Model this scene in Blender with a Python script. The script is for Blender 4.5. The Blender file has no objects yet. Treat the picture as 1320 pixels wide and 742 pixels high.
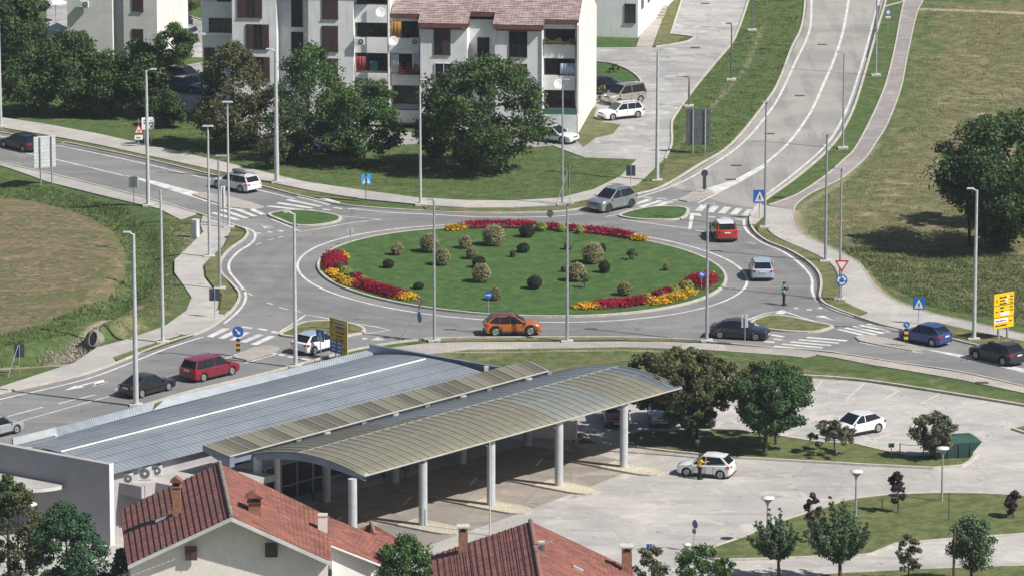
import bpy, bmesh, math, random
import numpy as np
from mathutils import Vector, Matrix
from mathutils.geometry import tessellate_polygon

# ---------------------------------------------------------------- camera, sky, sun, exposure
SC = bpy.context.scene
COL = SC.collection
CAM_H, PITCH, FPX = 89.0, math.radians(12.6), 6750.0
cam_d = bpy.data.cameras.new('camera'); cam = bpy.data.objects.new('camera', cam_d); COL.objects.link(cam)
cam.location = (0, 0, CAM_H); cam.rotation_euler = (math.radians(90) - PITCH, 0, 0)
cam_d.sensor_width = 36.0; cam_d.lens = FPX / 1320.0 * 36.0
cam_d.clip_start = 1.0; cam_d.clip_end = 6000.0
SC.camera = cam
SUN_DIR = Vector((8.7, -4.2, 10.4)).normalized()
W = bpy.data.worlds.new('World'); SC.world = W; W.use_nodes = True
wn = W.node_tree; wn.nodes.clear()
sky = wn.nodes.new('ShaderNodeTexSky'); sky.sky_type = 'NISHITA'; sky.sun_disc = False
sky.sun_elevation = math.asin(SUN_DIR.z); sky.sun_rotation = math.atan2(SUN_DIR.x, SUN_DIR.y)
sky.air_density = 1.0; sky.dust_density = 1.2; sky.ozone_density = 1.2
bg = wn.nodes.new('ShaderNodeBackground'); bg.inputs[1].default_value = 0.06
wo = wn.nodes.new('ShaderNodeOutputWorld')
wn.links.new(sky.outputs[0], bg.inputs[0]); wn.links.new(bg.outputs[0], wo.inputs[0])
sl = bpy.data.lights.new('sun', 'SUN'); sl.energy = 5.0; sl.angle = math.radians(0.5); sl.color = (1.0, 0.955, 0.89)
so = bpy.data.objects.new('sun', sl); COL.objects.link(so)
so.rotation_euler = SUN_DIR.to_track_quat('Z', 'Y').to_euler(); so.location = (60, 200, 160)
SC.view_settings.view_transform = 'Standard'; SC.view_settings.look = 'None'
SC.view_settings.exposure = 0.35; SC.view_settings.gamma = 1.0; SC.view_settings.use_curve_mapping = False

# ---------------------------------------------------------------- survey: photo point -> point on a level plane
def P(x, y, z=0.0):
    u = (x - 660) / FPX; v = (371 - y) / FPX
    dx, dy, dz = u, math.cos(PITCH) + v * math.sin(PITCH), -math.sin(PITCH) + v * math.cos(PITCH)
    t = (z - CAM_H) / dz
    return Vector((dx * t, dy * t, z))
def scale_at(p):
    return FPX / math.sqrt(p.y * p.y + (CAM_H - p.z) ** 2)
def height(base, xy_base_y, y_top):          # height above a ground point from its picture height
    return (xy_base_y - y_top) / (scale_at(base) * math.cos(PITCH))
def on_plane(x, y, o, d):                    # point on a vertical plane through o along d -> (u, z)
    u = (x - 660) / FPX; v = (371 - y) / FPX
    r = Vector((u, math.cos(PITCH) + v * math.sin(PITCH), -math.sin(PITCH) + v * math.cos(PITCH)))
    n = Vector((d.y, -d.x, 0))
    t = n.dot(Vector((o.x, o.y, 0))) / n.dot(r)
    p = Vector((r.x * t, r.y * t, CAM_H + r.z * t))
    return (p - o).dot(d), p.z

# ---------------------------------------------------------------- materials
MAT = {}
def rgb(c): return (c[0], c[1], c[2], 1.0)
def mk(name, c1, c2=None, s1=1.0, rough=0.8, metal=0.0, fine=0.0, fs=20.0, bump=0.0, bs=30.0, coat=0.0, spec=0.5, lo=.41, hi=.59):
    m = bpy.data.materials.new(name); m.use_nodes = True; nt = m.node_tree; N = nt.nodes; Lk = nt.links
    b = N['Principled BSDF']; b.inputs['Roughness'].default_value = rough; b.inputs['Metallic'].default_value = metal
    b.inputs['Specular IOR Level'].default_value = spec
    b.inputs['Coat Weight'].default_value = coat; b.inputs['Coat Roughness'].default_value = 0.05
    tc = N.new('ShaderNodeTexCoord')
    out = None
    if c2 is None: c2 = tuple(min(1, v * 0.85) for v in c1)
    nz = N.new('ShaderNodeTexNoise'); nz.inputs['Scale'].default_value = s1; nz.inputs['Detail'].default_value = 6; nz.inputs['Roughness'].default_value = .62
    Lk.new(tc.outputs['Object'], nz.inputs['Vector'])
    mr = N.new('ShaderNodeMapRange'); mr.inputs[1].default_value = lo; mr.inputs[2].default_value = hi
    Lk.new(nz.outputs[0], mr.inputs[0])
    mx = N.new('ShaderNodeMix'); mx.data_type = 'RGBA'
    mx.inputs[6].default_value = rgb(c1); mx.inputs[7].default_value = rgb(c2)
    Lk.new(mr.outputs[0], mx.inputs[0]); out = mx.outputs[2]
    if fine > 0:
        n2 = N.new('ShaderNodeTexNoise'); n2.inputs['Scale'].default_value = fs; n2.inputs['Detail'].default_value = 4
        Lk.new(tc.outputs['Object'], n2.inputs['Vector'])
        m2 = N.new('ShaderNodeMapRange'); m2.inputs[1].default_value = .3; m2.inputs[2].default_value = .7
        m2.inputs[3].default_value = 1 - fine; m2.inputs[4].default_value = 1 + fine
        Lk.new(n2.outputs[0], m2.inputs[0])
        vm = N.new('ShaderNodeVectorMath'); vm.operation = 'SCALE'
        Lk.new(out, vm.inputs[0]); Lk.new(m2.outputs[0], vm.inputs['Scale']); out = vm.outputs[0]
    Lk.new(out, b.inputs['Base Color'])
    if bump > 0:
        n3 = N.new('ShaderNodeTexNoise'); n3.inputs['Scale'].default_value = bs; n3.inputs['Detail'].default_value = 3
        Lk.new(tc.outputs['Object'], n3.inputs['Vector'])
        bp = N.new('ShaderNodeBump'); bp.inputs['Strength'].default_value = bump; bp.inputs['Distance'].default_value = .08
        Lk.new(n3.outputs[0], bp.inputs['Height']); Lk.new(bp.outputs[0], b.inputs['Normal'])
    m['col_socket'] = out.node.name
    MAT[name] = m
    return m
def base_link(m):
    b = m.node_tree.nodes['Principled BSDF']; return b.inputs['Base Color'].links[0].from_socket
def math_node(nt, op, a, b=None, c=None, clamp=False):
    n = nt.nodes.new('ShaderNodeMath'); n.operation = op; n.use_clamp = clamp
    for i, v in enumerate((a, b, c)):
        if v is None: continue
        if isinstance(v, (int, float)): n.inputs[i].default_value = v
        else: nt.links.new(v, n.inputs[i])
    return n.outputs[0]
def mixc(nt, f, a, b):
    n = nt.nodes.new('ShaderNodeMix'); n.data_type = 'RGBA'
    if isinstance(f, (int, float)): n.inputs[0].default_value = f
    else: nt.links.new(f, n.inputs[0])
    for i, v in ((6, a), (7, b)):
        if isinstance(v, tuple): n.inputs[i].default_value = rgb(v)
        else: nt.links.new(v, n.inputs[i])
    return n.outputs[2]
def noise(nt, scale, detail=4, vec=None, dist=0.0, rough=.6):
    n = nt.nodes.new('ShaderNodeTexNoise'); n.inputs['Scale'].default_value = scale; n.inputs['Detail'].default_value = detail
    n.inputs['Distortion'].default_value = dist; n.inputs['Roughness'].default_value = rough
    if vec is None:
        tc = nt.nodes.new('ShaderNodeTexCoord'); vec = tc.outputs['Object']
    nt.links.new(vec, n.inputs['Vector']); return n.outputs[0]
def ramp(nt, v, lo, hi, a=0.0, b=1.0):
    n = nt.nodes.new('ShaderNodeMapRange'); n.clamp = True
    n.inputs[1].default_value = lo; n.inputs[2].default_value = hi; n.inputs[3].default_value = a; n.inputs[4].default_value = b
    nt.links.new(v, n.inputs[0]); return n.outputs[0]
def scaled_vec(nt, s, rot=0.0):
    tc = nt.nodes.new('ShaderNodeTexCoord'); mp = nt.nodes.new('ShaderNodeMapping')
    mp.inputs['Scale'].default_value = s; mp.inputs['Rotation'].default_value = (0, 0, rot)
    nt.links.new(tc.outputs['Object'], mp.inputs['Vector']); return mp.outputs[0]
def set_col(m, sock): m.node_tree.links.new(sock, m.node_tree.nodes['Principled BSDF'].inputs['Base Color'])

ISL = P(671.5, 349.6)                                     # centre of the roundabout
def isl_pt(r, deg, z=0.0):                                # the ring is very slightly skewed across its slope
    t = math.radians(deg); x = r * math.cos(t); y = r * math.sin(t) - 0.15 * x
    return Vector((ISL.x + x, ISL.y + y, z))

# asphalt of the roads: light worn grey, wheel tracks rubbed dark round the ring
m = mk('asphalt', (.215, .212, .205), (.165, .165, .165), s1=.12, rough=.88, fine=.10, fs=5.0, bump=.15, bs=12, lo=.38, hi=.62)
nt = m.node_tree; c = base_link(m)
tc = nt.nodes.new('ShaderNodeTexCoord'); sp = nt.nodes.new('ShaderNodeSeparateXYZ'); nt.links.new(tc.outputs['Object'], sp.inputs[0])
dx = math_node(nt, 'SUBTRACT', sp.outputs[0], ISL.x)
dy0 = math_node(nt, 'SUBTRACT', sp.outputs[1], ISL.y); dy = math_node(nt, 'MULTIPLY_ADD', dx, .15, dy0)
rr = math_node(nt, 'SQRT', math_node(nt, 'ADD', math_node(nt, 'MULTIPLY', dx, dx), math_node(nt, 'MULTIPLY', dy, dy)))
big = noise(nt, .35, 3)
for r0, w, a in ((20.3, .45, .30), (22.2, .55, .34), (18.9, .35, .14), (24.6, .5, .16)):
    wob = math_node(nt, 'MULTIPLY_ADD', noise(nt, .12, 2), 1.6, r0 - .8)
    d = math_node(nt, 'ABSOLUTE', math_node(nt, 'SUBTRACT', rr, wob))
    k = ramp(nt, d, 0.0, w * 2, 1.0, 0.0)
    k = math_node(nt, 'MULTIPLY', math_node(nt, 'MULTIPLY', k, a), ramp(nt, big, .35, .65, .35, 1.1))
    c = mixc(nt, k, c, (.07, .07, .072))
# lengthwise streaks
st = noise(nt, 1.0, 4, scaled_vec(nt, (.06, .55, 1), math.radians(12)))
c = mixc(nt, ramp(nt, st, .50, .62, 0, .45), c, (.26, .252, .24))
c = mixc(nt, ramp(nt, noise(nt, .10, 4, None, .8, .6), .50, .60, 0, .5), c, (.135, .135, .135))
c = mixc(nt, ramp(nt, noise(nt, .9, 3, None, .2, .5), .66, .70, 0, .5), c, (.07, .07, .07))
# tar seams and patches
seam = nt.nodes.new('ShaderNodeTexVoronoi'); seam.feature = 'DISTANCE_TO_EDGE'; seam.inputs['Scale'].default_value = .11
nt.links.new(scaled_vec(nt, (1, 1, 1)), seam.inputs['Vector'])
c = mixc(nt, ramp(nt, seam.outputs[0], .004, .012, .22, 0), c, (.09, .09, .09))
set_col(m, c)
mk('asphalt_road_northeast', (.32, .308, .282), (.262, .252, .235), s1=.12, rough=.88, fine=.08, fs=5.0, bump=.1, bs=12)
m = MAT['asphalt_road_northeast']; nt = m.node_tree; c = base_link(m)
st = noise(nt, 1.0, 4, scaled_vec(nt, (.6, .05, 1), math.radians(-15)))
c = mixc(nt, ramp(nt, st, .48, .60, 0, .6), c, (.185, .183, .175))
c = mixc(nt, ramp(nt, noise(nt, .09, 4, None, .8, .6), .52, .62, 0, .5), c, (.36, .335, .29)); set_col(m, c)
def worn(name, a, b, dark, light, rot=0.6, joints=None):
    m = mk(name, a, b, s1=.16, rough=.9, fine=.09, fs=6, bump=.15, bs=10); nt = m.node_tree; c = base_link(m)
    st = noise(nt, 1.0, 5, scaled_vec(nt, (.09, .5, 1), rot))
    c = mixc(nt, ramp(nt, st, .50, .62, 0, .5), c, dark)
    s2 = noise(nt, .5, 6, None, 1.2)
    c = mixc(nt, ramp(nt, s2, .53, .62, 0, .6), c, light)
    c = mixc(nt, ramp(nt, noise(nt, .07, 4, None, .8, .6), .50, .62, 0, .45), c, dark)
    c = mixc(nt, ramp(nt, noise(nt, 1.1, 3, None, .2, .5), .66, .70, 0, .5), c, tuple(v * .55 for v in dark))
    v = nt.nodes.new('ShaderNodeTexVoronoi'); v.feature = 'DISTANCE_TO_EDGE'; v.inputs['Scale'].default_value = .13
    nt.links.new(scaled_vec(nt, (1, 1.3, 1), .5), v.inputs['Vector'])
    c = mixc(nt, ramp(nt, v.outputs[0], .003, .01, .35, 0), c, dark)
    if joints:
        br = nt.nodes.new('ShaderNodeTexBrick'); br.inputs['Scale'].default_value = joints
        br.inputs['Mortar Size'].default_value = .02
        br.inputs['Color1'].default_value = (1, 1, 1, 1); br.inputs['Color2'].default_value = (.86, .86, .86, 1); br.inputs['Mortar'].default_value = (.5, .5, .5, 1)
        nt.links.new(scaled_vec(nt, (1, 1, 1), .84), br.inputs['Vector'])
        mx = nt.nodes.new('ShaderNodeMix'); mx.data_type = 'RGBA'; mx.blend_type = 'MULTIPLY'; mx.inputs[0].default_value = .8
        nt.links.new(c, mx.inputs[6]); nt.links.new(br.outputs[0], mx.inputs[7]); c = mx.outputs[2]
    set_col(m, c); return m
worn('plaza_asphalt', (.44, .415, .385), (.36, .345, .325), (.25, .24, .23), (.52, .49, .45))
worn('yard_concrete', (.37, .36, .345), (.29, .283, .275), (.20, .198, .195), (.50, .48, .45), rot=1.4)
worn('platform_brown', (.30, .265, .22), (.25, .225, .195), (.15, .14, .13), (.36, .32, .26), rot=-.84)
worn('platform_yellow', (.58, .52, .37), (.50, .45, .33), (.33, .31, .27), (.62, .57, .43), rot=.2, joints=1.2)
worn('pavement', (.42, .395, .365), (.36, .34, .32), (.29, .28, .27), (.48, .45, .40), rot=.1)
worn('pavement_pink', (.45, .41, .36), (.39, .36, .325), (.30, .28, .26), (.50, .46, .41), rot=.1, joints=1.2)
worn('cycle_path', (.285, .262, .252), (.24, .222, .215), (.215, .19, .19), (.40, .36, .30), rot=1.2)
mk('kerb_stone', (.50, .47, .41), (.36, .335, .29), s1=.9, rough=.9, fine=.15, fs=4, lo=.3, hi=.7)
mk('dark_gutter', (.10, .095, .085), (.05, .05, .05), s1=1.2, rough=.95)
m = mk('road_paint', (.66, .66, .64), (.50, .50, .48), s1=.7, rough=.7, fine=.06, fs=3)
nt = m.node_tree; c = base_link(m)
c = mixc(nt, ramp(nt, noise(nt, 2.2, 8, None, .5, .75), .52, .62, 0, .6), c, (.27, .27, .265)); set_col(m, c)
m = mk('faded_paint', (.58, .57, .54), (.50, .485, .46), s1=.7, rough=.8)
nt = m.node_tree; c = base_link(m)
c = mixc(nt, ramp(nt, noise(nt, 1.6, 6, None, .5, .7), .50, .60, 0, .8), c, (.37, .355, .335)); set_col(m, c)

# grass: colour follows how dry, how bare the ground is (attributes on the ground mesh)
def grass_layers(nt, lush1, lush2):
    c = mixc(nt, ramp(nt, noise(nt, .9, 5), .35, .65), lush1, lush2)
    f = noise(nt, 2.4, 5, None, .2, .75)
    c = mixc(nt, ramp(nt, noise(nt, .16, 3), .35, .65, 0, .30), c, (lush1[0] * 1.35, lush1[1] * 1.12, lush1[2] * 1.3))
    c = mixc(nt, ramp(nt, f, .50, .66, 0, .55), c, tuple(v * 1.7 for v in lush1))
    c = mixc(nt, ramp(nt, f, .36, .48, .50, 0), c, tuple(v * .5 for v in lush1))
    g_ = noise(nt, .9, 6, None, .4, .72)
    c = mixc(nt, ramp(nt, g_, .44, .50, .40, 0), c, tuple(v * .62 for v in lush1))
    c = mixc(nt, ramp(nt, g_, .53, .60, 0, .35), c, (lush1[0] * 1.9, lush1[1] * 1.4, lush1[2] * 1.5))
    return c
m = mk('ground_grass', (.06, .11, .03), rough=.95, bump=.5, bs=4.0, spec=.15); nt = m.node_tree
def attr(n):
    a = nt.nodes.new('ShaderNodeAttribute'); a.attribute_name = n; return a.outputs['Fac']
c = grass_layers(nt, (.060, .102, .030), (.088, .126, .044))
n_mid = noise(nt, .42, 5, None, .5, .58); n_fine = noise(nt, 4.5, 4, None, .3, .7)
dry = grass_layers(nt, (.118, .118, .052), (.165, .150, .082))
k = math_node(nt, 'ADD', attr('dry'), math_node(nt, 'MULTIPLY_ADD', n_mid, 1.6, -.8))
k = math_node(nt, 'ADD', k, math_node(nt, 'MULTIPLY_ADD', noise(nt, 3.5, 4, None, 0, .75), 1.0, -.5))
dry = mixc(nt, ramp(nt, noise(nt, .6, 4, None, .4, .6), .54, .62, 0, .5), dry, (.27, .235, .15))
c = mixc(nt, ramp(nt, k, .25, .8), c, dry)
hay = mixc(nt, ramp(nt, noise(nt, 1.0, 4, scaled_vec(nt, (.35, 1.3, 1), .75), .3, .6), .44, .56), (.29, .245, .155), (.098, .108, .048))
hay = mixc(nt, ramp(nt, noise(nt, .13, 4, None, .6, .6), .46, .56, 0, .65), hay, (.105, .118, .050))
hay = mixc(nt, ramp(nt, noise(nt, .75, 4, None, .5, .62), .56, .64, 0, .8), hay, (.42, .36, .25))
k2 = math_node(nt, 'ADD', attr('hay'), math_node(nt, 'MULTIPLY_ADD', n_mid, 1.6, -.85))
c = mixc(nt, ramp(nt, k2, .3, .85), c, hay)
brown = mixc(nt, ramp(nt, noise(nt, .30, 3, None, .6, .55), .42, .58), (.172, .134, .078), (.118, .116, .054))
brown = mixc(nt, ramp(nt, noise(nt, 1.3, 5, None, .4, .7), .51, .60, 0, .8), brown, (.245, .195, .125))
brown = mixc(nt, ramp(nt, noise(nt, 1.7, 5, None, .2, .72), .40, .49, .8, 0), brown, (.070, .064, .034))
FC = P(30, 345)                       # mowing swaths run round the field
tcx = nt.nodes.new('ShaderNodeTexCoord'); vs_ = nt.nodes.new('ShaderNodeVectorMath'); vs_.operation = 'SUBTRACT'; vs_.inputs[1].default_value = (FC.x, FC.y, 0)
nt.links.new(tcx.outputs['Object'], vs_.inputs[0]); ln_ = nt.nodes.new('ShaderNodeVectorMath'); ln_.operation = 'LENGTH'; nt.links.new(vs_.outputs[0], ln_.inputs[0])
cb = nt.nodes.new('ShaderNodeCombineXYZ'); nt.links.new(math_node(nt, 'ADD', math_node(nt, 'MULTIPLY', ln_.outputs['Value'], .75), math_node(nt, 'MULTIPLY', noise(nt, .15, 2), 3.0)), cb.inputs[0])
nt.links.new(math_node(nt, 'MULTIPLY', noise(nt, .08, 1), 2.0), cb.inputs[1])
sw1 = noise(nt, 1.0, 4, cb.outputs[0], 0, .6)
brown = mixc(nt, ramp(nt, sw1, .50, .60, 0, .6), brown, (.085, .105, .042)); brown = mixc(nt, ramp(nt, sw1, .36, .46, .5, 0), brown, (.24, .175, .115))
k3 = math_node(nt, 'ADD', attr('field'), math_node(nt, 'MULTIPLY_ADD', n_mid, .9, -.45))
c = mixc(nt, ramp(nt, k3, .3, .8), c, brown)
soil = mixc(nt, ramp(nt, noise(nt, 5.0, 5, None, 0, .7), .4, .6), (.42, .36, .27), (.26, .21, .15))
k4 = math_node(nt, 'ADD', attr('soil'), math_node(nt, 'MULTIPLY_ADD', n_fine, .8, -.4))
c = mixc(nt, ramp(nt, k4, .35, .7), c, soil)
set_col(m, c)
def lawn(name, a, b):
    m = mk(name, a, rough=.95, bump=.35, bs=5.0, spec=.15); nt = m.node_tree
    c = grass_layers(nt, a, b)
    s = noise(nt, 1.0, 4, scaled_vec(nt, (.05, .9, 1), -.1))
    c = mixc(nt, ramp(nt, s, .5, .75, 0, .3), c, tuple(v * 1.4 for v in a))
    w = noise(nt, .35, 6, None, .4, .7)
    c = mixc(nt, ramp(nt, w, .58, .72, 0, .5), c, (.14, .145, .06)); set_col(m, c)
    return m
lawn('lawn_green', (.050, .100, .028), (.062, .116, .035))
lawn('lawn_verge', (.105, .120, .048), (.165, .155, .078))
lawn('lawn_park', (.088, .115, .040), (.135, .143, .062))

# ---------------------------------------------------------------- mesh building
class MB:
    def __init__(s): s.v = []; s.f = []; s.m = []; s.smooth = []
    def add(s, vs, fs, mi=0, sm=False, M=None):
        o = len(s.v)
        s.v.extend([tuple(M @ Vector(p)) if M is not None else tuple(p) for p in vs])
        s.f.extend([tuple(i + o for i in f) for f in fs]); s.m.extend([mi] * len(fs)); s.smooth.extend([sm] * len(fs))
        return s
    def box(s, c, d, mi=0, M=None, rz=0.0, taper=1.0):
        x, y, z = d[0] / 2, d[1] / 2, d[2] / 2; t = taper
        vs = [(-x, -y, -z), (x, -y, -z), (x, y, -z), (-x, y, -z), (-x * t, -y * t, z), (x * t, -y * t, z), (x * t, y * t, z), (-x * t, y * t, z)]
        R = Matrix.Translation(c) @ Matrix.Rotation(rz, 4, 'Z')
        if M is not None: R = M @ R
        return s.add(vs, [(0, 3, 2, 1), (4, 5, 6, 7), (0, 1, 5, 4), (1, 2, 6, 5), (2, 3, 7, 6), (3, 0, 4, 7)], mi, False, R)
    def hexa(s, b, t, mi=0, M=None):      # four bottom points, four top points
        return s.add(list(b) + list(t), [(3, 2, 1, 0), (4, 5, 6, 7), (0, 1, 5, 4), (1, 2, 6, 5), (2, 3, 7, 6), (3, 0, 4, 7)], mi, False, M)
    def tube(s, a, b, r0, r1=None, n=10, mi=0, sm=True, M=None, caps=True):
        a = Vector(a); b = Vector(b); r1 = r0 if r1 is None else r1
        d = b - a; q = d.to_track_quat('Z', 'Y'); vs = []
        for p, r in ((a, r0), (b, r1)):
            for i in range(n):
                t = 2 * math.pi * i / n; vs.append(p + q @ Vector((r * math.cos(t), r * math.sin(t), 0)))
        s.add(vs, [(i, (i + 1) % n, n + (i + 1) % n, n + i) for i in range(n)], mi, sm, M)
        if caps: s.add(vs, [tuple(range(n - 1, -1, -1)), tuple(range(n, 2 * n))], mi, False, M)
        return s
    def prism(s, pts, z0, z1, mi=0, M=None, bottom=True):   # plan outline pushed up from z0 to z1
        n = len(pts); vs = [(p[0], p[1], z0) for p in pts] + [(p[0], p[1], z1) for p in pts]
        tris = tessellate_polygon([[Vector((p[0], p[1], 0)) for p in pts]])
        area = sum(pts[i][0] * pts[(i + 1) % n][1] - pts[(i + 1) % n][0] * pts[i][1] for i in range(n))
        up = []
        for t in tris:
            a, b, c = [pts[i] for i in t]
            k = (b[0] - a[0]) * (c[1] - a[1]) - (b[1] - a[1]) * (c[0] - a[0])
            up.append(tuple(t) if k > 0 else tuple(reversed(t)))
        s.add(vs, [tuple(i + n for i in t) for t in up], mi, False, M)
        if bottom: s.add(vs, [tuple(reversed(t)) for t in up], mi, False, M)
        if z1 - z0 > 1e-4:
            q = [(i, (i + 1) % n, n + (i + 1) % n, n + i) for i in range(n)]
            if area < 0: q = [tuple(reversed(f)) for f in q]
            s.add(vs, q, mi, False, M)
        return s
    def sheet(s, pts, z, mi=0):
        n = len(pts); tris = tessellate_polygon([[Vector((p[0], p[1], 0)) for p in pts]]); up = []
        for t in tris:
            a, b, c = [pts[i] for i in t]
            k = (b[0] - a[0]) * (c[1] - a[1]) - (b[1] - a[1]) * (c[0] - a[0])
            up.append(tuple(t) if k > 0 else tuple(reversed(t)))
        return s.add([(p[0], p[1], z) for p in pts], up, mi)
    def ribbon(s, pts, w, z0, z1, mi=0, off=0.0, closed=False):
        pts = [Vector((p[0], p[1])) for p in pts]; n = len(pts); L = []; R = []
        for i in range(n):
            a = pts[(i - 1) % n] if (closed or i > 0) else pts[i]; b = pts[(i + 1) % n] if (closed or i < n - 1) else pts[i]
            d = (b - a); d = d.normalized() if d.length > 1e-9 else Vector((1, 0)); nn = Vector((-d.y, d.x))
            L.append(pts[i] + nn * (off + w / 2)); R.append(pts[i] + nn * (off - w / 2))
        m_ = n if closed else n - 1
        vs = [(p.x, p.y, z1) for p in L] + [(p.x, p.y, z1) for p in R] + [(p.x, p.y, z0) for p in L] + [(p.x, p.y, z0) for p in R]
        for i in range(m_):
            j = (i + 1) % n
            fs = [(n + i, n + j, j, i)]
            if z1 - z0 > .02: fs += [(i, j, 2 * n + j, 2 * n + i), (3 * n + i, 3 * n + j, n + j, n + i)]
            s.add([], [], mi)
            s.f.extend([tuple(k + len(s.v) for k in f) for f in fs]); s.m.extend([mi] * len(fs)); s.smooth.extend([False] * len(fs))
        s.v.extend(vs)
        return s
    def lathe(s, prof, n=12, mi=0, sm=True, M=None):
        vs = []
        for r, z in prof:
            for i in range(n):
                t = 2 * math.pi * i / n; vs.append((r * math.cos(t), r * math.sin(t), z))
        fs = []
        for k in range(len(prof) - 1):
            for i in range(n):
                j = (i + 1) % n; fs.append((k * n + i, k * n + j, (k + 1) * n + j, (k + 1) * n + i))
        s.add(vs, fs, mi, sm, M)
        s.add(vs, [tuple(range(n - 1, -1, -1)), tuple(range((len(prof) - 1) * n, len(prof) * n))], mi, False, M)
        return s
    def build(s, name, mat, parent=None, loc=(0, 0, 0), bevel=0.0, recalc=False, seg=2, harden=False):
        me = bpy.data.meshes.new(name); me.from_pydata(s.v, [], s.f)
        mats = mat if isinstance(mat, (list, tuple)) else [mat]
        for m_ in mats: me.materials.append(MAT[m_] if isinstance(m_, str) else m_)
        me.polygons.foreach_set('material_index', s.m); me.polygons.foreach_set('use_smooth', s.smooth)
        if recalc:
            bm = bmesh.new(); bm.from_mesh(me); bmesh.ops.recalc_face_normals(bm, faces=bm.faces); bm.to_mesh(me); bm.free()
        me.update()
        o = bpy.data.objects.new(name, me); COL.objects.link(o)
        if parent is not None: o.parent = parent
        o.location = loc
        if bevel > 0:
            b = o.modifiers.new('bevel', 'BEVEL'); b.width = bevel; b.segments = seg; b.limit_method = 'ANGLE'; b.angle_limit = math.radians(35)
            if harden: b.harden_normals = True; me.polygons.foreach_set('use_smooth', [True] * len(me.polygons))
        return o
def tag(o, label=None, cat=None, group=None, kind=None):
    if label: o['label'] = label
    if cat: o['category'] = cat
    if group: o['group'] = group
    if kind: o['kind'] = kind
    return o
def thing(name, label, cat, loc=(0, 0, 0), rz=0.0, group=None):
    o = bpy.data.objects.new(name, None); COL.objects.link(o); o.location = loc; o.rotation_euler = (0, 0, rz)
    o.empty_display_size = .3
    return tag(o, label, cat, group)
def struct(name, mb, mat, **k): return tag(mb.build(name, mat, **k), kind='structure')
def smooth(pts, n=6, closed=False):
    pts = [Vector(p) for p in pts]; out = []; N = len(pts)
    rng = range(N) if closed else range(N - 1)
    for i in rng:
        p1, p2 = pts[i], pts[(i + 1) % N]
        p0 = pts[i - 1] if (closed or i > 0) else p1 * 2 - p2
        p3 = pts[(i + 2) % N] if (closed or i < N - 2) else p2 * 2 - p1
        for k in range(n):
            t = k / n
            out.append(.5 * ((2 * p1) + (p2 - p0) * t + (2 * p0 - 5 * p1 + 4 * p2 - p3) * t * t + (3 * p1 - p0 - 3 * p2 + p3) * t ** 3))
    if not closed: out.append(pts[-1])
    return out
def px(*pts, z=0.0, sm=0, closed=False):
    w = [P(x, y, z) for x, y in pts]
    return smooth(w, sm, closed) if sm else w
def circ(r, a0=0, a1=360, n=96): return [isl_pt(r, a0 + (a1 - a0) * i / n) for i in range(n + (0 if a1 - a0 == 360 else 1))]
RNG = np.random.default_rng(7); random.seed(7)
# ================================================================ GROUND
KE_NW = px((-70, 160), (0, 172), (72, 184), (95, 187), (195, 208), (270, 226), (340, 242), (400, 257), (455, 267), (535, 272.5), (600, 275.5), (690, 275), (740, 271.5), (780, 263), (822, 251.5), (856, 241), (903, 213), (945, 186), (990, 131), (1006, 104), (1022, 62), (1033, 40), (1038, 15), (1040, -20), sm=5)
KE_NE = px((1143, -20), (1141, 0), (1127, 47), (1112, 100), (1097, 145), (1073, 186), (1032, 224), (988, 256), (973, 268), (966, 280), (967, 292), (975, 303), (990, 313), (1015, 323), (1040, 338), (1054, 353), (1057, 368), (1056, 386), (1072, 397), (1102, 408), (1130, 417.5), (1160, 425), (1190, 431), (1227, 438), (1247, 443), (1320, 459), (1390, 475), sm=5)
KE_S = px((1390, 514), (1320, 498), (1240, 480), (1160, 468), (1085, 456), (1040, 451), (1005, 449), (960, 445), (915, 441), (885, 438), (800, 435), (660, 435), (566, 436), (540, 438), (505, 442), (475, 447), (450, 452), (405, 464), (330, 484), (250, 503), (205, 516), (120, 545), (40, 575), (-60, 610), sm=5)
KE_W = px((-70, 528), (0, 508), (60, 495), (125, 478), (212, 444), (262, 428), (292, 409), (307, 392), (310, 379), (300, 366), (287, 352), (287, 336), (299, 321), (316, 309), (320, 298), (302, 290.5), (280, 284), (257, 276), (207, 261), (150, 246), (75, 227), (0, 211), (-70, 200), sm=5)
road = list(KE_NW) + list(KE_NE) + list(KE_S) + list(KE_W)
struct('road', MB().sheet(road, .012), 'asphalt')
# lighter surfacing of the road climbing north-east
ne = px((862, 240), (903, 216), (945, 189), (990, 134), (1006, 107), (1022, 65), (1034, 42), (1040, 15), (1042, -20), (1141, -20), (1139, 0), (1125, 47), (1110, 100), (1095, 145), (1071, 186), (1030, 224), (986, 256), (971, 268), (935, 263), (898, 252))
struct('road_surface', MB().sheet(ne, .020), 'asphalt_road_northeast')
# kerbs
kb = MB()
for line in (KE_NW, KE_NE, KE_S, KE_W): kb.ribbon(line, .20, -.02, .13, off=.10)
kb.ribbon(circ(16.1), .22, -.02, .17, closed=True)
ISLE_W = px((347, 278), (360, 274), (376, 272.5), (400, 273.5), (425, 277), (438, 281), (436, 286), (420, 290), (400, 292), (378, 291), (362, 285), sm=3, closed=True)
ISLE_NE = px((799, 279), (815, 273), (838, 268.5), (860, 267.5), (882, 269), (887, 273), (882, 281), (866, 284.5), (840, 284.5), (815, 283), sm=3, closed=True)
ISLE_SE = px((970, 415.5), (985, 409), (997, 407.5), (1020, 410), (1048, 416), (1069, 420), (1071, 423), (1050, 428.5), (1020, 428), (990, 425), (975, 421), sm=3, closed=True)
ISLE_S = px((362, 431.5), (372, 426), (385, 419), (400, 415.5), (430, 415), (455, 419), (468, 424), (468, 429), (455, 432), (430, 436), (400, 437), (370, 434), sm=3, closed=True)
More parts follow.
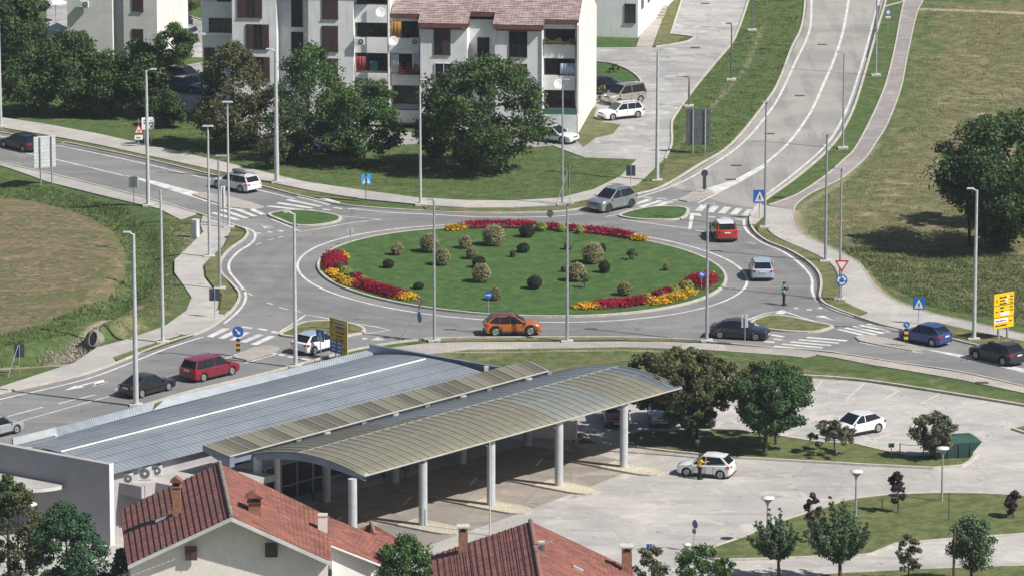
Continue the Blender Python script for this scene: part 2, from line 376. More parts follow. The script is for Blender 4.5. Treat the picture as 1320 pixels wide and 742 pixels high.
for isl in (ISLE_W, ISLE_NE, ISLE_SE, ISLE_S): kb.ribbon(isl, .26, -.02, .15, closed=True)
struct('kerb', kb, 'kerb_stone')
struct('roundabout_lawn', MB().sheet(circ(16.05), .15), 'lawn_green')
tl = MB()
for isl in (ISLE_W, ISLE_NE): tl.sheet(isl, .125)
struct('traffic_island_lawn', tl, 'lawn_green')
tl = MB()
for isl in (ISLE_SE, ISLE_S): tl.sheet(isl, .125)
struct('traffic_island_lawn', tl, 'lawn_verge')
# raised paved noses of the splitter islands
ns = MB()
for pts in (px((248, 252), (262, 249), (300, 256), (330, 264), (340, 268), (322, 271), (296, 268), (270, 260)),
            px((873, 259), (885, 253), (898, 246), (912, 245), (921, 248), (912, 253), (900, 259), (886, 261)),
            px((1102, 435), (1112, 432), (1140, 436), (1180, 446), (1190, 451), (1176, 453), (1140, 447), (1108, 440)),
            px((300, 461), (318, 452), (335, 447), (353, 446.5), (361, 449), (352, 455), (335, 460), (318, 465))):
    ns.prism(pts, -.02, .11)
struct('traffic_island_paving', ns, 'pavement_pink')

# footways
sw = MB()
sw.prism(px((-70, 138), (0, 152), (60, 161), (125, 173), (175, 184), (285, 209), (330, 220), (392, 235), (470, 246.5), (537, 255.5), (600, 259), (660, 259.5), (722, 256), (765, 245), (800, 228), (822, 205), (857, 205), (850, 211), (835, 226), (822, 238), (790, 249), (760, 257), (722, 265), (660, 268), (600, 268.5), (542, 265), (470, 258), (400, 246.5), (330, 232), (285, 222), (125, 187), (60, 175), (0, 165), (-70, 151)), -.02, .07)
struct('pavement', sw, 'pavement')
sw = MB()
sw.prism(px((0, 499), (95, 468), (125, 448), (162, 438), (212, 421), (240, 401), (247, 384), (237, 369), (225, 352), (225, 336), (238, 324), (262, 300), (258, 290), (262, 277), (280, 284), (296, 290), (297, 298), (287, 318), (272, 331), (261, 343), (263, 358), (272, 370), (282, 383), (280, 398), (263, 416), (226, 434), (206, 440.5), (175, 451), (146, 461.5), (149, 466), (120, 478), (60, 494), (0, 507), (-60, 522), (-60, 515)), -.02, .07)
sw.prism(px((232, 431), (263, 415), (280, 400), (296, 401), (303, 396), (291, 408), (262, 427), (245, 432)), -.02, .06)
sw.prism(px((-70, 199), (0, 210), (75, 226), (150, 245), (207, 260), (257, 275), (232, 284), (205, 270), (170, 262), (120, 250), (60, 235), (30, 224), (0, 214), (-70, 203)), -.02, .075)
struct('pavement', sw, 'pavement')
sw = MB()
sw.prism(px((470, 456), (500, 449), (547, 443), (600, 441), (660, 441), (800, 440.5), (860, 441), (910, 443), (990, 448.5), (1040, 452), (1085, 457), (1160, 469), (1240, 481), (1320, 499), (1390, 515), (1390, 524), (1320, 507), (1240, 490), (1170, 478), (1120, 470), (1075, 461), (1052, 457.5), (1035, 461), (1010, 458.5), (990, 457), (910, 451), (800, 447.5), (660, 450), (600, 451), (547, 457), (500, 466), (470, 472)), -.02, .07)
struct('pavement', sw, 'pavement_pink')
# cycle path on the east side
cp = MB()
CPL = [(1174, -20), (1163, 8), (1152, 65), (1137, 120), (1105, 186), (1085, 208), (1062, 228), (1027, 251), (990, 265)]
CPR = [(1195, -20), (1191, 0), (1182, 20), (1170, 75), (1162, 115), (1145, 160), (1129, 186), (1115, 206), (1085, 231), (1050, 248), (1030, 262), (1024, 272)]
cpl = px(*CPL, sm=5); cpr = px(*CPR, sm=5)
cp.prism(list(cpl) + list(reversed(cpr)), -.02, .05)
struct('cycle_path', cp, 'cycle_path')
wl = px((990, 266), (985, 280), (990, 296), (1005, 308), (1040, 323), (1062, 334), (1076, 346), (1083, 366), (1088, 388), (1105, 398), (1118, 405), (1140, 411), (1165, 417), (1180, 424), (1200, 426), (1205, 416), (1240, 424), (1277, 431), (1320, 440), (1390, 455), sm=4)
wr = px((1024, 272), (1023, 286), (1035, 303), (1072, 321), (1107, 338), (1119, 355), (1130, 371), (1152, 387), (1190, 401), (1240, 413), (1320, 431), (1390, 446), sm=4)
sw = MB(); sw.prism(list(wl) + list(reversed(wr)), -.02, .055)
sw.prism(px((978, 264), (990, 266), (988, 276), (973, 290), (967, 289), (968, 278)), -.02, .05)
sw.prism(px((1105, 400), (1120, 405), (1170, 418), (1190, 430), (1160, 424), (1130, 416.5), (1106, 408)), -.02, .05)
struct('pavement', sw, 'cycle_path' if False else 'pavement')
ke = MB()
ke.ribbon(cpl, .14, -.02, .09, off=.07); ke.ribbon(cpr, .14, -.02, .09, off=-.07)
ke.ribbon(px((1140, 9), (1150, 6), (1163, 3), (1170, -6)), .16, -.02, .08)
ke.ribbon(wr, .10, -.02, .08, off=-.05)
struct('path_edging', ke, 'kerb_stone')
vg = MB()
for pts in (px((975, 292), (986, 298), (1000, 308), (1030, 320), (1058, 333), (1073, 345), (1079, 362), (1085, 388), (1100, 396), (1119, 404), (1108, 408), (1074, 396), (1060, 386), (1060, 368), (1057, 352), (1043, 337), (1018, 322), (993, 312), (978, 302)),
            px((146, 461.5), (175, 451), (207, 440.5), (228, 434.5), (252, 430), (250, 433), (216, 444.5), (200, 450), (175, 458.5), (150, 465.5)),
            px((297, 300), (315, 300), (312, 307), (295, 320), (284, 335), (284, 352), (296, 368), (306, 381), (303, 393), (290, 406), (282, 405), (284, 395), (286, 381), (275, 370), (266, 358), (264, 344), (274, 333), (289, 320)),
            px((545, 439), (660, 437), (800, 436.6), (885, 439.5), (910, 442), (800, 439.6), (660, 440.2), (560, 441.5)),
            px((1205, 416), (1250, 426), (1320, 441), (1320, 457), (1247, 442), (1222, 436))):
    vg.sheet(pts, .10)
struct('grass_verge', vg, 'lawn_verge')
vg = MB()
for pts in (px((0, 167), (60, 177), (125, 189), (285, 223), (330, 234), (400, 248), (470, 260), (400, 255), (340, 240.5), (270, 224.5), (195, 206.5), (95, 185.5), (0, 170.5)),
            px((545, 266.5), (600, 270), (660, 269.5), (722, 267), (760, 259), (822, 239.5), (852, 226), (858, 207), (905, 203), (935, 190), (900, 212), (855, 239.5), (822, 250), (780, 261.5), (740, 270), (690, 273.5), (600, 274), (550, 271.5))):
    vg.sheet(pts, .085)
struct('grass_verge', vg, 'lawn_verge')

# upper yard and estate road
yd = px((712, 188), (752, 203), (822, 206), (857, 206), (860, 195), (866, 186), (866, 163), (870, 150), (897, 112), (925, 78), (947, 50), (965, 0), (972, -25), (890, -25), (881, 0), (865, 45), (885, 47), (900, 48), (887, 54), (872, 57), (840, 62), (767, 62), (700, 62), (700, 78), (767, 80), (790, 83), (812, 92), (825, 103), (826, 108), (810, 112), (770, 120), (745, 160), (735, 172))
struct('estate_road', MB().sheet(yd, .010), 'yard_concrete')
yd2 = px((-60, 62), (60, 55), (140, 68), (205, 62), (275, 90), (265, 100), (235, 98), (205, 108), (200, 135), (290, 140), (290, 120), (345, 120), (345, 150), (255, 158), (190, 140), (180, 100), (110, 84), (60, 75), (-60, 84))
struct('estate_road', MB().sheet(px((203, 5), (262, 26), (262, 75), (205, 70), (200, 62), (60, 60), (60, -20), (203, -20)), .014), 'yard_concrete')
struct('estate_road', MB().sheet(px((200, 92), (262, 80), (330, 110), (500, 170), (560, 172), (700, 176), (715, 188), (690, 190), (560, 184), (480, 190), (340, 186), (250, 150), (205, 120)), .018), 'yard_concrete')
ek = MB()
ek.ribbon(px((857, 206), (866, 186), (866, 163), (870, 150), (897, 112), (925, 78), (947, 50), (965, 0), (968, -20), sm=3), .2, -.02, .12)
ek.ribbon(px((767, 80), (790, 83), (812, 92), (825, 103), (826, 110), sm=4), .2, -.02, .12)
ek.ribbon(px((881, -5), (865, 45), (885, 47), (896, 49), (887, 54), (872, 57), (845, 61)), .2, -.02, .12)
ek.ribbon(px((767, 63), (815, 63), (840, 62)), .2, -.02, .12)
ek.ribbon(px((752, 203), (712, 188)), .15, -.02, .07)
ek.ribbon(px((203, 10), (262, 27)), .2, -.02, .12)
struct('kerb', ek, 'kerb_stone')
gp = MB(); gp.sheet(px((748, 75), (767, 81), (790, 84), (811, 93), (824, 104), (825, 108), (770, 118), (740, 120)), .05)
gp.sheet(px((760, 52), (815, 54), (813, 62), (760, 62)), .05)
struct('grass_verge', gp, 'lawn_green')
gp = MB(); gp.sheet(px((843, 60), (852, 30), (866, -10), (880, -10), (864, 46), (884, 48), (870, 56)), .06)
gp.sheet(px((741, 178), (750, 160), (760, 142), (770, 138), (766, 150), (778, 158), (800, 161), (790, 173), (768, 178), (752, 190)), .03)
struct('grass_verge', gp, 'lawn_verge')
st = MB(); st.prism(px((820, 61), (841, 61), (853, 28), (862, -20), (845, -20), (834, 24)), -.02, .08)
for i in range(4):
    y = 25 - i * 2.2; st.prism(px((833 + i, y), (855 + i, y), (857 + i, y - 5), (836 + i, y - 5)), 0, .16 + .13 * i)
struct('stairs_path', st, 'pavement_pink')

# station plaza, parking lot
pz = px((-60, 612), (60, 575), (205, 530), (330, 500), (450, 470), (560, 470), (660, 487), (748, 515), (760, 488), (850, 488), (960, 486), (1036, 486), (1115, 492), (1215, 507), (1320, 524), (1390, 536), (1390, 800), (-60, 900))
struct('plaza', MB().sheet(pz, .008), 'plaza_asphalt')
PB = px((760, 489), (850, 488), (960, 484), (1036, 485), (1115, 491), (1215, 506), (1320, 523), (1390, 535), sm=4)
pk = MB(); pk.ribbon(PB, .25, -.02, .16)
STRIP = px((806, 575), (809, 566), (800, 560), (830, 556), (880, 555), (950, 556), (1000, 562), (1050, 570), (1102, 573), (1145, 583), (1175, 588), (1215, 588), (1240, 582), (1252, 580), (1257, 588), (1250, 596), (1240, 601), (1202, 604), (1120, 600), (1040, 595.5), (940, 590), (860, 582))
pk.ribbon(STRIP, .24, -.02, .15, closed=True)
PARK = px((905, 712), (940, 699), (960, 692), (1000, 675), (1050, 659), (1090, 646), (1130, 640), (1165, 637.5), (1215, 636), (1270, 637), (1320, 640), (1390, 645), (1390, 682), (1320, 689), (1277, 692), (1220, 696), (1175, 700), (1155, 702), (1135, 710), (1115, 716), (1060, 718), (1015, 720), (940, 722), (915, 720), sm=3, closed=True)
pk.ribbon(PARK, .24, -.02, .13, closed=True)
pk.ribbon(px((740, 572), (755, 563), (766, 571)), .2, -.02, .12)
pk.ribbon(px((1305, 553), (1320, 558), (1350, 566)), .25, -.02, .14)
struct('kerb', pk, 'kerb_stone')
gp = MB(); gp.sheet(STRIP, .11); gp.sheet(PARK, .10)
gp.sheet(px((738, 571), (740, 560), (752, 558), (764, 571)), .10)
gp.sheet(px((1306, 553), (1330, 548), (1390, 555), (1390, 575)), .10)
gp.sheet(px((1030, 752), (1065, 741), (1180, 735), (1320, 730), (1390, 728), (1390, 790), (1030, 790)), .10)
struct('park_lawn', gp, 'lawn_park')
sw = MB(); sw.prism(px((735, 573), (770, 573), (806, 577), (860, 584), (940, 592), (938, 594), (860, 587), (800, 583), (745, 579)), -.02, .10)
struct('pavement', sw, 'pavement_pink')
sw = MB(); sw.prism(px((560, 472), (660, 489), (745, 517), (742, 560), (735, 579), (745, 583), (700, 578), (640, 560)), -.02, .05)
struct('pavement', sw, 'pavement')
# grass between the south footway and the station
# bus bays: brown paving with yellow fingers under the canopy
bp = px((330, 700), (420, 640), (509, 619), (596, 595), (680, 572), (745, 578), (780, 588), (830, 600), (700, 650), (560, 700), (480, 735))
struct('bus_bay_paving', MB().sheet(bp, .014), 'platform_brown')
fg = MB(); fk = MB()
for (x, y) in ((804, 603), (720.5, 627), (633, 652), (545.5, 678), (455, 703)):
    a = P(x, y); dirn = Vector((.80, -.60, 0)); perp = Vector((.60, .80, 0))
    pts = []
    s0, s1, hw = -1.3, 1.6, .95
    pts = [a + dirn * s0 - perp * hw, a + dirn * s1 - perp * hw]
    for k in range(1, 8):
        t = -math.pi / 2 + math.pi * k / 8; pts.append(a + dirn * (s1 + 1.5 * math.cos(t)) + perp * hw * math.sin(t))
    pts += [a + dirn * s1 + perp * hw, a + dirn * s0 + perp * hw]
    fg.prism(pts, -.02, .12)
    fk.ribbon(pts, .16, -.02, .135, closed=True)
fs_ = MB()
for (x, y) in ((804, 603), (720.5, 627), (633, 652), (545.5, 678), (455, 703)):
    a = P(x, y); dirn = Vector((.80, -.60, 0)); perp = Vector((.60, .80, 0)); fs_.prism([a + dirn * -7.6 - perp * .95, a + dirn * -1.32 - perp * .95, a + dirn * -1.32 + perp * .95, a + dirn * -7.6 + perp * .95], -.02, .115)
struct('bus_platform', fs_, 'platform_brown')  # inner part of the fingers, canopy shade put into the brown
struct('bus_platform', fg, 'platform_yellow'); struct('kerb', fk, 'kerb_stone')
hl = MB()
for (x, y) in ((700, 590), (615, 615), (530, 640), (440, 665)):
    a = P(x, y); hl.ribbon([a, a + Vector((-.5, -2.2, 0))], .14, .02, .022)
struct('road_markings', hl, 'road_paint')

# ground sheet with the ditch
DITCH_A = px((-40, 232), (0, 240), (60, 250), (110, 262), (150, 276), (180, 300), (190, 328), (184, 355), (160, 378), (138, 402), sm=4)
DITCH_B = px((114, 437), (95, 446), (70, 455), (40, 459), (0, 460), (-50, 462), sm=4)
FIELD = px((-80, 245), (0, 252), (60, 261), (110, 275), (148, 296), (166, 324), (162, 354), (138, 380), (112, 392), (75, 411), (20, 430), (0, 433), (-80, 440), sm=3)
HAYR = px((1190, 15), (1330, 60), (1400, 200), (1400, 260), (1200, 270), (1100, 310), (1045, 275), (1060, 250), (1110, 215), (1150, 165))
DRYR = px((1190, 0), (1400, 0), (1400, 420), (1330, 425), (1140, 370), (1030, 290), (1060, 245), (1160, 150))
DRYW = px((160, 330), (215, 275), (255, 280), (262, 300), (225, 330), (235, 385), (210, 425), (100, 460), (0, 492), (0, 465), (90, 430), (160, 385))
xs = np.concatenate([[-2500, -1200, -600, -300, -180, -120, -90], np.arange(-75, 75.01, .5), [90, 120, 180, 300, 600, 1200, 2500]])
ys = np.concatenate([[-1500, -600, -200, 0, 120, 200, 260, 285], np.arange(300, 545.01, .5), [560, 590, 640, 720, 850, 1100, 1500, 2200, 3500]])
X, Y = np.meshgrid(xs, ys); XY = np.stack([X.ravel(), Y.ravel()], 1)
def dist_line(XY, line, closed=False):
    d = np.full(len(XY), 1e9); n = len(line)
    for i in range(n if closed else n - 1):
        a = np.array(line[i][:2]); b = np.array(line[(i + 1) % n][:2]); ab = b - a
        t = np.clip(((XY - a) @ ab) / max(1e-9, ab @ ab), 0, 1)
        d = np.minimum(d, np.linalg.norm(XY - (a + t[:, None] * ab), axis=1))
    return d
def inside(XY, poly):
    r = np.zeros(len(XY), bool); n = len(poly)
    for i in range(n):
        a = poly[i]; b = poly[(i + 1) % n]
        c = ((a[1] > XY[:, 1]) != (b[1] > XY[:, 1]))
        with np.errstate(divide='ignore', invalid='ignore'):
            xi = (b[0] - a[0]) * (XY[:, 1] - a[1]) / (b[1] - a[1]) + a[0]
        r ^= c & (XY[:, 0] < xi)
    return r
def soft(XY, poly, w):
    d = dist_line(XY, poly, True); s = np.where(inside(XY, poly), d, -d); return np.clip(.5 + s / (2 * w), 0, 1)
core = (np.abs(XY[:, 0]) < 80) & (XY[:, 1] > 290) & (XY[:, 1] < 550)
Z = np.zeros(len(XY)); C = XY[core]
def ditch(C, line, w, dep): return -dep * np.exp(-(dist_line(C, line) / w) ** 2)
rd = dist_line(C, road, True)
hz = np.minimum(ditch(C, DITCH_A, 1.6, .8), ditch(C, DITCH_B, 1.7, 1.2))
onroad = inside(C, road)
def bank(C): return 1.05 * np.exp(-(dist_line(C, BANK) / .75) ** 2)
BANK = [P(119, 441) + Vector((.15, 1.15, 0)), P(150, 430) + Vector((0, .6, 0)), P(172, 420) + Vector((0, .4, 0))]
def ground_z(C): return np.minimum(ditch(C, DITCH_A, 1.6, .8), ditch(C, DITCH_B, 1.7, 1.2) * np.clip(dist_line(C, BANK) / 2.2, .25, 1)) + bank(C)
hz = ground_z(C)
hz = hz * np.clip((rd - .6) / 1.5, 0, 1) * (~onroad)
Z[core] = hz
A = {k: np.zeros(len(XY)) for k in ('dry', 'hay', 'field', 'soil')}
A['dry'][:] = .25
A['dry'][core] = .22
A['dry'][core] = np.maximum(A['dry'][core], .52 * soft(C, px((480, 470), (560, 452), (900, 450), (1320, 508), (1320, 530), (1030, 490), (740, 500), (600, 490)), 1.2))
A['dry'][core] = np.maximum(A['dry'][core], .75 * soft(C, DRYR, 4)); A['dry'][core] = np.maximum(A['dry'][core], .62 * soft(C, DRYW, 1.5))
A['hay'][core] = .66 * soft(C, HAYR, 9)
A['field'][core] = soft(C, FIELD, 1.6)
lush = np.clip(1.2 - dist_line(C, DITCH_A) / 3.6, 0, 1); lush2 = np.clip(1.1 - dist_line(C, DITCH_B) / 2.5, 0, 1)
A['dry'][core] = A['dry'][core] * (1 - np.maximum(lush, lush2)) - .15 * np.maximum(lush, lush2)
so_ = np.zeros(len(C))
so_ = np.maximum(so_, .9 * np.clip(1 - dist_line(C, px((1190, 12), (1250, 14), (1330, 18))) / 1.6, 0, 1))
so_ = np.maximum(so_, .75 * np.clip(1 - dist_line(C, wr) / 1.1, 0, 1))
so_ = np.maximum(so_, .55 * np.clip(1 - dist_line(C, px((1130, 186), (1085, 235), (1035, 265), (1030, 290), (1060, 318))) / 1.6, 0, 1))
so_ = np.maximum(so_, .8 * np.clip(1 - dist_line(C, px((0, 475), (60, 470), (95, 470))) / 1.0, 0, 1))
so_ = np.maximum(so_, .75 * np.clip(1 - dist_line(C, px((110, 436), (80, 450), (125, 418), (150, 405), (180, 392))) / 1.1, 0, 1))
so_ = np.maximum(so_, .7 * np.clip(1 - dist_line(C, px((560, 454), (660, 453), (800, 450.5), (900, 454))) / .7, 0, 1))
so_ = np.maximum(so_, .8 * np.clip(1 - dist_line(C, px((735, 185), (760, 165), (790, 170), (750, 190))) / 2.5, 0, 1))
so_ = np.maximum(so_, .55 * np.clip(1 - dist_line(C, px((855, 210), (890, 170), (960, 90), (985, 30))) / 1.0, 0, 1))
so_ = np.maximum(so_, .5 * np.clip(1 - dist_line(C, px((230, 300), (245, 310), (232, 330))) / 1.5, 0, 1))
A['soil'][core] = so_
nx, ny = len(xs), len(ys)
me = bpy.data.meshes.new('ground'); idx = np.arange(nx * ny).reshape(ny, nx)
q = np.stack([idx[:-1, :-1], idx[:-1, 1:], idx[1:, 1:], idx[1:, :-1]], -1).reshape(-1, 4)
me.vertices.add(nx * ny); me.vertices.foreach_set('co', np.column_stack([XY, Z]).ravel())
me.loops.add(q.size); me.loops.foreach_set('vertex_index', q.ravel().astype(np.int32))
me.polygons.add(len(q)); me.polygons.foreach_set('loop_start', np.arange(0, q.size, 4, dtype=np.int32))
me.update(calc_edges=True); me.validate()
me.polygons.foreach_set('use_smooth', np.ones(len(q), bool))
for k, v in A.items():
    a = me.attributes.new(k, 'FLOAT', 'POINT'); a.data.foreach_set('value', v.astype(np.float32))
me.materials.append(MAT['ground_grass'])
go = bpy.data.objects.new('ground', me); COL.objects.link(go); tag(go, kind='structure')

# ================================================================ ROAD MARKINGS
mk_ = MB(); Zm = .022
def line(pts, w=.16, z=Zm, sm=4):
    mk_.ribbon(px(*pts, sm=sm) if sm else px(*pts), w, z, z + .001)
def bars(a0, a1, b0, b1, n, w=.5, z=Zm):       # zebra: n bars from line a (start..end) to line b
    A0, A1, B0, B1 = P(*a0), P(*a1), P(*b0), P(*b1)
    for i in range(n):
        t = i / (n - 1); mk_.ribbon([A0.lerp(A1, t), B0.lerp(B1, t)], w, z, z + .001)
mk_.ribbon(circ(17.75), .22, Zm, Zm + .001, closed=True)
# road edges
line([(-60, 165), (0, 176), (75, 188), (188, 212), (268, 231), (340, 247), (380, 257)], .2)
line([(448, 269), (500, 274), (560, 277), (620, 280), (700, 280), (752, 276)], .2)
line([(820, 256), (860, 243), (900, 224), (955, 187), (990, 147), (1007, 120), (1027, 77), (1038, 55), (1045, 32), (1046, 0), (1046, -15)], .22, .026)
line([(1134, -15), (1133, 0), (1121, 47), (1106, 100), (1090, 145), (1066, 186), (1024, 224), (982, 256)], .22, .026)
line([(959, 283), (960, 293), (968, 303), (985, 314), (1010, 325), (1032, 341), (1046, 358), (1047, 375), (1052, 386), (1066, 396), (1100, 408)], .24)
line([(1180, 434), (1225, 442)], .15)
line([(-60, 530), (0, 514.5), (60, 501), (125, 484), (212, 450), (262, 434)], .22)
line([(289, 417), (305, 403), (315, 390), (316, 377), (305, 362), (296, 350), (296, 338), (307, 325), (325, 313), (329, 302), (320, 295), (300, 290)], .22)
# far road centre line, widening to the painted nose
line([(-60, 180), (0, 191), (72, 206), (160, 227)], .22)
mk_.sheet(px((160, 226), (200, 234), (258, 249), (300, 264), (322, 271), (296, 270), (262, 259), (190, 236)), Zm)
line([(0, 520), (0, 521)], .1, sm=0)
# NE centre line with long filled nose
line([(1095, -15), (1094, 0), (1087, 40), (1076, 75), (1062, 108), (1045, 145), (1018, 183), (986, 212)], .26, .026)
mk_.sheet(px((912, 248), (905, 245), (945, 233), (986, 211), (990, 214), (955, 235), (925, 250)), .026)
line([(900, 262), (912, 256), (926, 249)], .2, .026)
line([(850, 262), (880, 256), (900, 248)], .18)
# crossings
bars((283, 268), (283, 280), (333, 268), (333, 280), 2, .01)
for a, b in (((352, 253), (437, 262)),): pass
bars((345, 266), (395, 249.5), (390, 271), (437, 262), 5, .5)
bars((274, 274.5), (310, 264), (307, 284), (340, 277), 4, .5)
bars((815, 263), (842, 257), (838, 265), (868, 259), 3, .01)
bars((822, 256), (838, 266), (845, 256), (867, 261), 2, .01)
for a, b in (((818, 264), (838, 257.5)), ((826, 267), (852, 259)), ((839, 268), (866, 260))): mk_.ribbon(px(a, b), .55, Zm, Zm + .001)
for i in range(5):
    x = 900 + i * 15; y = 272.5 + i * 1.5
    mk_.ribbon(px((x, y), (x + 8, y - 8)), .6, .026, .027)
for i in range(5):
    t = i / 4; a = (1080 + (1118 - 1080) * t, 424 - 7 * t); b = (1121 + 36 * t, 433.5 - 8 * t)
    mk_.ribbon(px(a, b), .45, Zm, Zm + .001)
for i in range(5):
    t = i / 4; a = (998 + 42 * t, 446 - 11.5 * t); b = (1050 + 42 * t, 451 - 12 * t)
    mk_.ribbon(px(a, b), .45, Zm, Zm + .001)
for a, b in (((270, 434), (292, 423)), ((285, 436), (303, 427)), ((300, 438.5), (318, 428)), ((313, 441), (336, 431)), ((327, 444), (351, 433))): mk_.ribbon(px(a, b), .55, Zm, Zm + .001)
for a, b in (((352, 455), (367, 458)), ((371, 459), (384, 462)), ((388, 462), (400, 464))): mk_.ribbon(px(a, b), .42, Zm, Zm + .001)
# dashes at give-way lines
for a, b in (((399, 271), (413, 273.5)), ((416, 270), (426, 271.5)), ((430, 268), (441, 269.5))): mk_.ribbon(px(a, b), .35, Zm, Zm + .001)
for a, b in (((829, 254.5), (841, 256)), ((847, 256), (860, 257.5)), ((866, 258), (878, 259.5)), ((892, 277.5), (904, 278.5)), ((912, 279.5), (922, 280.5)), ((930, 280.5), (941, 282)), ((947, 282.5), (957, 284))): mk_.ribbon(px(a, b), .3, .026, .027)
for a, b in (((312, 421), (325, 423)), ((333, 423.5), (344, 425.5)), ((350, 427), (360, 429)), ((993, 431), (1010, 434)), ((997, 436), (1008, 438)), ((985, 440), (998, 441))): mk_.ribbon(px(a, b), .4, Zm, Zm + .001)
for x, y in ((333, 301), (348, 299.5), (362, 298), (1026, 397), (1043, 399), (1057, 397), (450, 433), (470, 436)):
    mk_.ribbon(px((x - 3, y), (x + 3, y + .3)), .4, Zm, Zm + .001)
for a, b in (((330, 316), (337, 313)), ((345, 310), (354, 308)), ((358, 307), (366, 305)), ((311, 373), (316, 376)), ((320, 378), (326, 381)), ((344, 390), (352, 392.5)), ((359, 396), (372, 399)), ((383, 401), (389, 402.5)), ((896, 297), (908, 299)), ((963, 313), (974, 315))): mk_.ribbon(px(a, b), .16, Zm, Zm + .001)
# outlines around islands
line([(350, 283), (370, 291), (388, 299), (415, 294.5), (450, 288), (492, 283)], .18, sm=0)
line([(440, 279), (465, 281), (492, 283)], .14, sm=0)
line([(780, 280), (800, 276), (815, 270)], .14, sm=0)
line([(800, 283), (850, 290), (888, 295)], .18, sm=0)
mk_.sheet(px((887, 296), (891, 296), (895, 277), (903, 278), (903, 275.5), (890, 275)), Zm)
line([(964, 412), (985, 404), (1008, 400), (1040, 411), (1075, 422)], .2, sm=0)
mk_.sheet(px((998, 404), (1008, 399), (1015, 402), (1009, 405)), Zm + .002)
line([(1075, 422), (1098, 431)], .01, sm=0)
line([(361, 427), (378, 417), (394, 405.5), (425, 411)], .2, sm=0)
line([(450, 416), (485, 421), (503, 425.5), (470, 430)], .16, sm=0)
# give-way triangles
def tri_mark(a, b, c, w=.14, z=Zm): mk_.ribbon(px(a, b, c), w, z, z + .001, closed=True)
tri_mark((335, 289), (352, 294), (342, 295)); mk_.sheet(px((337, 291), (349, 294), (343, 294.6)), Zm + .002)
mk_.sheet(px((1050, 408), (1062, 406.5), (1075, 413), (1062, 409.5)), Zm)
mk_.sheet(px((477, 438), (487, 434.5), (496, 438), (486, 438.5)), Zm)
# south-east road painted median and centre
mk_.sheet(px((1186, 448), (1200, 452), (1250, 463), (1320, 480), (1390, 497), (1390, 494), (1320, 475), (1240, 457)), Zm)
line([(1108, 441), (1150, 449), (1190, 455)], .16)
# south-west approach: lane lines and arrows
line([(0, 547), (28, 543)], .01, sm=0)
line([(10, 536.5), (55, 524.5)], .16, sm=0); line([(75, 520), (123, 508.5)], .16, sm=0); line([(148, 502), (158, 499)], .16, sm=0)
line([(215, 487), (222, 485)], .3, sm=0)
line([(25, 543), (100, 522), (148, 508.5)], .14, sm=0)
line([(230, 481), (262, 473), (300, 463)], .01, sm=0)
line([(315, 468), (360, 455.5)], .16, sm=0); line([(290, 462), (330, 447)], .14, sm=0)
mk_.sheet(px((83, 503), (97, 496.5), (110, 498.5)), Zm); line([(100, 498), (124, 491.5)], .28, sm=0)
mk_.sheet(px((120, 492), (133, 489), (137, 493), (123, 496.5)), Zm); mk_.sheet(px((118, 498), (125, 494.5), (141, 491.5), (133, 495)), Zm)
# parking stall lines
fp_ = MB()
for a, b in (((1060, 490), (1048, 505)), ((1113, 495), (1091, 514)), ((1159, 503), (1137, 516)), ((1211, 508), (1186, 520)), ((1252, 517), (1228, 527)), ((1300, 525), (1257, 538)), ((1320, 541), (1283, 549)), ((1102, 558), (1130, 568)), ((1022, 553), (1050, 541)), ((1103, 572), (1160, 556)), ((1253, 583), (1265, 588)), ((1253, 600), (1266, 597.5)), ((1268, 588), (1280, 591))):
    fp_.ribbon(px(a, b), .13, .016, .017)
struct('road_markings', mk_, 'road_paint'); struct('parking_lines', fp_, 'faded_paint')
# dark joint of the gutter along the roundabout approaches
gt = MB()
gt.ribbon(px((966, 278), (965, 291), (973, 304), (988, 314), (1013, 324), (1038, 339), (1052, 354), (1055, 369), (1054, 387), (1070, 398.5), (1100, 409), (1128, 418.5), (1158, 426), (1225, 439.5), sm=4), .22, .02, .024)
gt.ribbon(px((72, 186), (195, 210), (270, 228), (340, 243.5), (400, 258.5), (455, 269), sm=3), .16, .02, .024)
gt.ribbon(px((1133, 8), (1125, 47), (1118, 75), sm=3), .3, .028, .032)
struct('gutter', gt, 'dark_gutter')
# ================================================================ MATERIALS FOR THINGS
def paint(name, c, rough=.28, metal=0.0): return mk(name, c, tuple(v * .93 for v in c), s1=1.5, rough=rough, metal=metal, coat=.7, fine=.02, fs=9)
paint('paint_white', (.74, .75, .76)); paint('paint_silver', (.42, .44, .47), .3, .35); paint('paint_lightblue', (.42, .50, .62), .3, .2)
paint('paint_grey', (.24, .27, .29), .3, .3); paint('paint_beige', (.34, .32, .28), .3, .3); paint('paint_orange', (.52, .13, .015), .28, .15)
paint('paint_red', (.42, .03, .022)); paint('paint_crimson', (.21, .012, .035)); paint('paint_maroon', (.16, .012, .02))
paint('paint_black', (.012, .013, .017)); paint('paint_navy', (.012, .014, .030)); paint('paint_blue', (.022, .075, .24), .28, .2)
paint('paint_darkgrey', (.035, .042, .055), .3, .3); paint('paint_duskblue', (.06, .09, .20))
mk('car_glass', (.012, .015, .020), rough=.10, spec=.35, coat=.15)
mk('tyre', (.018, .018, .018), rough=.9); mk('rim', (.40, .41, .42), rough=.35, metal=.6); mk('rim_dark', (.06, .06, .065), rough=.4, metal=.4)
mk('black_plastic', (.02, .02, .022), rough=.6); mk('lamp_glass', (.62, .65, .66), rough=.12, coat=1.0); mk('tail_red', (.42, .01, .012), rough=.2, coat=1.0)
mk('plate_white', (.70, .70, .68), rough=.5); mk('police_blue', (.02, .06, .32), rough=.4)
mk('galvanised', (.40, .43, .46), (.32, .35, .38), s1=3, rough=.45, metal=.35); mk('pole_light', (.55, .57, .58), (.47, .49, .5), s1=3, rough=.45, metal=.2)
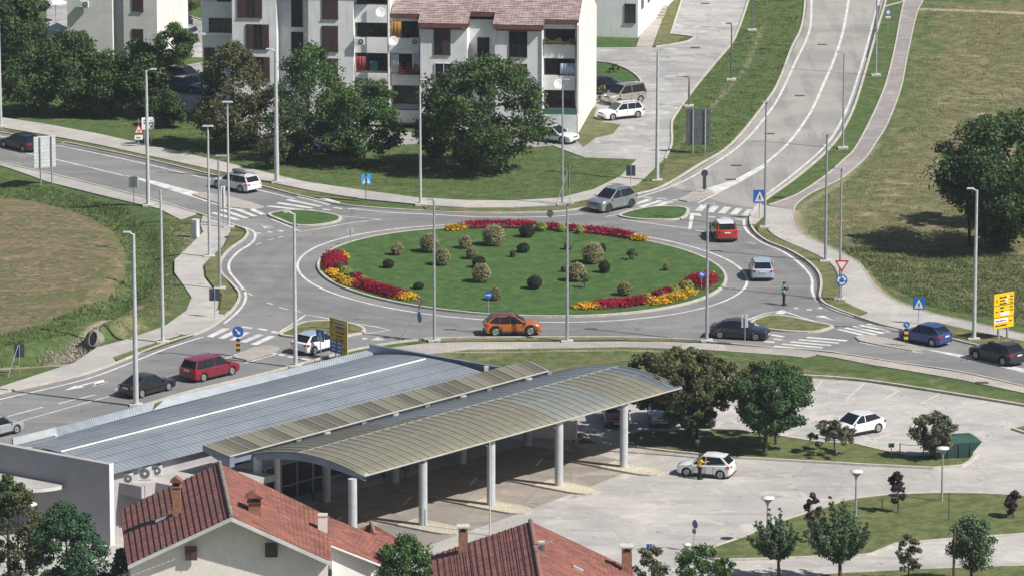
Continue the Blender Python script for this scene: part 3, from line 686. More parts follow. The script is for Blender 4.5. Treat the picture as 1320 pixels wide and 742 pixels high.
mk('concrete_base', (.52, .50, .46), (.42, .40, .37), s1=3, rough=.9)
mk('sign_blue', (.015, .13, .50), (.013, .115, .45), rough=.4); mk('sign_cyan', (.03, .30, .66), (.03, .27, .6), rough=.4); mk('sign_white', (.78, .78, .77), rough=.45); mk('sign_red', (.50, .015, .03), rough=.4)
mk('sign_yellow', (.80, .50, .005), (.76, .46, .005), rough=.45); mk('sign_ochre', (.55, .34, .02), (.50, .31, .02), rough=.5); mk('sign_back', (.055, .07, .10), (.045, .06, .085), rough=.5, metal=.2); mk('sign_back_light', (.58, .60, .60), (.50, .52, .53), s1=2, rough=.5)
mk('sign_black', (.02, .02, .02), rough=.5); mk('louvre_grey', (.16, .17, .18), (.12, .13, .14), s1=2, rough=.5, metal=.3)
mk('sign_green', (.02, .20, .12), rough=.5); mk('wood_post', (.13, .085, .06), (.08, .055, .04), s1=5, rough=.9)
mk('skin', (.50, .27, .19), rough=.6); mk('hair_dark', (.02, .014, .01), rough=.8); mk('cloth_dark', (.018, .02, .032), (.012, .013, .02), s1=4, rough=.9)
mk('cloth_green', (.12, .66, .22), (.09, .55, .18), s1=6, rough=.8); mk('cloth_yellow', (.72, .56, .04), (.66, .50, .03), s1=6, rough=.85); mk('cloth_black', (.015, .012, .015), rough=.9)

# ================================================================ CARS
# forward = +x, left = +y, wheels on z = 0
def wheel(parent, x, y, r, side, rim, style='alloy'):
    w = MB(); M = Matrix.Translation((0, 0, 0)) @ Matrix.Rotation(math.radians(-90 * side), 4, 'X')
    t = .205
    w.lathe([(r * .60, -t / 2), (r * .93, -t / 2), (r, -t / 2 + .04), (r, t / 2 - .04), (r * .93, t / 2), (r * .66, t / 2), (r * .62, t / 2 - .05)], 20, M=M)
    wo_ = w.build('wheel', 'tyre', parent, (x, y, r))
    k = MB(); rr_ = r * .66
    n = 7 if style == 'alloy' else 12
    k.lathe([(rr_ * .82, t / 2 - .03), (rr_, t / 2 - .02), (rr_, t / 2 + .006), (rr_ * .88, t / 2 + .008), (rr_ * .82, t / 2 - .01)], 20, M=M)
    k.tube((0, 0, t / 2 - .04), (0, 0, t / 2 + .012), rr_ * .22, n=10, M=M)
    for i in range(n):
        a = 2 * math.pi * i / n; d = Vector((math.cos(a), math.sin(a), 0)); e = Vector((-d.y, d.x, 0))
        wi = .035 if style == 'alloy' else .045
        b = [d * rr_ * .15 - e * wi, d * rr_ * .9 - e * wi * .8, d * rr_ * .9 + e * wi * .8, d * rr_ * .15 + e * wi]
        k.hexa([p + Vector((0, 0, t / 2 - .03)) for p in b], [p + Vector((0, 0, t / 2 + .004)) for p in b], M=M)
    k.build('rim', rim, wo_)
    return wo_
def car(name, label, cat, origin, heading, col, L=4.2, Wd=1.78, H=1.5, kind='hatch', roof=None, wb=None, r=.32, cladding=False, rim='rim', rails=False, rimstyle='alloy', strips=True, group=None, tint=None):
    root = thing(name, label, cat, (origin.x, origin.y, .024), heading, group)
    h = L / 2; wb = wb or L * .61
    xf = h - L * .195; xr = xf - wb
    K = {  # belt, hood height, nose height, windscreen foot, roof front, roof rear, rear foot, deck height, tail height
        'hatch': (.59 * H, .58 * H, .46 * H, .235, .035, -.315, -.462, .63 * H, .60),
        'hatch3': (.61 * H, .58 * H, .47 * H, .235, .045, -.28, -.452, .63 * H, .60),
        'estate': (.60 * H, .575 * H, .46 * H, .235, .06, -.385, -.465, .60 * H, .62),
        'suv': (.60 * H, .60 * H, .50 * H, .235, .035, -.335, -.468, .64 * H, .66),
        'mpv': (.585 * H, .575 * H, .46 * H, .275, .09, -.39, -.470, .59 * H, .66),
        'van': (.56 * H, .55 * H, .42 * H, .30, .12, -.445, -.480, .56 * H, .66),
        'sedan': (.62 * H, .60 * H, .47 * H, .225, .035, -.20, -.36, .655 * H, .60),
        'liftback': (.61 * H, .585 * H, .46 * H, .225, .045, -.22, -.415, .645 * H, .60)}[kind]
    belt, hood, nose, wsf, rff, rfr, rrf, deck, tail = K
    xa, x1, x2, xd = wsf * L, rff * L, rfr * L, rrf * L
    sill = .20 if not cladding else .25
    top = [(-h + .03, tail * .9), (-h + .01, .46 * H), (-h + .05, deck - .05), (-h + .13, deck)]
    if xd > -h + .25: top += [(xd, deck + .01)]
    top += [(0, belt + .005), (xa * .85, belt - .005), (xa, hood + .015), (h - L * .12, hood - .03), (h - L * .05, nose + .07), (h - .07, nose), (h - .01, .40 * H - .02), (h, .36), (h - .05, .24), (h - .14, sill)]
    R = r + .065; bot = []
    for cx in (xf, xr):
        if cx == xr: pass
        a0 = math.asin(max(-1, min(1, (sill - r) / R)))
        for i in range(10):
            a = a0 + (math.pi - 2 * a0) * i / 9; bot.append((cx + R * math.cos(a), r + R * math.sin(a)))
    bot += [(-h + .16, sill + .02), (-h + .04, .32)]
    sil = top + bot
    mb = MB(); ys = [(-1, .19, .075), (-.94, .07, .025), (-.72, .015, 0), (0, 0, -.02), (.72, .015, 0), (.94, .07, .025), (1, .19, .075)]
    n = len(sil); vs = []
    for (fy, pull, drop) in ys:
        for i, (x, z) in enumerate(sil):
            xx = x; zz = z; is_top = i < len(top)
            e = max(0, (abs(x) - (h - .45)) / .45); xx = x - math.copysign(pull * e * (1 if is_top or abs(x) > h - .2 else 0), x)
            if is_top and z > .40 * H: zz = z - drop * min(1, (z - .40 * H) / .15)
            yy = fy * Wd / 2 * (1 - (.03 if (z < .3) else 0) if abs(fy) > .9 else 1)
            if abs(fy) > .9: yy *= 1 - .05 * e
            vs.append((xx, yy, zz))
    fs = []
    for k in range(len(ys) - 1):
        for i in range(n):
            j = (i + 1) % n; fs.append((k * n + i, k * n + j, (k + 1) * n + j, (k + 1) * n + i))
    mb.add(vs, fs, 0, True)
    mb.add(vs[:n], [tuple(range(n))], 0); mb.add(vs[-n:], [tuple(range(n - 1, -1, -1))], 0)
    # cabin
    yb = Wd / 2 * .955; yt = Wd / 2 * (.76 if kind != 'van' else .84); zb = belt - .03; zt = H - .03
    xm = (x1 + x2) / 2
    def ring(x, y, z): return [(x, -y, z), (x, y, z)]
    cv = ring(xa + .02, yb * .93, hood - .02) + ring(x1, yt * .97, zt - .03) + ring(xm, yt * 1.01, zt + .01) + ring(x2, yt * .95, zt - .055) + ring(xd, yb * .93, deck - .02) + ring(0, yb, zb)
    cr = [(x1, 0, zt + .002), (xm, 0, zt + .035), (x2, 0, zt - .025), (xa + .02, 0, hood + .01)]
    cv += cr  # 12,13,14,15
    mb.add(cv, [(0, 15, 12, 2), (15, 1, 3, 12), (2, 12, 13, 4), (12, 3, 5, 13), (4, 13, 14, 6), (13, 5, 7, 14), (6, 14, 8), (14, 7, 9), (14, 9, 8),
                (0, 2, 4, 10), (10, 4, 6, 8), (1, 11, 5, 3), (11, 9, 7, 5)], 0, False)
    # sills / lower cladding and door seams
    ysd = Wd / 2
    for s in (-1, 1):
        mb.box(((xf + xr) / 2, s * (ysd - .015), sill + .05), (wb - 2 * R - .04, .05, .11 if not cladding else .2), 1)
        for xx in (xa - .12 * L * .3, (xa + x2) / 2 * .55 - .05, x2 * .55 if kind not in ('hatch3',) else -9):
            if xx > -5: mb.box((xx, s * (ysd - .004), (belt + sill) / 2 + .02), (.018, .022, belt - sill - .20), 1)
        if cladding:
            for cx in (xf, xr):
                for i in range(10):
                    a = math.pi * (i + .5) / 10; mb.box((cx + (R + .03) * math.cos(a), s * (ysd - .005), r + (R + .03) * math.sin(a)), (.14, .05, .05), 1, rz=0) if False else None
                pts = []
                for i in range(11):
                    a = math.pi * i / 10; pts.append((cx + R * math.cos(a), r + R * math.sin(a)))
                for i in range(10):
                    a = math.pi * i / 10; b = math.pi * (i + 1) / 10; q = R + .07
                    p = [(cx + R * math.cos(a), r + R * math.sin(a)), (cx + q * math.cos(a), r + q * math.sin(a)), (cx + q * math.cos(b), r + q * math.sin(b)), (cx + R * math.cos(b), r + R * math.sin(b))]
                    mb.hexa([(u, s * (ysd - .02), v) for u, v in p], [(u, s * (ysd + .012), v) for u, v in p], 1)
    # front grille, lower intake, rear bumper insert
    mb.box((h - .03, 0, .40 * H + .03), (.06, Wd * .42, .10), 1); mb.box((h - .03, 0, .27), (.08, Wd * .6, .12), 1)
    mb.box((-h + .03, 0, .30), (.08, Wd * .72, .14 if cladding else .06), 1)
    mb.build('body', [col, 'black_plastic'], root, recalc=True, bevel=.045, seg=3, harden=True)
    # roof skin
    rf = MB(); e = .012
    rf.add([(x1 - .03, -yt * .92, zt + e - .027), (x1 - .03, yt * .92, zt + e - .027), (xm, yt * .96, zt + .012 + e), (xm, -yt * .96, zt + .012 + e), (x2 + .02, yt * .90, zt - .053 + e), (x2 + .02, -yt * .90, zt - .053 + e),
            (x1 - .03, 0, zt + .004 + e), (xm, 0, zt + .037 + e), (x2 + .02, 0, zt - .023 + e)],
           [(0, 6, 7, 3), (6, 1, 2, 7), (3, 7, 8, 5), (7, 2, 4, 8)], 0, True)
    if kind in ('hatch', 'suv', 'mpv', 'estate'):
        rf.hexa([(x2 - .16, -yt * .85, zt - .07), (x2 + .05, -yt * .9, zt - .045), (x2 + .05, yt * .9, zt - .045), (x2 - .16, yt * .85, zt - .07)], [(x2 - .16, -yt * .85, zt - .04), (x2 + .05, -yt * .9, zt - .012), (x2 + .05, yt * .9, zt - .012), (x2 - .16, yt * .85, zt - .04)])
    ro = rf.build('roof', roof or col, root, recalc=True)
    if rails:
        rl = MB()
        for s in (-1, 1): rl.tube((x1 - .15, s * yt * .9, zt + .07), (x2 + .2, s * yt * .9, zt + .05), .022, n=6); rl.box((x1 - .18, s * yt * .9, zt + .03), (.06, .04, .08)); rl.box((x2 + .22, s * yt * .9, zt + .02), (.06, .04, .08))
        rl.build('roof_rail', 'black_plastic', root)
    # glass
    G = 'car_glass'
    def panel(nm, q, th=.012, mat=G, inward=None):
        q = [Vector(p) for p in q]; nn = (q[1] - q[0]).cross(q[2] - q[0]).normalized()
        c = sum(q, Vector()) / len(q)
        if nn.dot(c - Vector((0 if nm != 'x' else 0, 0, .9))) < 0: nn = -nn
        p = MB(); n_ = len(q)
        p.add([v + nn * th for v in q] + [v - nn * .02 for v in q], [tuple(range(n_)), tuple(range(2 * n_ - 1, n_ - 1, -1))] + [(i, n_ + i, n_ + (i + 1) % n_, (i + 1) % n_) for i in range(n_)])
        return p.build(nm, mat, root, recalc=True)
    def lerp(a, b, t): return a + (b - a) * t
    def ws(t, s, ins): return (lerp(xa + .02, x1, t), s * (lerp(yb * .93, yt, t) - ins), lerp(hood - .02, zt - .015, t) + .012)
    def wc(t): return (lerp(xa + .02, x1, t), 0, lerp(hood + .01, zt + .012, t) + .012)
    panel('windscreen', [ws(.06, -1, .05), ws(.06, 1, .05), ws(.95, 1, .07), ws(.95, -1, .07)], .022)
    def rw(t, s, ins): return (lerp(xd, x2, t), s * (lerp(yb * .93, yt * .97, t) - ins), lerp(deck - .02, zt - .03, t))
    panel('rear_window', [rw(.12, -1, .10), rw(.12, 1, .10), rw(.90, 1, .08), rw(.90, -1, .08)], .012)
    z1, z2 = zb + .045, zt - .05
    def yz(z): return lerp(yb, yt, (z - zb) / (zt - zb))
    def xA(z): return lerp(xa, x1, (z - (hood - .02)) / (zt - hood + .02)) - .09
    def xD(z): return lerp(xd, x2, (z - (deck - .02)) / (zt - deck)) + (.14 if kind not in ('sedan', 'liftback') else .20)
    B1 = lerp(xa, x2, .50); B2 = lerp(xa, x2, .93)
    cuts = [(None, B1 + .03), (B1 - .04, B2 + .03)] if kind != 'hatch3' else [(None, B1 - .02), (B1 - .10, None)]
    if kind in ('estate', 'suv', 'mpv', 'van'): B2 = lerp(xa, x2, .80); cuts = [(None, B1 + .05), (B1 - .02, B2 + .03), (B2 - .03, None)]
    elif kind == 'hatch': cuts = [(None, B1 + .03), (B1 - .04, None)]
    elif kind in ('sedan', 'liftback'): cuts = [(None, B1 + .03), (B1 - .04, None)]
    for s in (-1, 1):
        for a, b in cuts:
            f = (lambda z: xA(z)) if a is None else (lambda z, a=a: a)
            g = (lambda z: xD(z)) if b is None else (lambda z, b=b: b)
            rear_low = z1 + ((.13 if kind in ('suv', 'hatch', 'hatch3') else .04) if b is None else 0)
            q = [(f(z1), s * yz(z1), z1), (g(rear_low), s * yz(rear_low), rear_low), (g(z2), s * yz(z2), z2), (f(z2), s * yz(z2), z2)]
            if f(z2) < g(z2) + .05: q = [(f(z1), s * yz(z1), z1), (g(rear_low), s * yz(rear_low), rear_low), (g(z2 * .6 + z1 * .4), s * yz(z2 * .6 + z1 * .4), z2 * .6 + z1 * .4)]
            panel('side_window', q, .016)
        for i, xx in enumerate((B1 + .17, B2 + .12)):
            if kind == 'hatch3' and i: continue
            p = MB(); p.box((xx, s * (ysd - .005), belt - .16), (.16, .05, .03)); p.build('door_handle', col if col != 'paint_black' else 'rim_dark', root)
        m_ = MB(); m_.box((xA(z1) + .02, s * (ysd + .06), belt + .06), (.13, .17, .13), taper=.8); m_.build('mirror', col if not cladding else 'black_plastic', root, bevel=.02)
        hl_ = MB(); hl_.hexa([(h - .40, s * (ysd - .07), .455 * H), (h - .13, s * (ysd - .16), .425 * H), (h - .05, s * (ysd * .48), .425 * H), (h - .2, s * (ysd * .5), .455 * H)],
                             [(h - .52, s * (ysd - .085), .52 * H), (h - .24, s * (ysd - .16), .50 * H), (h - .10, s * (ysd * .50), .48 * H), (h - .25, s * (ysd * .52), .50 * H)])
        hl_.build('headlight', 'lamp_glass', root, recalc=True)
        t_ = MB(); zc = deck - .13 if kind != 'van' else deck + .05; hh = .17 if kind not in ('van', 'mpv') else .34
        wy = .30 if kind not in ('van',) else .12
        t_.hexa([(-h + .035, s * (ysd * .98 - wy), zc - hh / 2), (-h - .012, s * (ysd * .98 - wy), zc - hh / 2), (-h + .14, s * (ysd - .005), zc - hh / 2), (-h + .30, s * (ysd + .004), zc - hh / 2)],
                [(-h + .06, s * (ysd * .98 - wy), zc + hh / 2), (-h + .005, s * (ysd * .98 - wy), zc + hh / 2), (-h + .16, s * (ysd - .01), zc + hh / 2), (-h + .34, s * (ysd + .002), zc + hh / 2)])
        t_.build('tail_light', 'tail_red', root, recalc=True)
    for s, x in ((1, h + .008), (-1, -h - .008)):
        p = MB(); p.box((x, 0, .40 if s > 0 else .52 * H - (0 if kind != 'sedan' else .12)), (.025, .50, .11)); p.build('number_plate', 'plate_white', root)
    for x in (xf, xr):
        for s in (-1, 1): wheel(root, x, s * (Wd / 2 - .115), r, s, rim, rimstyle)
    root['_len'] = 0; del root['_len']
    return root
def place_contacts(rear, front, near, Wd):
    a, b = P(*rear), P(*front); d = (b - a).normalized(); left = Vector((-d.y, d.x, 0))
    mid = (a + b) / 2; off = (Wd / 2 - .02)
    c = mid + left * off if near == 'R' else mid - left * off
    return c, math.atan2(d.y, d.x)
def car_at(rear, front, near, **k):
    Wd = k.get('Wd', 1.78); c, hd = place_contacts(rear, front, near, Wd)
    L = k.get('L', 4.2); wb = k.get('wb') or L * .61
    # the wheelbase midpoint sits a little off the body centre
    off = (L / 2 - L * .195) - wb / 2
    d = Vector((math.cos(hd), math.sin(hd), 0)); c = c - d * off
    return car(origin=c, heading=hd, **k)
car_at((639, 434), (684, 433), 'R', name='crossover_car', label='orange crossover with dark roof driving below the flower island', cat='car', col='paint_orange', roof='paint_maroon', L=4.3, H=1.56, kind='suv', r=.37, cladding=True)
car_at((927.5, 436.8), (974, 439.5), 'R', name='sedan_car', label='old navy blue sedan leaving the roundabout behind the white twin-panel sign', cat='car', col='paint_navy', L=4.45, Wd=1.72, H=1.42, kind='liftback', r=.30, rimstyle='hub')
car_at((1201, 447), (1167, 440.5), 'L', name='hatchback_car', label='bright blue hatchback waiting beside the yellow and black bollard', cat='car', col='paint_blue', L=4.0, Wd=1.75, H=1.5, kind='hatch', r=.32)
car_at((1294, 472), (1255.5, 463), 'L', name='crossover_car', label='dark grey crossover coming in under the yellow direction board', cat='car', col='paint_darkgrey', L=4.4, Wd=1.84, H=1.56, kind='suv', r=.35, cladding=True)
car_at((265.5, 491.5), (297, 484), 'R', name='minivan_car', label='dark red people carrier ahead of the black sedan on the left approach', cat='car', col='paint_crimson', L=4.65, Wd=1.84, H=1.64, kind='mpv', r=.33)
car_at((186.5, 512), (215, 504.5), 'R', name='sedan_car', label='black sedan following the dark red people carrier', cat='car', col='paint_black', L=4.5, Wd=1.75, H=1.43, kind='liftback', r=.315)
car_at((-15, 568), (23, 558.5), 'R', name='estate_car', label='silver car cut off by the left edge above the station roof', cat='car', col='paint_silver', L=4.3, Wd=1.74, H=1.45, kind='estate', r=.31)
car_at((404.5, 457.5), (437, 449), 'R', name='hatchback_car', label='silver white hatchback half hidden by the ochre direction board', cat='car', col='paint_white', roof='paint_lightblue', L=4.3, Wd=1.80, H=1.48, kind='hatch', r=.32)
car_at((813.5, 268.5), (785.5, 274.5), 'L', name='off_road_car', label='grey and silver off-road car entering the ring beside the grass islet', cat='car', col='paint_grey', L=4.55, Wd=1.88, H=1.78, kind='suv', r=.37, cladding=False, rails=True, rim='rim_dark')
sk = car_at((311, 249.5), (278.5, 243), 'L', name='estate_car', label='white estate car with a grey roof box driving away at upper left', cat='car', col='paint_white', L=4.69, Wd=1.83, H=1.47, kind='estate', r=.33, rails=True)
rb = MB(); rb.lathe([(.30, 0), (.40, .05), (.40, .16), (.28, .25), (.1, .28)], 14, M=Matrix.Diagonal((2.2, .95, 1.0, 1)))
rb.box((-.5, 0, -.03), (.05, 1.2, .05)); rb.box((.5, 0, -.03), (.05, 1.2, .05))
mk('roof_box_grey', (.13, .15, .14), rough=.35)
rb.build('roof_box', 'roof_box_grey', sk, (-.45, 0, 1.53))
def car_rear(xy, ang, **k):      # by the ground point under the rear bumper
    p = P(*xy); L = k['L']; a = math.radians(ang); d = Vector((math.cos(a), math.sin(a), 0))
    return car(origin=p + d * L / 2, heading=a, **k)
car_rear((938, 313.5), 97, name='crossover_car', label='red crossover with a white roof seen from behind near the crossing', cat='car', col='paint_red', roof='paint_white', L=4.2, Wd=1.80, H=1.56, kind='suv', r=.34, cladding=True)
car_rear((983.5, 363.5), 91, name='hatchback_car', label='pale blue hatchback seen from behind above the traffic officer', cat='car', col='paint_lightblue', L=4.35, Wd=1.80, H=1.50, kind='hatch', r=.33)
car_at((823, 152.5), (789.5, 156), 'L', name='estate_car', label='white estate car parked nearest the road in front of the beige van', cat='car', col='paint_white', L=4.29, Wd=1.71, H=1.48, kind='estate', r=.31, rimstyle='hub', rails=True)
car_at((830, 132), (794, 137), 'L', name='van_car', label='beige high-roof family van parked between the white estate and the dark car', cat='car', col='paint_beige', L=4.14, Wd=1.72, H=1.80, kind='van', r=.31, rails=True)
car_at((768, 123), (801, 122), 'R', name='off_road_car', label='dark off-road car parked against the sunlit side wall of the flats', cat='car', col='paint_navy', L=4.6, Wd=1.86, H=1.68, kind='suv', r=.35)
pc = car_at((688, 182.5), (724.5, 186.5), 'R', name='police_car', label='white police car with a blue side stripe under the large round tree', cat='car', col='paint_white', L=4.69, Wd=1.80, H=1.46, kind='estate', r=.33)
sb = MB()
for s in (-1, 1): sb.box((-.15, s * .905, .78), (2.6, .012, .13))
sb.build('side_stripe', 'police_blue', pc)
lb = MB(); lb.box((0, 0, 0), (.22, 1.05, .10)); lb.build('light_bar', 'police_blue', pc, (-.1, 0, 1.53), bevel=.02)
car_at((34, 198), (0, 190), 'L', name='sedan_car', label='dark blue car leaving along the far road behind the large sign back', cat='car', col='paint_navy', L=4.5, Wd=1.78, H=1.46, kind='hatch', r=.32)
car_at((930.5, 617.8), (882.3, 613.8), 'L', name='hatchback_car', label='small white hatchback on the station plaza with a person at its door', cat='car', col='paint_white', L=3.85, Wd=1.67, H=1.52, kind='hatch', r=.30, rimstyle='hub')
car_at((1130, 558), (1098, 564), 'L', name='coupe_car', label='white three-door car parked alone in the marked lot', cat='car', col='paint_white', L=4.2, Wd=1.76, H=1.44, kind='hatch3', r=.32)
def car_front(xy, ang, **k):
    p = P(*xy); L = k['L']; a = math.radians(ang); d = Vector((math.cos(a), math.sin(a), 0)); return car(origin=p - d * L / 2, heading=a, **k)
car_front((796, 553), -87, name='van_car', label='red van parked nose out behind the tall canopy column', cat='car', col='paint_maroon', L=4.3, Wd=1.74, H=1.68, kind='mpv', r=.31)
car_front((855, 552), -88, name='off_road_car', label='silver off-road car parked nose out under the brownish tree', cat='car', col='paint_silver', L=4.4, Wd=1.86, H=1.72, kind='suv', r=.34, cladding=True)
car_front((907, 553), -88, name='sedan_car', label='dark car parked nose out, its front shaded by the tree edge', cat='car', col='paint_darkgrey', L=4.3, Wd=1.78, H=1.46, kind='hatch', r=.32)
car_front((1002, 556), -95, name='hatchback_car', label='white car almost hidden behind the dark green round tree', cat='car', col='paint_white', L=4.0, Wd=1.72, H=1.48, kind='hatch', r=.31)
car_front((978, 508), -95, name='hatchback_car', label='blue car whose roof shows above the dark green round tree', cat='car', col='paint_duskblue', L=4.2, Wd=1.76, H=1.5, kind='hatch', r=.31)
car_at((216, 118), (248, 122), 'R', name='sedan_car', label='dusk blue car parked in shade beside the brownish tree', cat='car', col='paint_duskblue', L=4.4, Wd=1.76, H=1.45, kind='liftback', r=.31)
car_at((216, 105), (246, 109), 'R', name='sedan_car', label='black car parked beyond the dusk blue one', cat='car', col='paint_black', L=4.4, Wd=1.76, H=1.46, kind='hatch', r=.31)
car_at((254, 52), (238, 58), 'L', name='sedan_car', label='silver blue car parked behind the rounded bush at upper left', cat='car', col='paint_lightblue', L=4.3, Wd=1.74, H=1.45, kind='estate', r=.31)
car_at((245, 38), (232, 43), 'L', name='sedan_car', label='dark blue car parked farthest back beside the flats', cat='car', col='paint_navy', L=4.3, Wd=1.74, H=1.45, kind='hatch', r=.31)
car_at((366, 194), (398, 197), 'R', name='sedan_car', label='blue-grey car in deep shade left of the pale one under the trees', cat='car', col='paint_duskblue', L=4.4, Wd=1.76, H=1.45, kind='liftback', r=.31)
car_at((420, 198), (452, 201), 'R', name='sedan_car', label='pale car mostly hidden under the trees before the flats', cat='car', col='paint_silver', L=4.4, Wd=1.76, H=1.5, kind='hatch', r=.31)

# ================================================================ STREET LAMPS
def street_lamp(base, ytop, label, arm=0.0, rad=.10, head='arm', mat='galvanised', hgt=None, foot=True, name='street_lamp', group='road lamps on tall poles'):
    b = P(*base); hh = hgt or height(b, base[1], ytop)
    t = thing(name, label, 'street lamp', (b.x, b.y, 0), 0, group)
    MB().tube((0, 0, .0), (0, 0, 1.4), rad * 1.05, rad, 12).tube((0, 0, 1.4), (0, 0, hh), rad, rad * .62, 12).build('pole', mat, t)
    if foot: MB().box((0, 0, .09), (.9, .7, .2)).build('base', 'concrete_base', t, bevel=.02)
    a = arm; hd = MB()
    if head == 'arm':
        MB().tube((0, 0, hh - .05), (a * .8, -.1, hh + .12), .045, .035, 8).build('arm', mat, t)
        hd.box((0, 0, 0), (.62, .26, .10), taper=.75).build('lamp_head', mat, t, (a * 1.1, -.12, hh + .16), bevel=.02)
    elif head == 'flat':
        hd.box((0, 0, 0), (.95, .34, .09), taper=.8).build('lamp_head', mat, t, (a, 0, hh + .02), bevel=.02)
    return t
LAMPS = [((191, 266), 93, 'tall lamp post beside the white information board at upper left', .55, .17, 'arm', 'pole_light'),
         ((357, 236), 67, 'thick lamp post on the far footway left of the blue crossing sign', -.5, .20, 'arm', 'pole_light'),
         ((542, 265), 106, 'slim lamp post before the large round tree', .25, .12, 'arm', 'pole_light'),
         ((725, 265), 106, 'lamp post in front of the end balconies of the flats', .2, .10, 'arm', 'galvanised'),
         ((847, 234), 67, 'thick lamp post where the estate road meets the ring', .6, .17, 'arm', 'pole_light'),
         ((911, 440), 264, 'lamp post in front of the old navy sedan', .1, .12, 'flat', 'galvanised'),
         ((986, 294), 133, 'lamp post next to the blue crossing sign at the cycle path', .1, .11, 'flat', 'galvanised'),
         ((1064, 338), 174, 'lamp post on the verge just left of the give-way sign', .1, .12, 'flat', 'galvanised'),
         ((1086.5, 192), 70, 'lamp post on the strip between the uphill road and cycle path', -.35, .10, 'arm', 'galvanised'),
         ((1129, 98), -45, 'highest lamp post beside the uphill road, cut by the top edge', 0, .10, 'flat', 'galvanised'),
         ((1082.5, 387), 218, 'lamp post standing right behind the round blue ring sign', -.2, .10, 'flat', 'galvanised'),
         ((1255.5, 438), 246, 'tall lamp post left of the yellow direction board', -.45, .15, 'arm', 'pole_light'),
         ((731, 441), 263, 'lamp post on the near side of the ring, centre of the picture', 0, .12, 'flat', 'galvanised'),
         ((560, 440), 260, 'lamp post at the lower left of the ring with a leaning stay', -.2, .12, 'arm', 'galvanised'),
         ((381, 473), 276, 'lamp post crossing in front of the lower left grass islet', -.45, .15, 'arm', 'pole_light'),
         ((175.5, 523), 302, 'thick lamp post behind the station roof beside the black sedan', -.4, .19, 'arm', 'pole_light'),
         ((210, 442), 246, 'lamp post on the left footway between field and road', .6, .14, 'arm', 'pole_light'),
         ((270, 332), 164, 'leftmost lamp post of the three at the left crossing', .0, .12, 'flat', 'pole_light'),
         ((283.5, 373), 202, 'middle and lowest lamp post of the three at the left crossing', .2, .11, 'flat', 'galvanised'),
         ((295, 294), 133, 'rightmost lamp post of the three at the left crossing', .0, .11, 'flat', 'pole_light'),
         ((1, 165), -30, 'pale lamp post at the far left edge', .2, .15, 'arm', 'pole_light'),
         ((942.5, 104), 33, 'short lamp post on the green slope below the top edge', -.25, .09, 'arm', 'louvre_grey'),
         ((888, 138), 101, 'shortest lamp post, beside the louvred sign back', -.25, .09, 'arm', 'louvre_grey'),
         ((969.5, 40), -30, 'thin lamp post on the slope cut by the top edge', 0, .07, 'flat', 'louvre_grey')]
for b, yt_, lab, arm, rad, hd, mt in LAMPS: street_lamp(b, yt_, lab, arm, rad, hd, mt)
tag(MB().tube((0, 0, 0), (0, 0, 6.2), .05, .035, 8).build('flagpole', 'pole_light', loc=P(631.5, 690)), 'bare thin white pole standing in the plaza between canopy columns', 'pole')
mk('lamp_cone', (.42, .44, .46), rough=.4, metal=.3); mk('lamp_cap', (.72, .74, .75), rough=.4)
def park_lamp(base, ytop, label, hgt=None, r=.42):
    b = P(*base); hh = hgt or height(b, base[1], ytop)
    t = thing('park_lamp', label, 'street lamp', (b.x, b.y, 0), 0, 'park lamps with cone heads')
    MB().tube((0, 0, 0), (0, 0, hh - .55), .075, .055, 10).build('pole', 'galvanised', t)
    MB().lathe([(.07, -.6), (.10, -.42), (r * .9, -.08), (r, -.04)], 16).build('lamp_head', 'lamp_cone', t, (0, 0, hh))
    MB().lathe([(r * 1.03, -.05), (r, 0), (r * .3, .04)], 16).build('lamp_cap', 'lamp_cap', t, (0, 0, hh))
    return t
park_lamp((1214, 647), 576, 'park lamp with cone head beside the green container')
park_lamp((1103, 666), 606, 'park lamp with cone head behind the leafy young tree')
park_lamp((989, 700), 640, 'park lamp with cone head left of the small purple tree')
park_lamp((39, 735), 648, 'park lamp with broad cone head before the curved entrance roof', r=.5)
park_lamp((885, 752), 700, 'small park lamp partly hidden in the bushes by the red roof', r=.25)

# ================================================================ SIGNS
def disc(mb, r, y, n=24, mi=0, c=(0, 0), th=.02):
    vs = [(c[0] + r * math.cos(2 * math.pi * i / n), y, c[1] + r * math.sin(2 * math.pi * i / n)) for i in range(n)]
    vb = [(a, y + th, b) for a, _, b in vs]
    mb.add(vs + vb, [tuple(range(n)), tuple(range(2 * n - 1, n - 1, -1))] + [(i, n + i, n + (i + 1) % n, (i + 1) % n) for i in range(n)], mi)
def flat(mb, pts, y, mi=0, th=.012):     # polygon in the sign plane (x, z), facing -y
    n = len(pts); vs = [(a, y, b) for a, b in pts]; vb = [(a, y + th, b) for a, b in pts]
    tris = tessellate_polygon([[Vector((a, b, 0)) for a, b in pts]])
    mb.add(vs + vb, [tuple(t) for t in tris] + [(i, n + i, n + (i + 1) % n, (i + 1) % n) for i in range(n)], mi)
def arrow(mb, y, ang, s, mi=0, c=(0, 0)):
    pts = [(-.9, -.16), (.15, -.16), (.15, -.5), (.95, 0), (.15, .5), (.15, .16), (-.9, .16)]
    ca, sa = math.cos(ang), math.sin(ang)
    flat(mb, [(c[0] + s * (a * ca - b * sa), c[1] + s * (a * sa + b * ca)) for a, b in pts], y, mi)
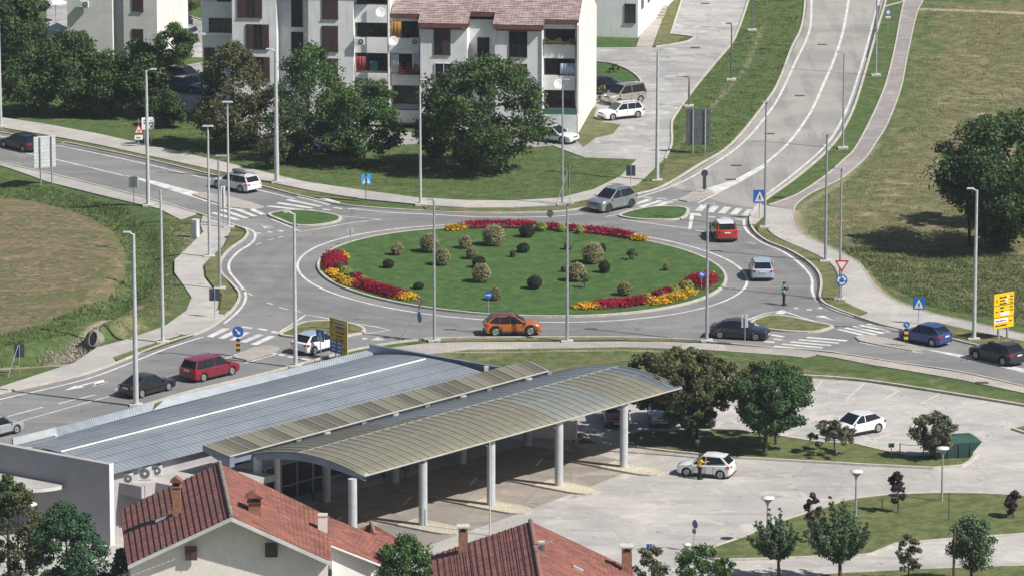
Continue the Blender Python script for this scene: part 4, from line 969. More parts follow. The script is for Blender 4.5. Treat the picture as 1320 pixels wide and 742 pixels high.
def walker(mb, y, s, mi=0, c=(0, 0)):
    disc(mb, .13 * s, y, 10, mi, (c[0] + .02 * s, c[1] + .62 * s))
    for q in ([(-.10, .5), (.14, .5), (.12, .0), (-.10, .0)], [(-.10, .02), (.02, .02), (-.18, -.55), (-.32, -.5)], [(.0, .02), (.12, .02), (.34, -.5), (.22, -.56)], [(.10, .46), (.30, .12), (.22, .08), (.06, .3)], [(-.08, .46), (-.30, .16), (-.22, .10), (-.04, .3)]):
        flat(mb, [(c[0] + a * s, c[1] + b * s) for a, b in q], y, mi)
def post(t, hh, r=.035, mat='galvanised', x=0, y=.05): MB().tube((x, y, 0), (x, y, hh), r, n=8).build('post', mat, t)
def sign_root(name, label, base, rz, cat='road sign', group=None):
    b = P(*base); return thing(name, label, cat, (b.x, b.y, 0), math.radians(rz), group), b
def crossing_sign(base, yc, wpx, label, rz=0, mat='sign_blue', aspect=1.05, fw=None):
    t, b = sign_root('crossing_sign', label, base, rz, group='blue pedestrian crossing signs'); zc = height(b, base[1], yc); s = wpx / scale_at(b) / max(.3, math.cos(math.radians(rz))) / 2
    post(t, zc + s)
    p = MB(); p.box((0, 0, 0), (2 * s, .03, 2 * s * aspect)); po = p.build('panel', mat, t, (0, 0, zc), bevel=.004)
    k = MB(); flat(k, [(-.78 * s, -.80 * s), (.78 * s, -.80 * s), (0, .82 * s)], -.03); k.build('symbol', 'sign_white', po)
    k = MB(); walker(k, -.045, s * .62, 0, (0, -.22 * s)); k.build('figure', 'sign_black', po)
crossing_sign((472, 258), 231.5, 12, 'light blue crossing sign on the far footway at the left', 22, 'sign_cyan')
crossing_sign((979, 282), 253.5, 16.5, 'blue crossing sign at the foot of the cycle path')
crossing_sign((1184, 418), 391, 15, 'blue crossing sign standing behind the bright blue hatchback', 0, 'sign_blue')
crossing_sign((413, 466), 432, 10.5, 'dark blue crossing sign in front of the silver white hatchback', -42, 'sign_blue')
def post_to(t, a, b, r=.02): MB().tube(a, b, r, n=6).build('stay', 'galvanised', t)
# give-way + ring sign on one post
t, b = sign_root('give_way_sign', 'red and white give-way triangle above a round blue ring sign', (1084.5, 389), 0)
z1, z2 = height(b, 389, 343), height(b, 389, 361); post(t, z1 + .4, .045)
k = MB(); flat(k, [(-.55, .45), (0, -.5), (.55, .45)], -.02, 0, .03); p = k.build('triangle_panel', 'sign_red', t, (0, 0, z1))
k = MB(); flat(k, [(-.36, .33), (0, -.28), (.36, .33)], -.035); k.build('symbol', 'sign_white', p)
k = MB(); disc(k, .45, -.02); p = k.build('round_panel', 'sign_blue', t, (0, 0, z2))
k = MB()
for j in range(3):
    a0 = math.radians(90 + 120 * j)
    for i in range(4):
        a, b_ = a0 - math.radians(18 * i), a0 - math.radians(18 * (i + 1)); flat(k, [(.34 * math.cos(a), .34 * math.sin(a)), (.34 * math.cos(b_), .34 * math.sin(b_)), (.20 * math.cos(b_), .20 * math.sin(b_)), (.20 * math.cos(a), .20 * math.sin(a))], -.04)
    e = a0 - math.radians(72); flat(k, [(.40 * math.cos(e), .40 * math.sin(e)), (.27 * math.cos(e - .55), .27 * math.sin(e - .55)), (.14 * math.cos(e), .14 * math.sin(e))], -.04)
k.build('symbol', 'sign_white', p); post_to(t, (-.5, 0, .05), (0, .05, 1.7)); 
def bollard_sign(base, yc, r, label, ang, y0, y1, col='sign_yellow', face=0, back=False):
    t, b = sign_root('bollard_sign', label, base, face); zc = height(b, base[1], yc); za, zb_ = height(b, base[1], y1), height(b, base[1], y0)
    post(t, zc, .03)
    n = 5; q = MB()
    for i in range(n):
        q.box((0, 0, za + (zb_ - za) * (i + .5) / n), (.30, .10, (zb_ - za) / n - .002), i % 2)
    q.build('bollard', [('sign_back' if back else 'sign_black'), ('sign_back' if back else col)], t)
    k = MB(); disc(k, r, -.03); p = k.build('round_panel', 'sign_back' if back else 'sign_blue', t, (0, 0, zc))
    if not back:
        k = MB(); arrow(k, -.05, ang, r * .72); k.build('symbol', 'sign_white', p)
bollard_sign((307, 459), 427, .42, 'large blue keep-right sign over a dark striped bollard at the left', math.radians(-50), 436, 452, 'sign_ochre')
bollard_sign((1168, 447), 418, .24, 'small blue keep sign over a yellow and black bollard', math.radians(-50), 423, 440)
bollard_sign((908, 249), 223.5, .30, 'dark back of a round sign and bollard at the upper right nose', 0, 228, 244, back=True)
def round_sign(base, yc, r, label, mat='sign_blue', ang=None, rz=0, name='round_sign'):
    t, b = sign_root(name, label, base, rz); zc = height(b, base[1], yc); post(t, zc + r * .8, .028)
    k = MB(); disc(k, r, -.03); p = k.build('round_panel', mat, t, (0, 0, zc))
    if ang is not None:
        k = MB(); arrow(k, -.05, ang, r * .75); k.build('symbol', 'sign_white', p)
    return t, p
round_sign((629.5, 405), 380, .31, 'blue arrow sign on the near edge of the flower island', ang=0)
round_sign((904.5, 376), 353.5, .26, 'blue arrow sign among red flowers at the right end of the island', ang=math.radians(150), rz=25)
round_sign((709, 291), 275.5, .29, 'grey back of a round sign on the far edge of the island', 'louvre_grey')
t, p = round_sign((452, 316), 297.5, .27, 'whitish back of a round sign at the left end of the island', 'sign_back_light')
MB().box((0, -.045, 0), (.05, .02, .5)).build('bracket', 'galvanised', p)
# triangle and disc seen edge-on
t, b = sign_root('give_way_sign', 'give-way triangle and round sign turned edge-on at the lower left', (541, 439), -66)
post(t, 3.0, .03); z1, z2 = height(b, 439, 391), height(b, 439, 408)
k = MB(); flat(k, [(-.5, .45), (0, -.45), (.5, .45)], -.02, 0, .03); p = k.build('triangle_panel', 'sign_red', t, (0, 0, z1))
k = MB(); flat(k, [(-.33, .33), (0, -.25), (.33, .33)], -.03); k.build('symbol', 'sign_back_light', p)
k = MB(); disc(k, .42, -.02); p = k.build('round_panel', 'sign_blue', t, (0, 0, z2)); post_to(t, (-.6, -1.4, 0), (0, 0, 2.6), .03)
def txt(parent, s, x, z, size, mat, y=-.035, align='LEFT'):
    cu = bpy.data.curves.new('lettering', 'FONT'); cu.body = s; cu.size = size; cu.align_x = align; cu.extrude = .004; cu.resolution_u = 2
    tmp = bpy.data.objects.new('tmp', cu); COL.objects.link(tmp); dg = bpy.context.evaluated_depsgraph_get(); dg.update()
    me = bpy.data.meshes.new_from_object(tmp.evaluated_get(dg)); bpy.data.objects.remove(tmp)
    me.materials.clear(); me.materials.append(MAT[mat])
    o = bpy.data.objects.new('lettering', me); COL.objects.link(o); o.parent = parent; o.location = (x, y, z); o.rotation_euler = (math.pi / 2, 0, 0)
    return o
# yellow direction board
t, b = sign_root('direction_board', 'bright yellow direction board on two posts at the right edge', (1293, 437), 36)
zt_, zb_ = height(b, 437, 377.5), height(b, 437, 422); hw = 27.5 / scale_at(b) / math.cos(math.radians(36)) / 2; zc = (zt_ + zb_) / 2; hh = (zt_ - zb_) / 2
post(t, zb_ + .1, .09, x=-hw * .45); post(t, zb_ + .1, .09, x=hw * .45)
po = MB().box((0, 0, 0), (2 * hw, .06, 2 * hh)).build('panel', 'sign_yellow', t, (0, 0, zc), bevel=.01)
l = MB(); l.box((0, -.034, hh * .32), (2 * hw, .01, .035)); l.box((0, -.034, -hh * .36), (2 * hw, .01, .035)); l.build('divider', 'sign_black', po)
l = MB(); l.box((.08 * hw, -.036, -hh * .17), (hw * .92, .012, hh * .2)); l.box((-.28 * hw, -.036, -hh * .54), (hw * 1.34, .012, hh * .24)); l.build('white_field', 'sign_white', po)
l = MB(); arrow(l, -.045, math.pi / 2, .16, 0, (-hw * .72, hh * .58)); arrow(l, -.045, math.pi, .16, 0, (-hw * .70, -hh * .02)); arrow(l, -.045, 0, .16, 0, (hw * .66, -hh * .62)); l.build('arrow', 'sign_black', po)
for s_, x, z in (('Zagreb', -.42, .80), ('Koper', -.42, .62), ('Postojna', -.42, .44), ('31', .66, .80), ('48', .66, .62), ('20', .66, .44)): pass
# place names on the board are too small to read; what can be read is set, the rest are word-shaped bars
def wordbars(parent, rows, mat, y=-.045):
    k = MB(); rg = random.Random(3)
    for x0, x1, z, h_ in rows:
        x = x0
        while x < x1 - .02:
            w = rg.uniform(.05, .12); w = min(w, x1 - x); hh_ = h_ * rg.choice((.62, .7, 1.0)); k.box((x + w / 2, y, z + hh_ / 2), (w * .78, .008, hh_)); x += w
    return k.build('lettering', mat, parent)
H_ = hh
wordbars(po, [(-hw * .45, hw * .25, H_ * .74, .11), (hw * .6, hw * .88, H_ * .74, .11), (-hw * .45, hw * .1, H_ * .56, .11), (hw * .6, hw * .88, H_ * .56, .11), (-hw * .45, hw * .3, H_ * .38, .11), (hw * .62, hw * .88, H_ * .38, .11),
              (-hw * .42, 0, H_ * .14, .11), (hw * .58, hw * .88, H_ * .14, .11), (-hw * .42, -.02, H_ * -.04, .12), (hw * .6, hw * .88, H_ * -.04, .11), (-hw * .85, hw * .3, H_ * -.86, .12)], 'sign_black')
txt(po, 'Center', -hw * .30, -hh * .245, .26, 'sign_black')
wordbars(po, [(-hw * .8, hw * .28, -hh * .59, .10)], 'louvre_grey')
l = MB(); disc(l, .10, -.042, 10, 0, (hw * .38, H_ * .80)); l.box((hw * .22, -.04, H_ * .62), (.22, .012, .16)); l.box((hw * .27, -.04, H_ * .44), (.12, .012, .13)); l.build('pictogram', 'sign_white', po)
# ochre board seen obliquely from its shaded face
t, b = sign_root('direction_board', 'ochre direction board with a blue field beside the lower left islet', (437, 463), -52)
zt_, zb_ = height(b, 463, 411), height(b, 463, 455.5); hw = 23 / scale_at(b) / math.cos(math.radians(52)) / 2; hh = (zt_ - zb_) / 2
post(t, zb_ + .1, .08, x=-hw * .4); post(t, zb_ + .1, .08, x=hw * .5)
po = MB().box((0, 0, 0), (2 * hw, .06, 2 * hh)).build('panel', 'sign_ochre', t, (0, 0, (zt_ + zb_) / 2), bevel=.01)
l = MB(); l.box((0, -.034, hh * .42), (2 * hw, .01, .03)); l.box((0, -.034, -hh * .27), (2 * hw, .01, .03))
for q in ((-hw, 0, .05, 2 * hh), (hw, 0, .05, 2 * hh)): l.box((q[0] * .98, -.034, 0), (.04, .012, 2 * hh))
l.build('divider', 'sign_black', po)
l = MB(); l.box((-hw * .28, -.036, -hh * .63), (hw * 1.34, .012, hh * .68)); l.build('blue_field', 'sign_blue', po)
l = MB(); l.box((hw * .22, -.036, hh * .76), (hw * 1.3, .012, hh * .22)); l.build('white_field', 'sign_back_light', po)
l = MB(); arrow(l, -.045, math.pi / 2, .18, 0, (-hw * .75, hh * .68)); arrow(l, -.045, math.pi, .16, 0, (-hw * .7, hh * .02)); arrow(l, -.045, 0, .16, 0, (hw * .68, -hh * .66)); l.build('arrow', 'sign_black', po)
wordbars(po, [(-hw * .4, hw * .8, hh * .70, .13), (-hw * .3, hw * .7, hh * .50, .12), (-hw * .3, hw * .7, hh * .2, .12), (-hw * .3, hw * .5, 0, .12), (-hw * .3, hw * .6, -hh * .2, .12)], 'sign_black')
wordbars(po, [(-hw * .8, -hw * .3, -hh * .42, .13), (-hw * .1, hw * .3, -hh * .42, .13), (-hw * .8, -hw * .35, -hh * .64, .13), (-hw * .1, hw * .3, -hh * .64, .13), (-hw * .8, -hw * .4, -hh * .86, .13), (-hw * .1, hw * .3, -hh * .86, .13)], 'sign_white')
# backs of boards
def back_board(base, x0, x1, y0, y1, label, mat, rz=0, legs=(-.4, .4), slats=0, r=.05, name='sign_back'):
    t, b = sign_root(name, label, base, rz); s = scale_at(b) * max(.3, math.cos(math.radians(rz))); xc = ((x0 + x1) / 2 - base[0]) / s
    zt_, zb_ = height(b, base[1], y0), height(b, base[1], y1); hw = (x1 - x0) / s / 2
    for k in legs: post(t, zt_ - .05, r, x=xc + hw * 2 * k, y=-.07)
    po = MB().box((0, 0, 0), (2 * hw, .04, zt_ - zb_)).build('panel', mat, t, (xc, 0, (zt_ + zb_) / 2), bevel=.008)
    if slats:
        l = MB(); n = slats
        for i in range(n): l.box((0, -.03, -(zt_ - zb_) / 2 + (zt_ - zb_) * (i + .5) / n), (2 * hw * .98, .02, .03))
        l.build('stiffener', mat, po)
    return t
back_board((60, 238), 45, 72, 176, 216, 'large white back of a board on two posts beside the far road', 'sign_back_light', 25, (-.22, .30), 9, .07)
back_board((173, 264), 166.5, 179, 228, 242, 'small pale square sign back beside the far road', 'sign_back_light', 0, (0,), 0, .03)
back_board((901, 198), 884, 915.5, 141, 187, 'large dark louvred sign back on the green slope', 'louvre_grey', 0, (-.22, .28), 14, .07)
back_board((277, 410), 270, 284, 372, 387.5, 'dark blue square sign back on the left footway', 'sign_back', 0, (0,), 0, .03)
t = back_board((25, 482), 19, 32, 442.5, 460, 'dark square sign back by the left footway with a leaning stay', 'sign_back', 0, (0,), 0, .03)
post_to(t, (-.75, -1.0, 0), (-.05, -.05, 2.2), .035)
back_board((813, 240), 807, 819, 213.5, 227, 'dark square sign back where the estate road starts', 'sign_back', 0, (0,), 0, .03)
back_board((960, 446), 955.5, 959, 405.5, 422, 'narrow pale twin-panel sign in front of the old navy sedan', 'sign_back_light', 0, (.8,), 0, .03)
l = back_board((960, 446), 960.5, 964, 404.5, 421.5, 'right half of the narrow pale twin sign before the navy sedan', 'sign_back_light', 0, (), 0, .03)
t = back_board((733.5, 264), 732.5, 735.5, 213, 243, 'narrow grey edge-on sign beside the lamp before the end balconies', 'louvre_grey', 0, (0,), 0, .03)
post_to(t, (-1.2, -1.2, 0), (-.05, 0, 3.0), .03)
back_board((290, 290), 285, 291, 240, 268, 'pale narrow sign back amid the three lamps of the left crossing', 'sign_back_light', 20, (0,), 0, .04)
back_board((836, 742), 833, 840.5, 700, 708, 'small blue plate above the bush beside the red roof', 'sign_blue', 0, (0,), 0, .03)
back_board((1149, 588), 1145, 1152.5, 570.5, 576, 'small green plate by the lot entrance', 'sign_green', 0, (0,), 0, .03)
back_board((899, 578), 896.5, 902, 566, 570, 'tiny white plate on a post in the tree shade', 'sign_white', 0, (0,), 0, .04)
back_board((1077.5, 586), 1075, 1080.5, 579, 582, 'tiny white plate under the left oleander', 'sign_white', 0, (0,), 0, .03)
back_board((1209, 588), 1207, 1211.5, 582.5, 585, 'tiny white plate at the foot of the pink oleander', 'sign_white', 0, (0,), 0, .03)
# warning triangle
t, b = sign_root('warning_sign', 'red-edged warning triangle with a white plate under it', (179, 190), 14)
post(t, 2.6, .03); z1, z2 = height(b, 190, 167), height(b, 190, 177.5)
k = MB(); flat(k, [(-.50, -.42), (.50, -.42), (0, .52)], -.02, 0, .03); p = k.build('triangle_panel', 'sign_red', t, (0, 0, z1))
k = MB(); flat(k, [(-.32, -.30), (.32, -.30), (0, .30)], -.035); q = k.build('symbol', 'sign_white', p)
k = MB(); k.box((-.06, -.045, -.14), (.07, .01, .2)); k.box((.07, -.045, -.12), (.07, .01, .2)); k.build('mark', 'sign_black', q)
p = MB().box((0, 0, 0), (.72, .03, .40)).build('plate', 'sign_white', t, (0, 0, z2)); wordbars(p, [(-.22, .22, -.08, .15)], 'louvre_grey', -.02)
t, b = sign_root('information_board', 'white information board with small dark marks behind the tall lamp', (191, 188), 22)
post(t, 2.2, .04, x=-.3); post(t, 2.2, .04, x=.35)
p = MB().box((0, 0, 0), (1.15, .04, 1.1)).build('panel', 'sign_white', t, (0, 0, height(b, 188, 159.5)))
wordbars(p, [(-.42, -.15, .22, .14), (.2, .45, .22, .12), (-.42, -.22, -.05, .2), (.15, .45, -.02, .16), (.15, .4, -.32, .1)], 'louvre_grey', -.025)
# no-parking sign and speed sign
t, b = sign_root('no_parking_sign', 'slanting round dark sign with a small plate by the park lawn', (893, 709), -55)
MB().tube((0, 0, 0), (.28, 0, height(b, 709, 668)), .03, n=8).build('post', 'galvanised', t)
k = MB(); disc(k, .28, -.04); p = k.build('round_panel', 'sign_red', t, (.26, 0, height(b, 709, 673.5)))
k = MB(); disc(k, .21, -.055); k.build('symbol', 'sign_blue', p)
MB().box((.18, -.04, 0), (.36, .02, .30)).build('plate', 'louvre_grey', t, (0, 0, height(b, 709, 683)))
t, b = sign_root('speed_limit_sign', 'round speed limit sign with a small plate near the top of the uphill road', (1144.5, 42), 0)
post(t, 2.4, .03); k = MB(); disc(k, .30, -.03); p = k.build('round_panel', 'sign_blue', t, (0, 0, height(b, 42, 16.5)))
k = MB(); disc(k, .20, -.045); q = k.build('symbol', 'sign_white', p)
MB().box((0, -.03, 0), (.5, .02, .22)).build('plate', 'sign_white', t, (0, 0, height(b, 42, 22.5)))
# cabinet, posts
b = P(252, 306); t = thing('utility_cabinet', 'tall pale metal cabinet on the footway corner at the left crossing', 'cabinet', (b.x, b.y, 0), math.radians(-25))
MB().box((0, 0, .75), (.52, .5, 1.5)).build('casing', 'sign_back_light', t, bevel=.02); MB().box((0, -.26, .78), (.42, .02, 1.2)).build('door', 'sign_back_light', t, bevel=.005)
MB().box((0, 0, .05), (.62, .58, .12)).build('base', 'concrete_base', t)
tag(MB().tube((0, 0, 0), (0, 0, 4.0), .09, .08, 8).build('timber_post', 'wood_post', loc=P(1229, 760)), 'brown timber post left of the oval young tree', 'post')
tag(MB().tube((0, 0, 0), (0, 0, height(P(1223, 671), 671, 634)), .04, .03, 6).build('tree_stake', 'wood_post', loc=P(1223, 671)), 'bare brown stake in the middle of the park lawn', 'stake')
tag(MB().tube((0, 0, 0), (0, 0, .75), .03, n=6).build('short_post', 'wood_post', loc=P(1137, 657)), 'short thin post left of the purple sapling on the lawn', 'post')
# railing left of container
b = P(1160, 584); t = thing('chain_barrier', 'rusty low chain barrier left of the green container', 'barrier', (b.x, b.y, 0))
for x in (0, 1.6): MB().tube((x, 0, 0), (x, 0, .75), .035, n=6).build('post', 'wood_post', t)
k = MB()
for i in range(8):
    a = i / 8; c_ = (i + 1) / 8; k.tube((a * 1.6, 0, .7 - .5 * a * (1 - a)), (c_ * 1.6, 0, .7 - .5 * c_ * (1 - c_)), .018, n=5)
k.build('chain', 'wood_post', t)
# skip container
mk('container_green', (.018, .072, .05), (.014, .058, .04), s1=1.4, rough=.6); mk('container_dark', (.015, .055, .055), rough=.6)
b = P(1222, 588); t = thing('skip_container', 'green skip container with sloped ends behind the pink oleander', 'container', (b.x + .1, b.y, .11), math.radians(12))
Lb, Lt, w = 2.2, 4.0, .9
sh = MB(); sh.hexa([(-Lb / 2, -w, .0), (Lb / 2, -w, .0), (Lb / 2, w, .0), (-Lb / 2, w, .0)], [(-Lt / 2, -w * 1.05, 1.05), (Lt / 2, -w * 1.05, 1.05), (Lt / 2, w * 1.05, 1.05), (-Lt / 2, w * 1.05, 1.05)]); sh.build('shell', 'container_dark', t, bevel=.02)
sh = MB(); sh.hexa([(-Lt / 2 - .03, -w * 1.07, 1.05), (Lt / 2 + .03, -w * 1.07, 1.05), (Lt / 2 + .03, w * 1.07, 1.05), (-Lt / 2 - .03, w * 1.07, 1.05)], [(-Lt / 2 + .5, -w * .35, 1.38), (Lt / 2 - .5, -w * .35, 1.38), (Lt / 2 - .5, w * .5, 1.38), (-Lt / 2 + .5, w * .5, 1.38)]); sh.build('lid', 'container_green', t, bevel=.02)
sh = MB()
for x in (-1.2, -.4, .4, 1.2): sh.box((x, -w * 1.05, .52), (.07, .08, .95))
sh.build('rib', 'container_green', t)
# manhole covers and drain gratings
mk('cast_iron', (.07, .06, .055), rough=.8)
for i, (x, y, lab) in enumerate(((942, 232, 'grating on the uphill road just above the painted nose'), (949, 214, 'dark cover on the uphill road beside the kerb bend'), (1060, 58, 'upper drain grating in the left lane of the uphill road'), (1031, 124, 'middle drain grating in the left lane of the uphill road'), (992, 173, 'lowest drain grating in the left lane of the uphill road'), (909, 5, 'dark cover at the top of the estate road'), (896, 62, 'cover on the estate road beside its grass tip'), (1266, 494, 'grating on the right-hand footway near the lot'), (1004, 249 + 6, 'cover at the foot of the cycle path'), (297, 307, 'cover on the grass verge below the left crossing'))):
    tag(MB().box((0, 0, 0), (.9, .55, .02)).build('drain_cover', 'cast_iron', loc=P(x, y) + Vector((0, 0, .04 if i not in (7, 8, 9) else .09 + .02 * (i == 9)))), lab, 'drain cover', 'drain covers in the roads')

# ================================================================ PEOPLE
def skin_body(name, joints, edges, mat, parent=None, loc=(0, 0, 0), sub=2, root=0):
    me = bpy.data.meshes.new(name); me.from_pydata([j[0] for j in joints], edges, []); me.update()
    o = bpy.data.objects.new(name, me); COL.objects.link(o); o.location = loc
    if parent is not None: o.parent = parent
    bm = bmesh.new(); bm.from_mesh(me); lay = bm.verts.layers.skin.verify(); bm.verts.ensure_lookup_table()
    for v, j in zip(bm.verts, joints):
        r = j[1]; v[lay].radius = (r, r) if isinstance(r, float) else r; v[lay].use_root = (v.index == root)
    bm.to_mesh(me); bm.free()
    o.modifiers.new('skin', 'SKIN').use_smooth_shade = True
    s = o.modifiers.new('subsurf', 'SUBSURF'); s.levels = sub; s.render_levels = sub
    me.materials.append(MAT[mat]); return o
def person(label, base, face, top, legs, arms, vest=None, cap=False, Hh=1.75):
    b = P(*base); t = thing('person', label, 'person', (b.x, b.y, .03), face)
    k = Hh / 1.75
    J = [((0, 0, .95), .11), ((0, 0, 1.15), .105), ((0, 0, 1.36), .13), ((0, 0, 1.47), .07), ((0, .01, 1.53), .055),
         ((-.09, 0, .88), .10), ((-.10, .01, .48), .062), ((-.11, 0, .08), .045), ((-.11, .13, .03), .04),
         ((.09, 0, .88), .10), ((.10, -.02, .48), .062), ((.12, -.03, .08), .045), ((.12, .10, .03), .04)]
    E_ = [(0, 1), (1, 2), (2, 3), (3, 4), (0, 5), (5, 6), (6, 7), (7, 8), (0, 9), (9, 10), (10, 11), (11, 12)]
    J = [((a[0] * k, a[1] * k, a[2] * k), r) for a, r in J]
    hands = []
    for s, (el, wr_) in zip((-1, 1), arms):
        i = len(J); sh_ = (s * .19 * k, 0, 1.40 * k); J += [(sh_, .062), (el, .045), (wr_, .032)]; E_ += [(2, i), (i, i + 1), (i + 1, i + 2)]; hands.append((Vector(wr_), (Vector(wr_) - Vector(el)).normalized(), s))
    body = skin_body('body', J, E_, 'skin', t)
    Js = [((0, 0, .86 * k), .15), ((0, 0, 1.15 * k), .15), ((0, 0, 1.36 * k), .165), ((0, 0, 1.45 * k), .085)]; Es = [(0, 1), (1, 2), (2, 3)]
    for s, (el, wr_) in zip((-1, 1), arms):
        i = len(Js); m_ = tuple(Vector(el).lerp(Vector((s * .19 * k, 0, 1.40 * k)), .25)); Js += [((s * .19 * k, 0, 1.40 * k), .075), (m_, .060)]; Es += [(2, i), (i, i + 1)]
        if vest: Js += [(el, .055), (tuple(Vector(wr_).lerp(Vector(el), .12)), .044)]; Es += [(i + 1, i + 2), (i + 2, i + 3)]
    skin_body('shirt', Js, Es, top, t)
    Jl = [((0, 0, .98 * k), .138), ((-.09, 0, .88 * k), .112), ((-.10, .01, .48 * k), .078), ((-.11, 0, .07 * k), .066), ((.09, 0, .88 * k), .112), ((.10, -.02, .48 * k), .078), ((.12, -.03, .07 * k), .066)]
    skin_body('trousers', Jl, [(0, 1), (1, 2), (2, 3), (0, 4), (4, 5), (5, 6)], legs, t)
    if vest:
        Jv = [((0, 0, .90 * k), .185), ((0, 0, 1.2 * k), .19), ((0, 0, 1.37 * k), (.20)), ((0, 0, 1.45 * k), .14)]
        v = skin_body('vest', Jv, [(0, 1), (1, 2), (2, 3)], vest, t)
        MB().lathe([(.198, 1.10 * k), (.20, 1.16 * k)], 16).build('reflective_band', 'sign_white', t)
    # head
    hd = MB(); prof = [(.02, -.135), (.055, -.125), (.078, -.07), (.088, 0), (.09, .05), (.075, .10), (.035, .135)]
    hd.lathe(prof, 14, M=Matrix.Diagonal((.88, 1.08, 1, 1)))
    hd.add([(-.014, .085, -.02), (.014, .085, -.02), (0, .118, -.022), (0, .088, .03)], [(0, 1, 2), (1, 3, 2), (3, 0, 2)])
    for s in (-1, 1): hd.box((s * .082, -.005, .0), (.012, .035, .055))
    ho = hd.build('head', 'skin', t, (0, .02, 1.64 * k))
    f = MB()
    for s in (-1, 1): f.box((s * .03, .09, .015), (.022, .01, .012))
    f.box((0, .088, -.06), (.045, .01, .012)); f.build('face_feature', 'hair_dark', ho)
    hr = MB(); hr.lathe([(.094, .0), (.098, .05), (.082, .11), (.03, .148)], 14, M=Matrix.Translation((0, -.014, .01)) @ Matrix.Diagonal((.9, 1.05, 1, 1))); hr.build('hair', 'hair_dark', ho)
    if cap:
        c_ = MB(); c_.lathe([(.10, .07), (.115, .10), (.105, .135), (.02, .15)], 14); c_.box((0, .11, .075), (.13, .07, .012)); c_.build('cap', 'cloth_dark', ho)
    for wpt, d, s in hands:
        side = d.cross(Vector((0, 0, 1))); side = side.normalized() if side.length > .1 else Vector((1, 0, 0)); nn = side.cross(d).normalized()
        Jh = [(wpt - d * .03, .030), (wpt + d * .05, (.040)), (wpt + d * .085, .036)]; Eh = [(0, 1), (1, 2)]
        for i in range(4):
            q = len(Jh); o_ = side * (-.030 + .020 * i); ln = (.062, .072, .068, .052)[i]
            Jh += [(wpt + d * .10 + o_, .010), (wpt + d * (.10 + ln * .5) + o_ * 1.1 - nn * .006, .009), (wpt + d * (.10 + ln) + o_ * 1.1 - nn * .022, .008)]; Eh += [(2, q), (q, q + 1), (q + 1, q + 2)]
        q = len(Jh); Jh += [(wpt + d * .05 - side * .045, .011), (wpt + d * .09 - side * .065, .009)]; Eh += [(1, q), (q, q + 1)]
        skin_body('hand', Jh, Eh, 'skin', t, sub=1)
    for s, x, y in ((-1, -.11, .05), (1, .12, .02)):
        MB().box((x * k, y, .045), (.13, .31, .10)).build('shoe', 'cloth_black', t, bevel=.02)
    return t
person('officer in a green vest and dark trousers standing in the road, arms raised forward', (1010.5, 393.5), math.radians(-70), 'cloth_dark', 'cloth_dark',
       [((-.24, .16, 1.22), (-.10, .38, 1.36)), ((.24, .16, 1.22), (.10, .40, 1.38))], vest='cloth_green', cap=True, Hh=1.78)
person('person in a yellow T-shirt and dark trousers beside the small white hatchback', (902, 617.2), math.radians(180 + 120), 'cloth_yellow', 'cloth_black',
       [((-.26, .0, 1.14), (-.28, .12, .93)), ((.26, .14, 1.16), (.30, .40, 1.20))], Hh=1.62)
# ================================================================ BUILDINGS
mk('render_white', (.76, .77, .76), (.66, .675, .67), s1=.5, rough=.9, fine=.05, fs=5, bump=.1, bs=8)
m = MAT['render_white']; nt = m.node_tree; c = base_link(m)
c = mixc(nt, ramp(nt, noise(nt, 1.0, 5, scaled_vec(nt, (2.2, 2.2, .18))), .56, .72, 0, .45), c, (.40, .41, .40)); set_col(m, c)
mk('render_bright', (.71, .70, .67), (.62, .61, .58), s1=.5, rough=.9, fine=.04, fs=5)
mk('render_grey', (.40, .40, .41), (.33, .335, .35), s1=.6, rough=.9, fine=.05, fs=5)
mk('render_cream', (.76, .71, .65), (.68, .64, .58), s1=.5, rough=.9, fine=.05, fs=5)
mk('shutter_brown', (.085, .045, .040), (.065, .035, .032), s1=3, rough=.7); mk('window_dark', (.020, .022, .028), rough=.15, spec=.8); mk('window_frame', (.045, .025, .022), rough=.6)
mk('frame_white', (.68, .68, .66), rough=.5); mk('fascia_red', (.19, .065, .055), (.13, .05, .045), s1=2, rough=.8); mk('curtain_white', (.62, .62, .62), rough=.9); mk('ochre_blind', (.42, .21, .05), rough=.9)
mk('balcony_green', (.05, .16, .12), rough=.8); mk('dish_white', (.74, .75, .75), rough=.5); mk('cloth_red', (.35, .06, .07), rough=.9); mk('cloth_teal', (.05, .25, .22), rough=.9); mk('petal_red', (.45, .10, .05), (.30, .05, .03), s1=5, rough=.9)
mk('interior_dark', (.075, .072, .075), rough=.9)
def tiles(name, a, b, gap, su, sv, rot=0.0, mort=.05):
    m = mk(name, a, b, s1=.7, rough=.85, fine=.12, fs=6); nt = m.node_tree; c = base_link(m)
    n_ = noise(nt, 1.0, 4, scaled_vec(nt, (1.2, 4.0, 1.2), rot))
    c = mixc(nt, ramp(nt, n_, .51, .60, 0, .6), c, tuple(v * .5 for v in a)); c = mixc(nt, ramp(nt, noise(nt, .5, 4, None, .5, .6), .52, .60, 0, .5), c, tuple(v * .7 for v in a)); c = mixc(nt, ramp(nt, n_, .40, .48, .6, 0), c, tuple(min(1, v * 1.55) for v in a))
    set_col(m, c); return m
tiles('roof_tile_red', (.235, .088, .064), (.165, .066, .052), None, 1, 1); tiles('roof_tile_pink', (.33, .25, .24), (.27, .21, .205), None, 1, 1); tiles('roof_tile_red_shaded', (.190, .074, .060), (.135, .056, .048), None, 1, 1)  # last one: darker copy of the red, shade put into the left slopes
mk('ridge_stone', (.28, .12, .09), (.16, .10, .085), s1=3, rough=.9); mk('ridge_lichen', (.26, .22, .20), (.13, .09, .08), s1=4, rough=.95)
mk('brick', (.34, .17, .10), (.25, .12, .08), s1=5, rough=.9, fine=.2, fs=12)
